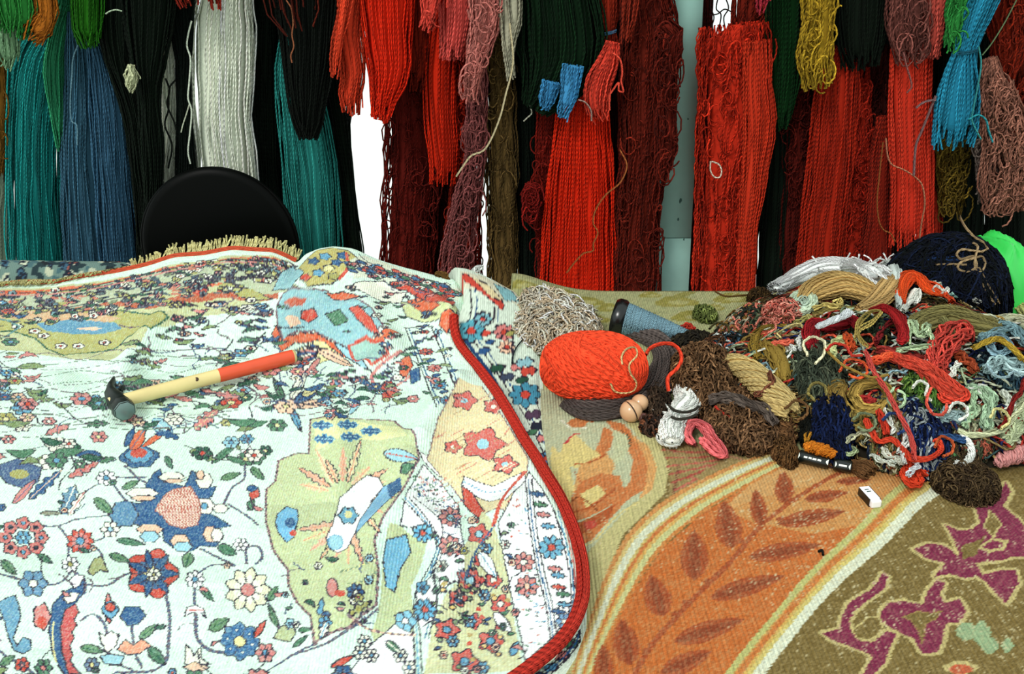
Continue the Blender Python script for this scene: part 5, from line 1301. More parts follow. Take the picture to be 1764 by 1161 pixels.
K_.poly(zz([(1095, 1000), (1140, 985), (1175, 990), (1205, 985), (1190, 1005), (1160, 1020), (1150, 1075), (1140, 1040), (1120, 1010)]), BF, (150, 124, 70), 2)
K_.poly(zz([(1305, 806), (1345, 778), (1392, 786), (1380, 814), (1335, 820)]), PO); K_.poly(zz([(1318, 804), (1348, 786), (1380, 792), (1370, 808), (1335, 812)]), PU)
K_.poly(zz([(955, 1040), (1000, 1000), (1030, 1000), (1040, 1035), (1005, 1066), (970, 1062)]), BF, PO, 3)
for x, y, rx, ry in ((1572, 1088, 14, 15), (1690, 1090, 16, 20), (1705, 1112, 15, 14), (1735, 1112, 10, 12), (1672, 1088, 13, 14), (1655, 1150, 30, 12)):
    K_.poly(ell(x + 90 if x < 1600 else x, y, rx, ry, 14, .1, 4), (150, 176, 132) if rx < 25 else PO)
K_.poly(ell(1655, 1153, 22, 8), (196, 90, 60))
for k in range(24):
    x = r2.uniform(1780, 2050); y = r2.uniform(760, 1161)
    leaf(K_, x, y, x + r2.uniform(-60, 60), y + r2.uniform(-50, 50), 34, PU, PO, ow=5)
# ribs: pale weft flecks
j, i = np.mgrid[0:K_.ny, 0:K_.nx]
K_.img *= 1 + .075 * np.sin(i * 1.25 + 1.5 * np.sin(j * .05))[..., None] + .05 * r2.normal(0, 1, (K_.ny, K_.nx, 1))
nfl = 17000
fi = r2.integers(0, K_.nx, nfl); fj = r2.integers(0, K_.ny - 6, nfl)
dens_ = np.sin(fi * .013) + np.sin(fj * .017 + fi * .004) + r2.normal(0, .8, nfl)
for a, b, d in zip(fi, fj, dens_):
    if d > .45: K_.img[b:b + r2.integers(3, 7), a:a + 1] = K_.img[b, a] * .35 + np.array((226, 214, 170)) * .65
_f = (r2.random((K_.ny // 3 + 1, K_.nx, 1)) ** 2 * .34).repeat(3, 0)[:K_.ny].astype(np.float32)
K_.img += (np.array((218, 200, 150), np.float32) - K_.img) * _f
K_.img *= .90
np.clip(K_.img, 0, 255, K_.img)
nu, nv = 470, 400
pyv = np.linspace(1330, 502, nv); yk = W(np.full(nv, 882.0), pyv, 0.0)[:, 1]; yk = .63 + (yk - yk[0]) / (yk[-1] - yk[0]) * (1.742 - .63)
s_ = (yk * cp + CAMH * sp) / (1.3 * cp + CAMH * sp)
xl = np.full(nv, -.30); xh = np.minimum(W(1960, 700, 0)[0] * (yk * cp + CAMH * sp) / (W(1960, 700, 0)[1] * cp + CAMH * sp), 1.3)
X = xl[:, None] + (xh - xl)[:, None] * np.linspace(0, 1, nu)[None]; Yg = np.broadcast_to(yk[:, None], X.shape)
Zk = hK(X, Yg)
e1 = xo(Yg) - .012 - X
Zk = np.where(e1 > 0, .003, Zk)
kil = sheet('tapestry_rug', X, Yg, Zk, K_, M_KILIM, .003)
tag(kil, 'flat-woven tapestry rug with orange leaf band and purple flowers on the right', 'rug')
# ------------------------------------------------------------------ the heap of yarn on the tapestry rug
def _dome(x, y, c, a, b, h, p=.75):
    r = np.clip(1 - ((x - c[0]) / a) ** 2 - ((y - c[1]) / b) ** 2, 0, 1)
    return h * r ** p
D1 = ((.625, 1.335), .315, .235, .085); D2 = ((.60, 1.545), .235, .11, .075); D3 = ((.775, 1.64), .125, .085, .150); D4 = ((.36, 1.36), .13, .16, .022)
def HS_(x, y):
    z = .005 + np.maximum.reduce([_dome(x, y, *D1), _dome(x, y, *D2), _dome(x, y, *D4)])
    return z
HS = Field(HS_, -.4, 1.5, .5, 1.9, .006)
def HN_(x, y): return .005 + np.maximum(_dome(x, y, *D3), _dome(x, y, *D1))
HN = Field(HN_, -.4, 1.5, .5, 1.9, .006)

MIX = [(70, 62, 40), (120, 96, 50), (40, 52, 40), (150, 66, 50), (200, 205, 180), (24, 30, 52), (90, 74, 50), (176, 150, 96), (110, 40, 34), (60, 90, 90), (150, 170, 150), (206, 84, 60)]
mb = MB()
dome(mb, D1[0], D1[1], D1[2], D1[3], (34, 30, 22), base=lambda x, y: 0 * x + .004, f=.93)  # dark inner mound, coloured so the gaps between strands look shaded
tangle(mb, D1[0], D1[1], D1[2], D1[3] - .004, 420, .0019, MIX, K=26, step=.045, curl=.9, base=lambda x, y: 0 * x + .004, layer=.010)
tangle(mb, D1[0], D1[1] * .97, D1[2] * .97, D1[3] + .006, 260, .0022, [(206, 210, 180), (226, 92, 66), (150, 120, 60), (30, 40, 80), (180, 200, 160), (130, 160, 170), (190, 60, 50), (96, 110, 70), (230, 232, 220)], K=26, step=.034, curl=1.0, base=lambda x, y: 0 * x + .004, layer=.012)
o = mb.build('yarn_scraps'); recentre(o); tag(o, 'tangled scraps of many colours making up the body of the yarn heap', 'yarn scraps', kind='stuff')
mb = MB()
dome(mb, D2[0], D2[1], D2[2], D2[3] - .006, (40, 34, 24), base=lambda x, y: 0 * x + .004, f=.93)  # rear mound likewise: its dark colour gives the shade in the gaps
tangle(mb, D2[0], D2[1], D2[2], D2[3] - .006, 260, .0015, MIX[:9], K=22, step=.09, curl=.8, base=lambda x, y: 0 * x + .004, layer=.008)
o = mb.build('yarn_scraps'); recentre(o); tag(o, 'dark tangled scraps under the white and tan bundles at the back', 'yarn scraps', kind='stuff')

def lifted(a, h, off):
    off = np.broadcast_to(off, (len(a),))[:, None]
    return hit(a[:, 0], a[:, 1], lambda x, y: h(x, y) + off)

def hank(label, col, pts, n=None, r=.0021, lift=0.0, wig_=.0016, twist=0.0, closed=False, h=None, depth=.7, ends=(.02, .05), var=.25, core=True, fray=0.0, name='yarn_hank', cat='yarn', K=24, build=True, mb=None, half=False, fr=((2, 1), (4, .5))):
    h = h or HS
    a = np.array(pts, float)
    if closed: a = np.vstack([a, a[:1]])
    P = hit(a[:, 0], a[:, 1], h)
    hw = np.array([w / 2 / scale_at(p[1], p[2]) for w, p in zip(a[:, 2], P)])
    hd = np.maximum(hw * depth, r * 1.2)
    P = lifted(a, h, hd * .8 + lift)
    n = n or int(max(4, a[:, 2].max() * .70 * (.0016 / r)))
    if closed: ends = (0, 0)
    own = mb is None
    mb = mb or MB()
    bundle(mb, P, hw, hd, n, r, col, up=(0, -.35, .94), K=K, wiggle=wig_, twist=twist, ends=ends, var=var, core=core and hw.max() > .006, fray=fray, inner=.2, m=4, fr=fr, half=half)
    if not own: return mb
    o = mb.build(name); recentre(o)
    return tag(o, label, cat)

def tang(label, col, cx, cy, rx, ry, hgt, n, r=.0019, h=None, curl=.75, step=.09, K=32, name='yarn_tangle', cat='yarn', body=True, layer=.008, var=.3, lift=0):
    h = h or HS
    c = hit(cx, cy, lambda x, y: h(x, y) + .55 * hgt + lift)[0]; c[2] = float(h(c[0], c[1]))
    sc = scale_at(c[1], c[2]); el = max(.35, math.sin(math.atan2(CAMH - c[2], c[1])))
    a = rx / sc; b = min(ry / sc / el, .16)
    mb = MB()
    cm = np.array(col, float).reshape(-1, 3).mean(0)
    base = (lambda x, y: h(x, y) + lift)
    if body: dome(mb, c, a, b, hgt, cm * .8, base=base, f=.86)  # inner body darkened to give shade between the strands
    tangle(mb, c, a, b, hgt, n, r, col, K=K, step=step, curl=curl, base=base, layer=layer, m=3, var=var)
    o = mb.build(name); recentre(o)
    return tag(o, label, cat)

# --- navy heap, string bow and green bag at the back right
NB = (12, 20, 44)
mb = MB()
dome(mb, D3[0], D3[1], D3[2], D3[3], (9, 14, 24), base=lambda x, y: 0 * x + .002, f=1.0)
tangle(mb, D3[0], D3[1], D3[2], D3[3] - .008, 420, .0019, [(12, 18, 36), (9, 14, 24), (8, 13, 15), (18, 28, 52)], K=24, step=.10, curl=.5, base=lambda x, y: 0 * x + .002, layer=.008)
o = mb.build('yarn_pile'); recentre(o); tag(o, 'big pile of navy and black yarn at the back right, tied with tan string', 'yarn')
hank('glossy navy strand bundle lying level across the navy pile', (30, 56, 100), [(1585, 448, 10), (1640, 446, 10), (1690, 450, 8)], h=HN, n=9)
def string_bow():
    mb = MB(); col = srgb((150, 126, 92))
    for pts in ([(1652, 368), (1662, 390), (1678, 408), (1698, 420), (1702, 428), (1690, 434), (1676, 432)], [(1676, 432), (1656, 430), (1648, 438), (1655, 446), (1676, 441), (1680, 444)],
                [(1680, 444), (1655, 452), (1650, 462), (1665, 468), (1682, 460), (1680, 446)], [(1680, 444), (1692, 442), (1697, 455), (1690, 468), (1680, 464), (1682, 450)], [(1676, 418), (1684, 424), (1681, 440), (1679, 455), (1684, 462)],
                [(1680, 462), (1692, 490), (1705, 512), (1714, 524)], [(1686, 460), (1700, 488), (1712, 508), (1722, 522)], [(1612, 456), (1640, 455), (1665, 456)]):
        a = np.array(pts, float); P = lifted(a, HN, .016)
        mb.strands(smooth_path(P, 24)[None], .0022, col, m=5, var=.12)
    o = mb.build('string'); recentre(o); return tag(o, 'tan string tied in a loose bow on the navy pile', 'string')
string_bow()
M_BAG = plain('green_plastic', (52, 196, 80), .35, spec=.5, noise=.12, nscale=9)
gx, gy = np.meshgrid(np.linspace(0, 1, 60), np.linspace(0, 1, 40))
c0 = V(1690, 405, 1.70); c1 = V(1800, 470, 1.62)
ang = np.pi * gy
top_ = V(np.array([1690, 1722, 1740, 1757, 1764, 1800, 1850.]), np.array([412, 404, 412, 428, 445, 480, 520.]), 1.70)
tz = np.interp(np.linspace(top_[0, 0], top_[-1, 0], 60), top_[:, 0], top_[:, 2])
bx_ = np.linspace(top_[0, 0], top_[-1, 0], 60)
Xb = np.broadcast_to(bx_, gx.shape) + .006 * np.sin(gy * 17 + gx * 9)
Yb = 1.685 - .075 * np.cos(ang) + .008 * np.sin(gx * 31 + 5 * gy) * np.sin(ang)
Zb_ = .004 + (tz[None] - .004) * np.sin(ang) ** .45 + (.005 * np.sin(gx * 47 + gy * 23) + .004 * np.abs(np.sin(gx * 83 - gy * 31))) * np.sin(ang)
idx = np.arange(gx.size).reshape(gx.shape)
q = np.stack([idx[:-1, :-1], idx[:-1, 1:], idx[1:, 1:], idx[1:, :-1]], -1).reshape(-1, 4)
bag = link('plastic_bag', make_mesh('plastic_bag', np.stack([Xb, Yb, Zb_], -1), q, mat=M_BAG)); recentre(bag)
tag(bag, 'bright green plastic bag behind the navy yarn pile at the right edge', 'bag')

# --- back of the heap: white, tan, orange, olive
hank('tan bundle of soft yarn under the white hank', (196, 162, 100), [(1378, 520, 18), (1400, 500, 40), (1450, 490, 46), (1505, 508, 40), (1530, 520, 20)], lift=.006, twist=.15, wig_=.0009, r=.0021)
hank('second tan bundle leaning up to the right of the first', (204, 168, 108), [(1475, 535, 20), (1505, 522, 36), (1530, 494, 40), (1546, 468, 22)], lift=.018, wig_=.0009, r=.0020)
white_hank = hank('white hank with frayed looped ends on top of the heap', (252, 255, 252), [(1336, 498, 22), (1368, 480, 30), (1410, 462, 36), (1465, 462, 42), (1510, 474, 40), (1532, 486, 30)], lift=.022, r=.0018, var=.06, fray=.012, wig_=.0022)
for k in range(46):
    x, y = rng.uniform(1400, 1530), rng.uniform(452, 474); p = hit(x, y, lambda x, y: HS(x, y) + .03)[0]
    d = np.array([rng.normal(.3, .7), rng.normal(-.1, .4), rng.uniform(.2, 1.0)]); d /= np.linalg.norm(d); L = rng.uniform(.014, .034)
    t = np.linspace(0, 1, 8)[:, None]; sd = np.cross(d, [0, 1, 0]) * rng.uniform(-.008, .008)
    mb = MB(); mb.strands((p + d * L * t + np.sin(t * 3.14) * sd)[None] - np.array(white_hank.location), .0017, srgb((252, 255, 252)), m=4, var=.05)
    mb.build('yarn_end', white_hank)
hank('small white hank end folded over beside the orange hank', (216, 228, 222), [(1524, 466, 10), (1532, 452, 18), (1543, 470, 16), (1546, 500, 9), (1548, 530, 5)], lift=.03, var=.1)
hank('pale green coil of yarn below the left end of the white hank', (196, 214, 186), [(1364, 522, 16), (1372, 508, 18), (1392, 506, 18), (1402, 520, 16), (1388, 534, 16), (1368, 536, 14)], closed=True, lift=.012, r=.0021, wig_=.001, var=.12)
hank('inner pale grey loop inside the pale green coil', (180, 200, 180), [(1376, 520, 9), (1384, 514, 10), (1394, 520, 9), (1384, 528, 9)], closed=True, lift=.016, r=.0018)
hank('straw yellow loop of yarn beneath the tan bundle', (198, 178, 104), [(1400, 532, 8), (1420, 524, 8), (1440, 528, 7), (1450, 522, 6), (1446, 516, 5), (1436, 522, 5)], lift=.02, r=.002)
hank('olive yellow bundle under the tan bundles', (140, 126, 70), [(1400, 545, 14), (1440, 535, 20), (1490, 538, 18), (1520, 548, 10)], lift=.008)
hank('vivid orange hank arched beside the white hank', (234, 84, 34), [(1552, 520, 12), (1554, 492, 20), (1568, 476, 24), (1586, 482, 20), (1600, 498, 16), (1626, 508, 10)], lift=.028, r=.0017, wig_=.001, var=.12)
hank('orange strand bundle trailing right from the orange hank', (214, 74, 34), [(1590, 484, 8), (1612, 492, 10), (1630, 506, 8), (1640, 520, 6)], lift=.034)
hank('white yarn loops standing behind the orange hank', (226, 234, 214), [(1586, 474, 5), (1598, 452, 7), (1608, 458, 7), (1602, 476, 8), (1610, 490, 10), (1618, 480, 5)], lift=.03, n=6, r=.0019, var=.08, wig_=.003)
hank('white scrap bundle under the orange hank', (238, 240, 228), [(1552, 536, 9), (1566, 518, 12), (1580, 500, 14), (1584, 512, 8), (1572, 522, 8)], lift=.024, n=7, r=.002, var=.06)
hank('tiny white knot of yarn right of the orange hank', (232, 234, 222), [(1606, 500, 5), (1616, 492, 6), (1624, 502, 6), (1632, 498, 5), (1630, 508, 4)], lift=.036, n=4, r=.0018, var=.06)
hank('pale blue green tuft with white curls on the navy pile edge', (150, 190, 180), [(1636, 512, 12), (1650, 500, 18), (1664, 502, 14), (1672, 518, 8)], lift=.016, wig_=.003)
hank('white curl of yarn beside the pale blue green tuft', (236, 238, 230), [(1640, 498, 5), (1652, 488, 6), (1662, 492, 6), (1668, 508, 6), (1684, 520, 10)], lift=.026, n=5, r=.0018, var=.06)
hank('large olive hank folded across the top of the heap', (128, 120, 72), [(1570, 582, 20), (1586, 560, 40), (1624, 548, 48), (1662, 556, 50), (1700, 564, 42), (1724, 570, 24)], lift=.012, r=.0018, wig_=.0018, var=.22)
hank('olive loop drooping on the left of the large olive hank', (116, 112, 70), [(1562, 580, 14), (1574, 556, 20), (1604, 546, 22), (1632, 560, 20), (1640, 580, 14)], lift=.02)
hank('pale yellow green hank at the right end of the olive hank', (190, 188, 120), [(1716, 540, 14), (1735, 524, 20), (1760, 530, 22), (1775, 548, 18)], lift=.014)
hank('cream grey hank under the pale yellow green one', (190, 190, 160), [(1715, 568, 16), (1735, 552, 26), (1764, 556, 28), (1780, 570, 20)], lift=.008, wig_=.003)
hank('rust red curl at the right edge behind the cream hank', (180, 66, 44), [(1744, 518, 7), (1756, 510, 8), (1772, 516, 9)], lift=.02)
# --- left flank
tang('pink and salmon chopped yarn tangle at the left of the heap', [(216, 120, 104), (190, 90, 76), (226, 150, 130), (120, 70, 50)], 1340, 548, 42, 16, .022, 90, curl=.9)
tang('dark multicoloured snippets left of the salmon tangle', [(40, 44, 36), (170, 96, 76), (200, 190, 160), (60, 70, 50), (150, 110, 50), (210, 120, 100)], 1276, 562, 46, 18, .024, 120, curl=.9)
tang('black and white snippets in front of the blue cone', [(24, 30, 30), (210, 216, 210), (60, 90, 110), (90, 60, 40), (190, 90, 70)], 1250, 592, 46, 14, .020, 90, curl=.9)
tang('green fuzzy scrap on the far side of the heap', [(120, 132, 70), (96, 108, 56)], 1215, 542, 22, 12, .012, 36, curl=1.0)
tang('dark brown coil at the far edge of the tapestry rug', [(70, 52, 26), (50, 36, 18)], 1308, 512, 22, 8, .016, 40, curl=.5)
thread('brown thread trailing along the far edge of the tapestry rug', (110, 80, 40), [(1232, 502), (1250, 510), (1275, 509), (1300, 506)], h=HS, r=.0016)
hank('olive ochre hank curved like a horseshoe', (150, 122, 48), [(1312, 622, 22), (1302, 592, 24), (1320, 570, 22), (1350, 566, 18), (1376, 560, 12)], lift=.008, r=.0018)
hank('ochre bundle hanging down beside the gold skein', (144, 118, 52), [(1318, 590, 16), (1336, 606, 30), (1348, 632, 30), (1352, 660, 22)], lift=.014, wig_=.003)
hank('cream thread loop above the ochre horseshoe hank', (196, 180, 120), [(1344, 584, 5), (1340, 574, 5), (1356, 564, 5), (1380, 560, 5), (1384, 570, 5)], lift=.024, n=3, r=.0016)
hank('salmon strip of yarn across the ochre horseshoe hank', (220, 104, 80), [(1330, 592, 9), (1350, 590, 10), (1368, 588, 8)], lift=.026, n=7)
hank('white tuft between the ochre hank and the crimson hank', (224, 228, 220), [(1362, 596, 8), (1372, 604, 10), (1380, 584, 7), (1383, 574, 6)], lift=.02, n=7, var=.08)
hank('pale yellow strands left of the crimson hank', (206, 196, 120), [(1372, 556, 8), (1390, 546, 12), (1408, 556, 10)], lift=.02)
hank('crimson hank draped from the white stick to the left', (150, 26, 34), [(1402, 604, 16), (1396, 580, 26), (1404, 560, 26), (1430, 560, 22), (1466, 552, 22), (1480, 566, 12)], lift=.022, r=.0017, wig_=.0012, var=.2)
hank('crimson hank arching to the right and falling', (164, 32, 34), [(1500, 536, 10), (1520, 530, 14), (1544, 544, 18), (1556, 566, 16), (1556, 588, 14), (1548, 584, 8)], lift=.03, r=.0017, wig_=.0012)
hank('crimson strand bundle crossing under the arch', (140, 36, 40), [(1508, 590, 6), (1520, 566, 8), (1540, 548, 8)], lift=.022)
hank('white cotton cord end on the crimson hank', (232, 238, 240), [(1406, 563, 8), (1430, 554, 10), (1456, 542, 12), (1464, 536, 14)], lift=.048, n=12, r=.0014, var=.05, twist=1.5, wig_=.0003)
hank('yellow strand looping in a ring over the dark green tangle', (190, 166, 88), [(1476, 582, 5), (1480, 556, 6), (1500, 536, 6), (1520, 536, 5), (1500, 556, 5), (1478, 572, 5), (1486, 590, 6), (1500, 600, 6)], lift=.04, n=4, r=.0016)
tang('dark green tangle inside the yellow ring', [(44, 60, 40), (70, 84, 56), (30, 40, 30)], 1500, 570, 30, 22, .022, 70)
hank('pale lime and cream looped strands in the middle of the heap', (206, 214, 150), [(1436, 620, 8), (1430, 602, 12), (1444, 586, 14), (1464, 584, 12), (1472, 598, 8)], lift=.024, n=9, r=.0019, wig_=.003)
hank('orange scrap beside the pale lime loops', (222, 90, 46), [(1458, 576, 10), (1464, 590, 12), (1470, 602, 9)], lift=.032, n=8)
hank('pale mint loops right of the crimson arch', (198, 222, 176), [(1562, 590, 6), (1572, 556, 7), (1580, 576, 7), (1592, 572, 8), (1598, 560, 7), (1596, 580, 6)], lift=.03, n=5, r=.002, wig_=.003)
hank('long mint strand arching below the pale mint loops', (190, 216, 170), [(1544, 604, 6), (1572, 598, 8), (1600, 596, 8), (1608, 586, 7), (1604, 576, 5)], lift=.03, n=4, r=.002)
# --- middle and right
tang('dark grey green hank of crinkled yarn in the middle of the heap', [(70, 78, 62), (52, 60, 48), (90, 96, 76)], 1408, 640, 46, 52, .022, 120, r=.0019, curl=.35, step=.12)
hank('salmon red hank spread on the upper right of the heap', (206, 74, 62), [(1604, 640, 20), (1618, 610, 34), (1636, 580, 44), (1660, 570, 34), (1668, 584, 16)], lift=.018, r=.0017, wig_=.004, core=False, n=34)
hank('salmon red hank stretched diagonally to a looped end', (214, 76, 56), [(1520, 610, 10), (1560, 622, 18), (1600, 640, 28), (1630, 664, 32), (1650, 680, 24), (1664, 676, 12)], lift=.026, r=.0018, wig_=.0025, n=30)
hank('salmon red loop at the lower end of the diagonal hank', (218, 70, 50), [(1622, 678, 12), (1640, 668, 12), (1662, 672, 12), (1664, 684, 12), (1644, 690, 12), (1626, 688, 12)], closed=True, lift=.03, r=.0018)
hank('orange tuft left of the diagonal salmon hank', (226, 84, 50), [(1498, 622, 10), (1520, 618, 14), (1536, 610, 10)], lift=.03, n=12)
hank('brick red strands under the diagonal salmon hank', (150, 50, 44), [(1510, 600, 10), (1560, 610, 14), (1600, 626, 12), (1640, 650, 10)], lift=.014, n=12, wig_=.003)
hank('short white thread bundle on the salmon hanks', (236, 238, 224), [(1636, 650, 5), (1644, 636, 6), (1650, 624, 5)], lift=.036, n=4, r=.0018, var=.05)
hank('long coral cord running down the middle of the heap', (224, 88, 78), [(1490, 604, 7), (1506, 640, 7), (1530, 678, 7), (1550, 715, 7), (1566, 745, 7), (1574, 775, 7), (1574, 792, 6)], lift=.05, n=5, r=.0015, twist=3, wig_=.0002, core=False, var=.12, K=40)
tang('grass green tangle in the middle of the heap', [(80, 120, 50), (110, 140, 64), (60, 92, 44)], 1592, 690, 36, 34, .022, 90)
hank('ochre wool coiled in a ring, right one of two', (158, 130, 64), [(1470, 686, 18), (1484, 664, 18), (1512, 660, 18), (1532, 680, 18), (1520, 702, 18), (1486, 704, 18)], closed=True, lift=.022, r=.0018, wig_=.002, K=40)
hank('ochre wool coiled in a ring, left one of two', (150, 122, 60), [(1428, 692, 18), (1438, 668, 20), (1452, 664, 14), (1450, 690, 12), (1460, 712, 12), (1444, 706, 14)], closed=True, lift=.02, r=.0018, wig_=.002)
hank('short red hank inside the right ochre ring', (190, 56, 52), [(1478, 684, 9), (1496, 688, 12), (1510, 694, 8)], lift=.022, n=9)
hank('ochre strands hanging below the two ochre rings', (140, 120, 62), [(1462, 700, 12), (1472, 720, 18), (1486, 740, 14), (1490, 756, 8)], lift=.016, wig_=.003)
tang('navy clump of yarn below the ochre rings', [(14, 24, 56), (20, 34, 74), (10, 16, 36)], 1434, 738, 38, 34, .026, 130, curl=.5)
tang('navy tangle in the lower middle of the heap', [(16, 26, 60), (26, 44, 90), (10, 16, 34), (170, 180, 180)], 1590, 750, 50, 36, .024, 150, curl=.6)
tang('mixed olive and cream scraps under the coral cord', [(120, 110, 62), (200, 196, 160), (70, 76, 52), (170, 90, 60), (30, 40, 60)], 1530, 740, 42, 36, .020, 120, curl=.8)
hank('flat red orange strip standing between white strands', (222, 66, 44), [(1514, 706, 8), (1522, 724, 11), (1530, 748, 10)], lift=.034, n=9, wig_=.0006)
hank('white strand along the red orange strip', (236, 240, 228), [(1524, 704, 4), (1532, 722, 5), (1538, 742, 5), (1537, 750, 4)], lift=.036, n=3, r=.0017, var=.04)
hank('red orange cord curving in loops at the bottom of the heap', (226, 72, 46), [(1490, 720, 6), (1500, 740, 7), (1514, 760, 8), (1536, 756, 8), (1552, 768, 8), (1572, 790, 9), (1600, 790, 7), (1620, 775, 6), (1616, 758, 5), (1610, 764, 5)], lift=.036, n=6, r=.0017, wig_=.001, core=False, K=50)
hank('red orange knot of ends at the lowest tip of the heap', (228, 70, 40), [(1560, 786, 10), (1570, 806, 18), (1558, 822, 14), (1576, 830, 10), (1580, 812, 10), (1600, 816, 6)], lift=.012, n=14, wig_=.004, r=.0017)
hank('white strand with curls on the red orange knot', (236, 240, 244), [(1562, 818, 5), (1576, 806, 6), (1580, 800, 6), (1574, 792, 5)], lift=.03, n=4, r=.0018, var=.04)
hank('thick white cord in a half ring at the right of the heap bottom', (242, 244, 236), [(1644, 796, 8), (1658, 800, 9), (1670, 790, 10), (1674, 774, 10), (1668, 760, 8), (1654, 748, 6)], lift=.024, n=9, r=.0016, var=.04, twist=1.5, wig_=.0004)
hank('white strand ring left of the red orange knot', (236, 238, 220), [(1520, 770, 6), (1530, 784, 7), (1546, 790, 7), (1552, 798, 6)], lift=.022, n=5, r=.0018, var=.05)
hank('white strand dangling in a V between the red cords', (238, 240, 232), [(1548, 782, 5), (1554, 764, 6), (1562, 744, 5), (1566, 760, 5), (1556, 776, 5), (1558, 800, 5)], lift=.034, n=3, r=.0018, var=.04)
hank('cream strand arching over the mixed scraps', (206, 206, 170), [(1456, 764, 5), (1470, 750, 6), (1490, 745, 6), (1504, 750, 5)], lift=.028, n=4, r=.0018)
hank('pale green thread loops near the black paper bands', (170, 186, 140), [(1450, 776, 5), (1462, 770, 6), (1476, 774, 6), (1474, 780, 5), (1456, 780, 4)], lift=.02, n=4, r=.0016)
hank('white strand leading down right of the black paper bands', (220, 226, 210), [(1502, 782, 5), (1514, 792, 6), (1530, 796, 7), (1544, 800, 10)], lift=.018, n=5, r=.0017)
hank('pale blue knotted scrap on the right of the heap', (160, 186, 186), [(1612, 724, 10), (1630, 714, 16), (1648, 716, 14), (1652, 730, 8)], lift=.022, wig_=.004, n=14)
hank('blue cord bundle crossing to the right of the navy tangle', (50, 84, 130), [(1600, 746, 8), (1630, 752, 10), (1664, 758, 8)], lift=.024, n=8)
hank('grey blue wavy hank at the upper right of the heap', (126, 160, 166), [(1690, 590, 12), (1716, 570, 18), (1742, 566, 18), (1764, 584, 16), (1780, 600, 12)], lift=.018, wig_=.003, core=False, n=22)
hank('pale blue ring of yarn around a dark hollow at the right', (140, 176, 190), [(1702, 592, 9), (1716, 580, 10), (1736, 586, 10), (1738, 602, 9), (1716, 610, 9)], closed=True, lift=.024, r=.0018, n=12)
hank('mustard cord crossing the pale blue ring', (206, 170, 60), [(1676, 600, 7), (1696, 590, 9), (1720, 584, 9), (1742, 598, 9), (1764, 622, 9)], lift=.036, n=8, r=.0016, twist=2, wig_=.0004)
tang('dark hollow of blue black yarn under the pale blue ring', [(14, 26, 36), (24, 44, 56), (60, 84, 90)], 1720, 630, 44, 34, .016, 80)
hank('wavy pale blue hank below the pale blue ring', (170, 200, 200), [(1700, 640, 12), (1726, 624, 20), (1752, 634, 20), (1772, 626, 14)], lift=.02, wig_=.004, core=False, n=22)
hank('mint wavy hank falling on the right of the heap', (176, 206, 170), [(1664, 668, 8), (1690, 672, 14), (1708, 690, 16), (1700, 718, 16), (1700, 740, 12)], lift=.02, wig_=.003, n=20, core=False)
hank('mint strand hanging left of the mint wavy hank', (170, 200, 160), [(1672, 672, 8), (1676, 694, 9), (1672, 716, 9), (1660, 736, 8)], lift=.022, wig_=.003, n=9)
hank('white strands fanned at the right edge', (226, 232, 216), [(1728, 672, 6), (1740, 690, 9), (1744, 704, 9), (1730, 700, 6)], lift=.024, n=7, r=.0018, var=.06)
hank('long cream strand sweeping under the right of the heap', (214, 220, 176), [(1650, 740, 5), (1668, 748, 6), (1700, 748, 7), (1726, 738, 8), (1750, 710, 10), (1770, 690, 10)], lift=.026, n=6, r=.0019, wig_=.001)
hank('sage and cream hank bulging at the right edge', (190, 202, 160), [(1730, 762, 12), (1746, 740, 22), (1758, 710, 26), (1770, 680, 20)], lift=.012, wig_=.003, n=24)
hank('dark red strand rising to the right edge', (130, 30, 26), [(1722, 738, 5), (1740, 706, 6), (1756, 674, 6), (1768, 652, 6)], lift=.04, n=4, r=.0017)
hank('red and orange scraps under the mint hank', (176, 70, 44), [(1640, 700, 10), (1664, 704, 16), (1690, 700, 12)], lift=.008, n=14, wig_=.004)
hank('rust strands between the salmon hank and the mint hank', (160, 70, 40), [(1640, 600, 10), (1664, 620, 14), (1684, 640, 10)], lift=.016, n=12, wig_=.004)
tang('dull green and grey scraps at the lower right of the heap', [(96, 106, 76), (150, 150, 120), (60, 66, 50), (170, 90, 70)], 1670, 740, 44, 24, .014, 90)
hank('green crumpled strands beside the half ring of white cord', (70, 110, 66), [(1618, 800, 10), (1634, 794, 14), (1646, 784, 10)], lift=.012, n=12, wig_=.004)
tang('fuzzy dark brown tuft in front of the heap on the right', [(84, 66, 44), (66, 50, 34), (104, 84, 56)], 1662, 826, 58, 36, .020, 200, r=.0012, curl=1.0)
hank('dusty pink skein lying at the right edge', (206, 140, 136), [(1716, 800, 12), (1730, 790, 28), (1752, 782, 30), (1776, 774, 18)], r=.0022, lift=.002, twist=2.0, wig_=.0006, var=.12)
hank('brown paper-banded stub beside the dusty pink skein', (160, 110, 80), [(1712, 764, 12), (1730, 768, 16), (1752, 768, 12)], lift=.004)

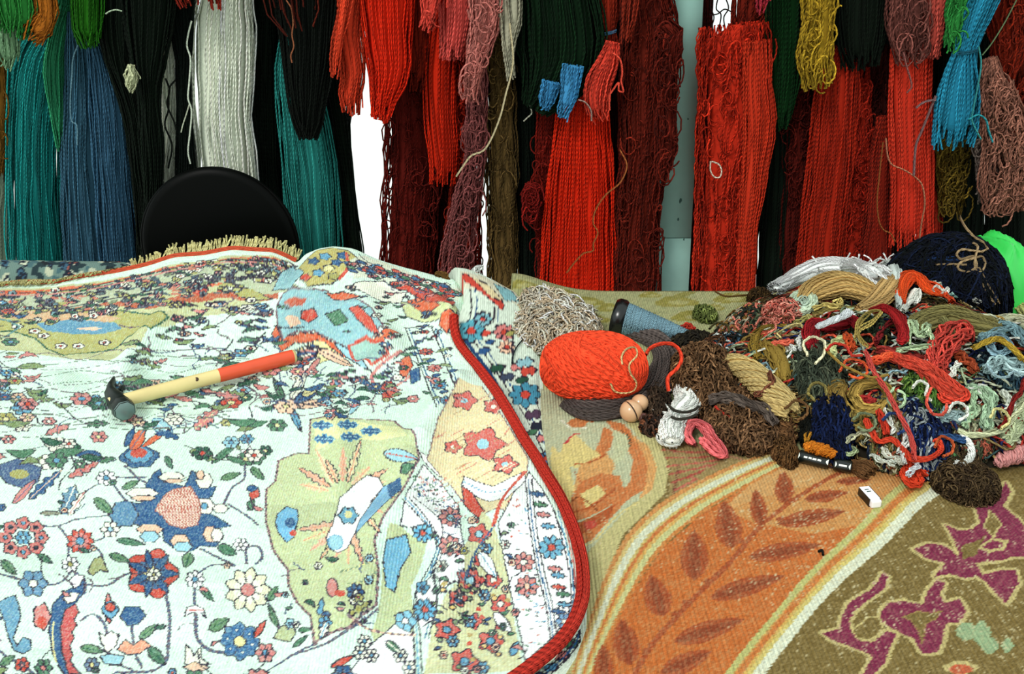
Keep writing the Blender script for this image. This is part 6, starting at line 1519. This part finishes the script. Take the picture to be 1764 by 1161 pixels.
# --- left group: brown tangle, gold skein, cone, ball, hanks
tang('wide brown tangle of kinked wool in front of the cone', [(118, 86, 58), (94, 68, 44), (140, 104, 72)], 1215, 640, 58, 58, .030, 190, r=.0018, curl=.8, step=.05)
tang('brown wool tangle spilling down under the gold skein', [(118, 86, 58), (92, 66, 44), (136, 100, 70)], 1280, 724, 66, 44, .024, 190, r=.0018, curl=.8, step=.05)
hank('grey brown strands laid over the lower brown tangle', (96, 84, 76), [(1220, 690, 10), (1260, 686, 16), (1310, 704, 16), (1340, 730, 10)], lift=.028, n=14, wig_=.003)
thread('red thread lying in the lower brown tangle', (200, 56, 40), [(1232, 700), (1240, 708), (1252, 716), (1262, 722)], h=HS, r=.002, lift=.026)
hank('gold beige skein twisted like rope at the left of the heap', (206, 180, 118), [(1256, 620, 26), (1276, 630, 44), (1310, 656, 52), (1342, 690, 54), (1366, 716, 34)], lift=.016, r=.0023, twist=1.1, wig_=.0006, var=.12, K=40)
hank('brown tie strands around the middle of the gold skein', (120, 70, 50), [(1326, 640, 5), (1330, 656, 6), (1318, 672, 6), (1300, 682, 5)], lift=.046, n=5)
tang('black olive wool between the red ball and the brown tangle', [(50, 44, 32), (36, 32, 26)], 1190, 590, 40, 16, .020, 80)
# cream tangle of string
tang('tangled cream string heap left of the red ball', [(242, 226, 196), (224, 200, 168), (250, 240, 218)], 955, 556, 84, 46, .030, 150, r=.0016, h=hK, curl=.34, step=.085, K=56, layer=.012)

# cone of blue thread
M_SPOOL = plain('black_plastic', (12, 16, 16), .25, spec=.5)
c0 = W(1068, 548, .030); c1 = W(1190, 580, .011)
ax = Vector(c1 - c0)
Lc = ax.length; M4 = axis_matrix(c0, ax)
cone = bpy.data.objects.new('thread_cone', None); C.objects.link(cone); cone.location = (c0[0], c0[1], .005)
tag(cone, 'cone of grey blue thread with a black base lying on the tapestry rug', 'thread cone')
Ml = np.array(M4); Ml[:3, 3] = c0 - np.array(cone.location)
lathe('cone_base', [(.0001, -.014), (.016, -.014), (.0300, -.012), (.0335, -.006), (.0335, .004), (.0315, .008), (.029, .010)], M_SPOOL, cone, M=Ml)
lathe('cone_tip', [(.006, Lc * .97), (.0065, Lc * 1.02), (.0045, Lc * 1.03), (.0001, Lc * 1.03)], M_SPOOL, cone, M=Ml, seg=16)
mb = MB()
t = np.linspace(0, 1, 1700); rad = .0285 * (1 - t) ** .9 + .0065 * t ** .8
def wound(ph, turns, dr):
    a = ph + turns * 2 * np.pi * t
    loc = np.stack([(rad + dr) * np.cos(a), (rad + dr) * np.sin(a), .008 + t * Lc * .96], 1)
    return loc @ Ml[:3, :3].T + Ml[:3, 3]
mb.strands(np.stack([wound(0, 60, .0002), wound(2, -22, .0009), wound(4, 31, .0007)]), .0011, srgb((156, 196, 212)), m=3, var=.10)
g = np.linspace(0, 1, 20); pr = np.stack([.0285 * (1 - g) ** .9 + .0065 * g ** .8, .008 + g * Lc * .96], 1)
an = np.arange(24) / 24 * 6.28318
vv = np.stack([pr[:, None, 0] * np.cos(an), pr[:, None, 0] * np.sin(an), np.broadcast_to(pr[:, None, 1], (20, 24))], -1).reshape(-1, 3) @ Ml[:3, :3].T + Ml[:3, 3]
idx = np.arange(480).reshape(20, 24)
mb.add(vv, np.stack([idx[:-1], np.roll(idx[:-1], -1, 1), np.roll(idx[1:], -1, 1), idx[1:]], -1).reshape(-1, 4), np.zeros((480, 2)), srgb((140, 180, 196)))
mb.build('wound_thread', cone)
hank('small red scrap beside the tip of the blue cone', (200, 60, 44), [(1174, 566, 8), (1184, 562, 11), (1196, 568, 7)], h=hK, n=8)
hank('mustard scrap peeping between the cone and the dark wool', (206, 150, 50), [(1100, 566, 8), (1118, 564, 12), (1140, 570, 8)], h=hK, n=9, lift=.012)

# dark wool skein around and beneath the red ball
hank('dark grey brown wool skein curving under the red ball', (88, 78, 74), [(978, 690, 34), (1010, 704, 46), (1056, 702, 48), (1104, 684, 50), (1140, 650, 54), (1152, 616, 50), (1136, 590, 40), (1100, 570, 40), (1068, 562, 26)], h=hK, r=.0022, depth=.55, wig_=.0012, n=56, twist=.5, K=60, var=.2)
# red ball of yarn
bc = W(1022, 632, .058); bsc = scale_at(bc[1], bc[2])
ra, rb, rc = 94 / bsc, .050, .052
ball = bpy.data.objects.new('yarn_ball', None); C.objects.link(ball); ball.location = (bc[0], bc[1], bc[2] - rc)
tag(ball, 'big orange red oval ball of wool on the dark wool skein', 'yarn ball')
mb = MB()
Pw = []; ph = np.linspace(0, 2 * np.pi, 56)
for band in range(24):
    til = rng.choice([-1, 1]) * rng.uniform(.25, 1.1); az = rng.random() * 6.283; lay = .92 + .07 * band / 24
    nrm = np.array([math.sin(til), math.cos(til) * math.cos(az), math.cos(til) * math.sin(az)])
    a = np.cross(nrm, [.3, .2, .9]); a /= np.linalg.norm(a); b = np.cross(nrm, a)
    for k in range(6):
        off = (k - 2.5) * .112 + rng.normal(0, .006)
        rr_ = math.sqrt(max(1 - off * off, .1))
        p = rr_ * (np.cos(ph)[:, None] * a + np.sin(ph)[:, None] * b) + off * nrm
        sx_ = np.sign(p) * np.abs(p) ** np.array([.86, .95, .95])
        Pw.append(sx_ * lay * (1 + .006 * rng.normal()) * np.array([ra, rb, rc]) + [0, 0, rc])
rot = np.array([[math.cos(-.04), -math.sin(-.04), 0], [math.sin(-.04), math.cos(-.04), 0], [0, 0, 1]])
mb.strands(np.array(Pw) @ rot.T, .0030, srgb((232, 72, 40)), m=5, var=.07)
uu, vv_ = np.meshgrid(np.linspace(0, 2 * np.pi, 33)[:-1], np.linspace(.02, np.pi - .02, 16))
Vc = np.stack([np.cos(vv_) * ra, np.sin(vv_) * np.cos(uu) * rb, np.sin(vv_) * np.sin(uu) * rc], -1) * .93 + [0, 0, rc]
idx = np.arange(16 * 32).reshape(16, 32)
mb.add(Vc.reshape(-1, 3) @ rot.T, np.stack([idx[:-1], np.roll(idx[:-1], -1, 1), np.roll(idx[1:], -1, 1), idx[1:]], -1).reshape(-1, 4), np.zeros((512, 2)), srgb((200, 50, 26)))
mb.build('wound_yarn', ball)
def on_ball(pts, ex=.003):
    out = []
    for px, py in pts:
        o_ = np.array([0, 0, CAMH]) - bc; d = ray(px, py); d = d / np.linalg.norm(d)
        S_ = np.array([ra + ex, rb + ex, rc + ex]); A_ = (d / S_) @ (d / S_); B_ = 2 * (o_ / S_) @ (d / S_); C_ = (o_ / S_) @ (o_ / S_) - 1
        D_ = B_ * B_ - 4 * A_ * C_
        tt = (-B_ - math.sqrt(max(D_, 0))) / (2 * A_)
        out.append(o_ + d * tt + bc)
    return np.array(out)
P = on_ball([(1072, 628), (1071, 614), (1080, 601), (1094, 599), (1097, 612), (1084, 628), (1086, 643), (1096, 659), (1092, 672), (1076, 677), (1059, 674), (1052, 661)], .005)
mb = MB(); mb.strands(smooth_path(P, 60)[None], .0016, srgb((220, 186, 130)), m=5, var=.02)
o = mb.build('yarn_strand'); recentre(o); tag(o, 'cream thread looped on the right side of the orange red ball', 'yarn strand')
P = np.vstack([on_ball([(1112, 612)], -.002), W(np.array([1120, 1135, 1155, 1168, 1174, 1166, 1152, 1150, 1152]), np.array([600, 593, 592, 600, 618, 635, 648, 660, 674]), np.array([.07, .072, .07, .066, .062, .056, .05, .046, .036]))])
mb = MB(); mb.strands(smooth_path(P - np.array(ball.location), 60)[None], .0030, srgb((222, 64, 38)), m=6, var=.02)
mb.build('loose_end', ball)

# wooden ball
M_BALL = plain('polished_wood', (206, 164, 124), .22, spec=.6, noise=.2, nscale=45)
M_GROOVE = plain('groove_wood', (40, 28, 20), .6)
wc = W(1087, 708, .019); wr = 19.5 / scale_at(wc[1], wc[2])
wb = bpy.data.objects.new('wooden_ball', None); C.objects.link(wb); wb.location = (wc[0], wc[1], wc[2] - wr)
tag(wb, 'polished wooden ball with a dark groove below the red yarn ball', 'wooden ball')
ax = Vector((.75, .35, .30)); M4 = np.array(axis_matrix((0, 0, wr), ax))
def arc(a0, a1, r, n=12): return [(max(r * math.sin(a), 1e-4), r * math.cos(a)) for a in np.linspace(a0, a1, n)]
lathe('near_half', arc(math.pi, math.pi / 2 + .07, wr) + [(wr * .9, -wr * .06)], M_BALL, wb, M=M4)
lathe('far_half', [(wr * .9, wr * .06)] + arc(math.pi / 2 - .07, 0, wr), M_BALL, wb, M=M4)
lathe('groove', [(wr * .92, -wr * .08), (wr * .93, 0), (wr * .92, wr * .08)], M_GROOVE, wb, M=M4)
wc2 = W(1102, 694, .022); wr2 = 15 / scale_at(wc2[1])
w2 = lathe('wooden_bead', arc(math.pi, 0, wr2, 16), M_BALL, M=axis_matrix((0, 0, 0), ax)); w2.location = wc2
tag(w2, 'second wooden bead tucked behind the grooved wooden ball', 'wooden bead')
w3 = lathe('dark_bead', arc(math.pi, 0, 9 / scale_at(1.29), 14), plain('dark_bead_wood', (84, 50, 44), .4, noise=.3, nscale=80)); w3.location = W(1108, 720, .011)
tag(w3, 'small dark bead right of the grooved wooden ball', 'bead')
tang('dark wool snippets right of the wooden ball', [(70, 50, 40), (150, 90, 60), (50, 40, 34)], 1126, 736, 26, 14, .008, 40, h=hK)
tang('dark brown wool behind the white cotton hank', [(58, 46, 36), (76, 60, 46)], 1130, 690, 26, 26, .016, 60, h=hK)

# white cotton hank
wh = bpy.data.objects.new('cotton_hank', None); C.objects.link(wh); p0 = W(1170, 720, .005); wh.location = p0
tag(wh, 'white cotton hank pinched by a dark thread, with loops at both ends', 'cotton hank')
def sub(parent, name, fn):
    mb = MB(); fn(mb); o = mb.build(name, parent)
    me = o.data; n = len(me.vertices); a = np.empty(n * 3, np.float32); me.vertices.foreach_get('co', a)
    me.vertices.foreach_set('co', (a.reshape(-1, 3) - np.array(parent.location, np.float32)).ravel()); me.update()
    return o
WC = (246, 248, 240)
def up_(mb): hank('', WC, [(1162, 714, 34), (1176, 706, 46), (1186, 692, 44), (1178, 676, 34), (1170, 664, 14)], h=hK, lift=.012, r=.0018, wig_=.0012, var=.04, mb=mb, ends=(0, .02))
def lo_(mb): hank('', WC, [(1158, 762, 34), (1156, 744, 44), (1162, 726, 42), (1168, 716, 36)], h=hK, lift=.006, r=.0018, wig_=.0012, var=.04, mb=mb, ends=(0, .02))
LOOPS = (([(1166, 676), (1168, 658), (1178, 660), (1182, 670), (1174, 674)], .024), ([(1152, 704), (1142, 690), (1146, 676), (1156, 672)], .014), ([(1152, 712), (1132, 708), (1124, 704), (1136, 702), (1152, 706)], .012),
         ([(1150, 748), (1136, 744), (1132, 756), (1142, 766), (1160, 768), (1172, 762)], .006), ([(1146, 756), (1140, 760), (1150, 768), (1168, 766), (1176, 756)], .010), ([(1190, 672), (1198, 680), (1204, 692), (1202, 704)], .014))
def lp_(k):
    def f(mb):
        a = np.array(LOOPS[k][0], float); P = lifted(a, hK, LOOPS[k][1])
        mb.strands(smooth_path(P, 24)[None], .0019, srgb(WC), m=5, var=.03)
    return f
def ti_(mb):
    for pts in ([(1152, 698), (1160, 706), (1178, 710), (1196, 706), (1204, 700)], [(1156, 718), (1168, 722), (1186, 720), (1200, 714)]):
        a = np.array(pts, float); P = lifted(a, hK, .038)
        mb.strands(smooth_path(P, 24)[None], .0022, srgb((60, 58, 50)), m=5, var=.03)
sub(wh, 'upper_bundle', up_); sub(wh, 'lower_bundle', lo_); [sub(wh, 'loop', lp_(k)) for k in range(6)]; sub(wh, 'tie', ti_)['label'] = 'dark thread tie'
# pink hank
mb = MB()
for k in range(13):
    o1, o2 = rng.uniform(-12, 12), rng.uniform(-9, 9)
    pts = np.array([(1192 + o1 * .5, 778 + o2 * .4 - 14), (1182 + o1 * .6, 748 + o2), (1190 + o1, 728 + o2 * .5), (1208 + o1, 732 + o2), (1224 + o1 * .7, 752 + o2), (1240 + o1 * .6, 770 + o2), (1248 + o1 * .3, 784 + o2 * .4), (1232 + o1 * .5, 780 + o2), (1212 + o1 * .6, 760 + o2)])
    P = lifted(pts, hK, .004 + rng.uniform(0, .022) * np.array([.4, .8, 1, 1, 1, .8, .3, .6, .9]))
    mb.strands(smooth_path(P, 40)[None], .0026, srgb((222, 104, 106)), m=5, var=.10)
o = mb.build('yarn_hank'); recentre(o); tag(o, 'pink hank of thick looped yarn beside the white cotton hank', 'yarn')

# --- embroidery floss with black paper bands, orange floss on it, small box
fl_ = bpy.data.objects.new('floss_skein', None); C.objects.link(fl_)
f0 = W(1352, 780, .012); f1 = W(1498, 812, .012); fl_.location = (f0[0], f0[1], .005)
tag(fl_, 'brown floss skein held by two black paper bands in front of the heap', 'floss skein')
def fb(mb):
    hank('', (122, 84, 50), [(1338, 792, 20), (1350, 778, 34), (1372, 784, 22), (1420, 795, 20), (1470, 804, 24), (1490, 808, 40), (1504, 816, 34)], h=hK, lift=.001, r=.0014, wig_=.0006, var=.2, mb=mb, ends=(.03, .05), n=46, depth=.62)
sub(fl_, 'floss_strands', fb)['label'] = 'brown floss strands with looped ends'
M_BAND = plain('black_paper', (10, 18, 16), .3, spec=.5)
M_PRINT = plain('white_print', (228, 232, 220), .5)
d_ = Vector(W(1470, 804, .012) - W(1376, 784, .012)).normalized()
def band(pa, pb, name):
    a = W(*pa, .013); b = W(*pb, .013); rr = 12.5 / scale_at(a[1])
    M4 = np.array(axis_matrix(a - np.array(fl_.location), Vector(b - a))); L = np.linalg.norm(b - a)
    M4[:3, 1] *= .8
    bd = lathe(name, [(rr * .93, 0), (rr, .0005), (rr, L - .0005), (rr * .93, L)], M_BAND, fl_, M=M4, seg=28)
    # printed marks: a line of small blocks and pointed end marks, laid on the paper facing out
    def patch(s0, s1, t0, t1, point=0):
        n = 6; th = np.linspace(t0, t1, n)
        lo, hi = [], []
        for k, q_ in enumerate(th):
            w_ = 1 - abs(2 * k / (n - 1) - 1)
            s1_ = s0 + (s1 - s0) * (w_ if point == 1 else 1); s0_ = s1 - (s1 - s0) * (w_ if point == -1 else 1)
            for s_, dst in (((s0_ if point == -1 else s0), lo), (s1_, hi)):
                v = np.array([rr * 1.006 * math.cos(q_), rr * 1.006 * math.sin(q_), s_ * L])
                dst.append(M4[:3, :3] @ v + M4[:3, 3])
        v = lo + hi
        return v, [(k, k + 1, n + k + 1, n + k) for k in range(n - 1)]
    return bd, patch, M4
for pa, pb, marks in (((1377, 785), (1428, 797), [(.0, .05, -1, 1), (.90, 1.0, -1, -1), (.18, .30, 0, 0), (.34, .44, 0, 0), (.48, .60, 0, 0), (.64, .76, 0, 0)]), ((1436, 799), (1467, 805), [(.10, .20, -1, 1), (.82, .94, -1, -1), (.30, .74, 0, 0)])):
    bd, patch, M4 = band(pa, pb, 'paper_band')
    # angle on the tube that looks at the camera
    z_ = M4[:3, :3]; cdir = np.array([0, -.75, .66])
    ang = math.atan2(cdir @ z_[:, 1], cdir @ z_[:, 0])
    VV = []; QQ = []
    for s0, s1, kd, pt_ in marks:
        if kd == -1: v, q_ = patch(s0, s1, ang - .5, ang + .5, pt_)
        else: v, q_ = patch(s0, s1, ang - .14, ang + .14)
        QQ += [tuple(len(VV) + i for i in f) for f in q_]; VV += v
    link('printed_marks', make_mesh('printed_marks', VV, QQ, mat=M_PRINT), bd)
hank('orange floss skein lying on top of the black paper bands', (226, 132, 36), [(1386, 772, 12), (1396, 770, 20), (1420, 776, 22), (1440, 784, 12)], h=hK, lift=.018, r=.0016, wig_=.0012, twist=2.5, var=.15)
hank('ochre strand looping above the orange floss skein', (190, 130, 40), [(1390, 764, 6), (1394, 750, 7), (1406, 746, 7), (1416, 762, 7), (1436, 768, 6)], lift=.014, n=5)
tang('brown floss tuft at the left end of the black paper bands', [(122, 86, 50), (100, 70, 40)], 1352, 778, 22, 24, .014, 70, h=hK, r=.0012)
hank('vertical brown bundle above the left brown tuft', (104, 72, 44), [(1352, 768, 20), (1356, 745, 28), (1350, 722, 26)], h=HS, lift=.004, wig_=.003)
tang('black ball of thread beside the orange floss', [(16, 18, 14), (30, 28, 20)], 1388, 740, 11, 11, .016, 40, h=HS)

M_WB = plain('white_rubber', (236, 234, 236), .5); M_BK = plain('black_card', (12, 14, 16), .4); M_INK = plain('dark_print', (60, 84, 76), .5)
e0 = W(1497, 862, .004)
er = bpy.data.objects.new('eraser', None); C.objects.link(er); er.location = (e0[0], e0[1], hK(e0[0], e0[1]) + 0); er.rotation_euler = (0, 0, math.radians(11)); er.scale = (.70, .70, .70)
tag(er, 'small white eraser in a black and white sleeve on the orange band', 'eraser')
hw_, L_, ht_ = .0105, .022, .016
box('rubber', (-hw_ + .0008, -L_ - .003, .0005), (hw_ - .0008, L_ - .002, ht_ - .0008), M_WB, er, .003)
prof_ = [(-hw_, 0), (hw_, 0), (hw_, ht_), (-hw_, ht_)]
v = [(x, y, z) for y in (-L_ + .004, L_) for x, z in prof_]
sl = link('sleeve', make_mesh('sleeve', v, [(0, 1, 5, 4), (1, 2, 6, 5), (3, 0, 4, 7), (4, 5, 6, 7)], smooth=False, mat=M_BK), er)
box('label_panel', (-hw_ + .0004, -L_ + .004, ht_ - .0006), (hw_ - .0016, L_ - .0005, ht_ + .0004), M_WB, er)
for (xa, xb, ya, yb) in ((-.004, .004, .004, .0065), (-.0045, .003, .0105, .0125)):
    box('printed_mark', (xa, ya, ht_ + .0003), (xb, yb, ht_ + .0007), M_INK, er)

# --- hammer on the ivory rug
M_HANDLE = plain('varnished_ash', (226, 206, 142), .3, spec=.5, noise=.18, nscale=30)
M_RED = plain('red_paint', (226, 84, 48), .3, spec=.5, noise=.12, nscale=40)
M_IRON = plain('black_iron', (26, 34, 30), .45, metal=.4, noise=.3, nscale=70, bump=.1)
M_FACE = plain('worn_steel', (112, 134, 130), .4, metal=.5, noise=.15, nscale=60)
hp = np.array([(203, 692), (508, 613)], float)
for off in np.linspace(.012, .06, 25):      # lay the straight handle on the highest wrinkles under it
    h0, h1 = lifted(hp, hA, np.array([off + .006, off]))
    ln = h0 + (h1 - h0) * np.linspace(.08, .95, 15)[:, None]
    if (ln[:, 2] - hA(ln[:, 0], ln[:, 1])).min() > .0095: break
ham = bpy.data.objects.new('hammer', None); C.objects.link(ham); ham.location = (h0[0], h0[1], h0[2] - .022)
tag(ham, 'hammer with black iron head and red-tipped wooden handle on the ivory rug', 'hammer')
hv = Vector(h1 - h0); Lh = hv.length
M4 = np.array(axis_matrix(h0 - np.array(ham.location), hv))
def oval(name, prof, mat, k=.78, seg=24):
    M5 = M4.copy(); M5[:3, 1] *= 1.0; M5[:3, 0] *= k
    return lathe(name, prof, mat, ham, seg=seg, M=M5)
oval('handle', [(.0001, -.012), (.0095, -.012), (.0098, .02), (.0106, .05), (.0110, .09), (.0108, .13), (.0110, Lh - .125)], M_HANDLE, .85)
oval('red_grip', [(.0111, Lh - .125), (.0114, Lh - .06), (.0116, Lh - .012), (.0112, Lh - .004)], M_RED, .85)['label'] = 'red painted handle end'
oval('handle_butt', [(.0112, Lh - .004), (.0102, Lh), (.0001, Lh + .0005)], M_HANDLE, .85)
c_ = M4[:3, :3] @ np.array([0, 0, .118]) + M4[:3, 3]
kk_ = lathe('wood_knot', [(.0001, .0004), (.003, .0002), (.0034, -.001)], plain('wood_knot', (70, 48, 28), .5), ham, seg=10, M=axis_matrix(c_ + M4[:3, 1] * 0 + np.array([0, -.0085, .0072]), (0, -.76, .65)))
# head: axis across the handle, lying on the rug, face towards the viewer
fpt = hit(207, 712, hA)[0]; bpt = hit(204, 650, hA)[0]
hd = Vector((fpt[0] - h0[0] + .004, fpt[1] - h0[1], 0)); hd = (hd - hv.normalized() * hd.dot(hv.normalized())).normalized()
o_ = h0 - np.array(ham.location)
MH = np.array(axis_matrix(o_, hd, tuple(hv.normalized())))
def loft(name, secs, mat, n=8, M=MH, rot=math.pi / 8):
    """secs: (s along axis, half width x, half width y, shift y)"""
    vs_ = []
    for s, a, b, sh in secs:
        for k in range(n):
            t_ = rot + k / n * 2 * math.pi
            vs_.append((a * math.cos(t_), b * math.sin(t_) + sh, s))
    vs_ = np.array(vs_) @ M[:3, :3].T + M[:3, 3]
    q_ = [(i * n + k, i * n + (k + 1) % n, (i + 1) * n + (k + 1) % n, (i + 1) * n + k) for i in range(len(secs) - 1) for k in range(n)]
    return link(name, make_mesh(name, vs_, q_, smooth=False, mat=mat), ham)
# x of MH = across (up x axis), y = along handle
loft('head', [(.036, .0001, .0001, 0), (.036, .0145, .0145, 0), (.033, .0158, .0158, 0), (.018, .0158, .0158, 0), (.013, .0125, .012, 0), (.009, .014, .0145, 0), (-.009, .014, .0150, 0), (-.016, .0125, .0135, .000), (-.030, .0125, .010, -.001),
              (-.046, .0125, .0065, .003), (-.060, .012, .0032, .011), (-.066, .0115, .0012, .015), (-.066, .0001, .0001, .015)], M_IRON)
loft('striking_face', [(.0365, .0001, .0001, 0), (.0365, .0135, .0135, 0), (.0345, .0154, .0154, 0), (.033, .0154, .0154, 0)], M_FACE)['label'] = 'worn grey striking face'
loft('second_claw', [(-.030, .004, .006, .010), (-.040, .004, .0045, .016), (-.046, .0036, .002, .021), (-.046, .0001, .0001, .021)], M_IRON)
# small brown knot of yarn and red scrap on the far rug edge
hA2 = lambda x, y: np.maximum(hA(x, y), hB(x, y))
p = V(760, 478, 1.655)
def knot(label, col, px, py, Y, s, n, name='yarn_knot'):
    c = V(px, py, Y); mb = MB(); t_ = np.linspace(0, 1, 30)[None]; ph_ = rng.random((n, 6)) * 6.28
    P = np.stack([c[0] + s * np.sin(2 * np.pi * t_ * 1.3 + ph_[:, :1]) * .9 + s * .4 * np.sin(5 * np.pi * t_ + ph_[:, 1:2]), c[1] + s * .5 * np.sin(2 * np.pi * t_ * 1.1 + ph_[:, 2:3]), c[2] + s * .7 * np.sin(2 * np.pi * t_ * 1.7 + ph_[:, 3:4])], -1)
    mb.strands(P, .0018, srgb(col), m=4, var=.2)
    o = mb.build(name); recentre(o); return tag(o, label, 'yarn')
knot('brown yarn knot sitting on the far rim of the folded rug', (104, 74, 34), 762, 476, 1.645, .010, 9)
knot('coral scrap of yarn on the far rim of the folded rug', (220, 76, 70), 812, 474, 1.65, .008, 6)
knot('white yarn end on the far rim of the folded rug', (226, 230, 224), 822, 464, 1.655, .008, 4)
thread('black thread on the rug border left of the red ball', (30, 40, 46), [(910, 572), (900, 585), (890, 598), (884, 612), (882, 626)], h=hB, r=.0012, lift=.002)
thread('stray dark thread end on the orange leaf band', (30, 26, 22), [(1410, 950), (1416, 948), (1418, 956)], h=hK, r=.0016)

# --- loose loops lying open over the heap
for lab, col, pts, r_, lf in (
    ('cream loop of yarn open over the dark green tangle', (226, 220, 180), [(1392, 612), (1384, 592), (1400, 580), (1420, 590), (1418, 612), (1404, 626)], .0022, .05),
    ('orange cord loop above the left ochre ring', (224, 92, 50), [(1446, 640), (1460, 620), (1484, 622), (1494, 640), (1480, 652), (1462, 646)], .0020, .045),
    ('ochre strand trailing from the dark green tangle to the right ring', (168, 136, 64), [(1420, 600), (1450, 628), (1476, 640), (1500, 650), (1530, 646)], .0021, .05),
    ('white curl of yarn over the grass green tangle', (238, 240, 226), [(1572, 668), (1584, 656), (1598, 664), (1594, 680), (1604, 690)], .0021, .045),
    ('mint loop of yarn left of the grass green tangle', (184, 212, 168), [(1540, 668), (1530, 684), (1540, 702), (1556, 698), (1558, 680), (1546, 672)], .0021, .04),
    ('salmon loop of yarn below the diagonal salmon hank', (220, 88, 70), [(1604, 668), (1596, 690), (1606, 712), (1626, 712), (1632, 696)], .0021, .05),
    ('dark blue cord loop over the white V strands', (40, 64, 110), [(1520, 724), (1536, 712), (1556, 720), (1560, 738), (1546, 748)], .0022, .045),
    ('grey green cord loop between the two navy clumps', (120, 132, 100), [(1470, 724), (1482, 712), (1502, 716), (1508, 732), (1494, 742), (1478, 736)], .0021, .045),
    ('pale yellow loop of yarn beside the red strand at the right', (214, 206, 140), [(1706, 720), (1716, 704), (1734, 712), (1738, 728), (1724, 738)], .0021, .045),
    ('pale blue loop hanging over the dark blue black hollow', (160, 190, 196), [(1700, 628), (1712, 646), (1732, 650), (1748, 640), (1760, 648)], .0021, .045),
    ('rust loop of yarn beside the half ring of white cord', (184, 84, 46), [(1610, 770), (1622, 752), (1640, 760), (1640, 778), (1624, 786)], .0021, .04),
    ('olive cord loop at the left foot of the heap', (132, 120, 66), [(1404, 690), (1392, 676), (1402, 660), (1420, 664), (1424, 680)], .0021, .05),
    ('red cord curl over the pale lime loops', (206, 60, 46), [(1424, 604), (1436, 592), (1456, 596), (1468, 612), (1486, 612)], .0021, .055),
    ('white loop of yarn over the red and orange scraps', (232, 236, 222), [(1632, 712), (1644, 694), (1662, 698), (1666, 714), (1652, 724)], .0021, .04),
    ('brown cord looping over the gold skein end', (110, 78, 46), [(1352, 704), (1372, 690), (1390, 700), (1388, 716), (1370, 724)], .0021, .05),
    ('pink cord loop at the far left of the heap', (224, 130, 110), [(1300, 562), (1312, 548), (1330, 552), (1336, 566), (1322, 574)], .0019, .035),
    ('dark olive loop above the blue cone tip', (84, 80, 46), [(1222, 566), (1236, 556), (1252, 560), (1256, 572)], .0019, .03)):
    thread(lab, col, pts, h=HS, r=r_, lift=lf, wob=.0004)
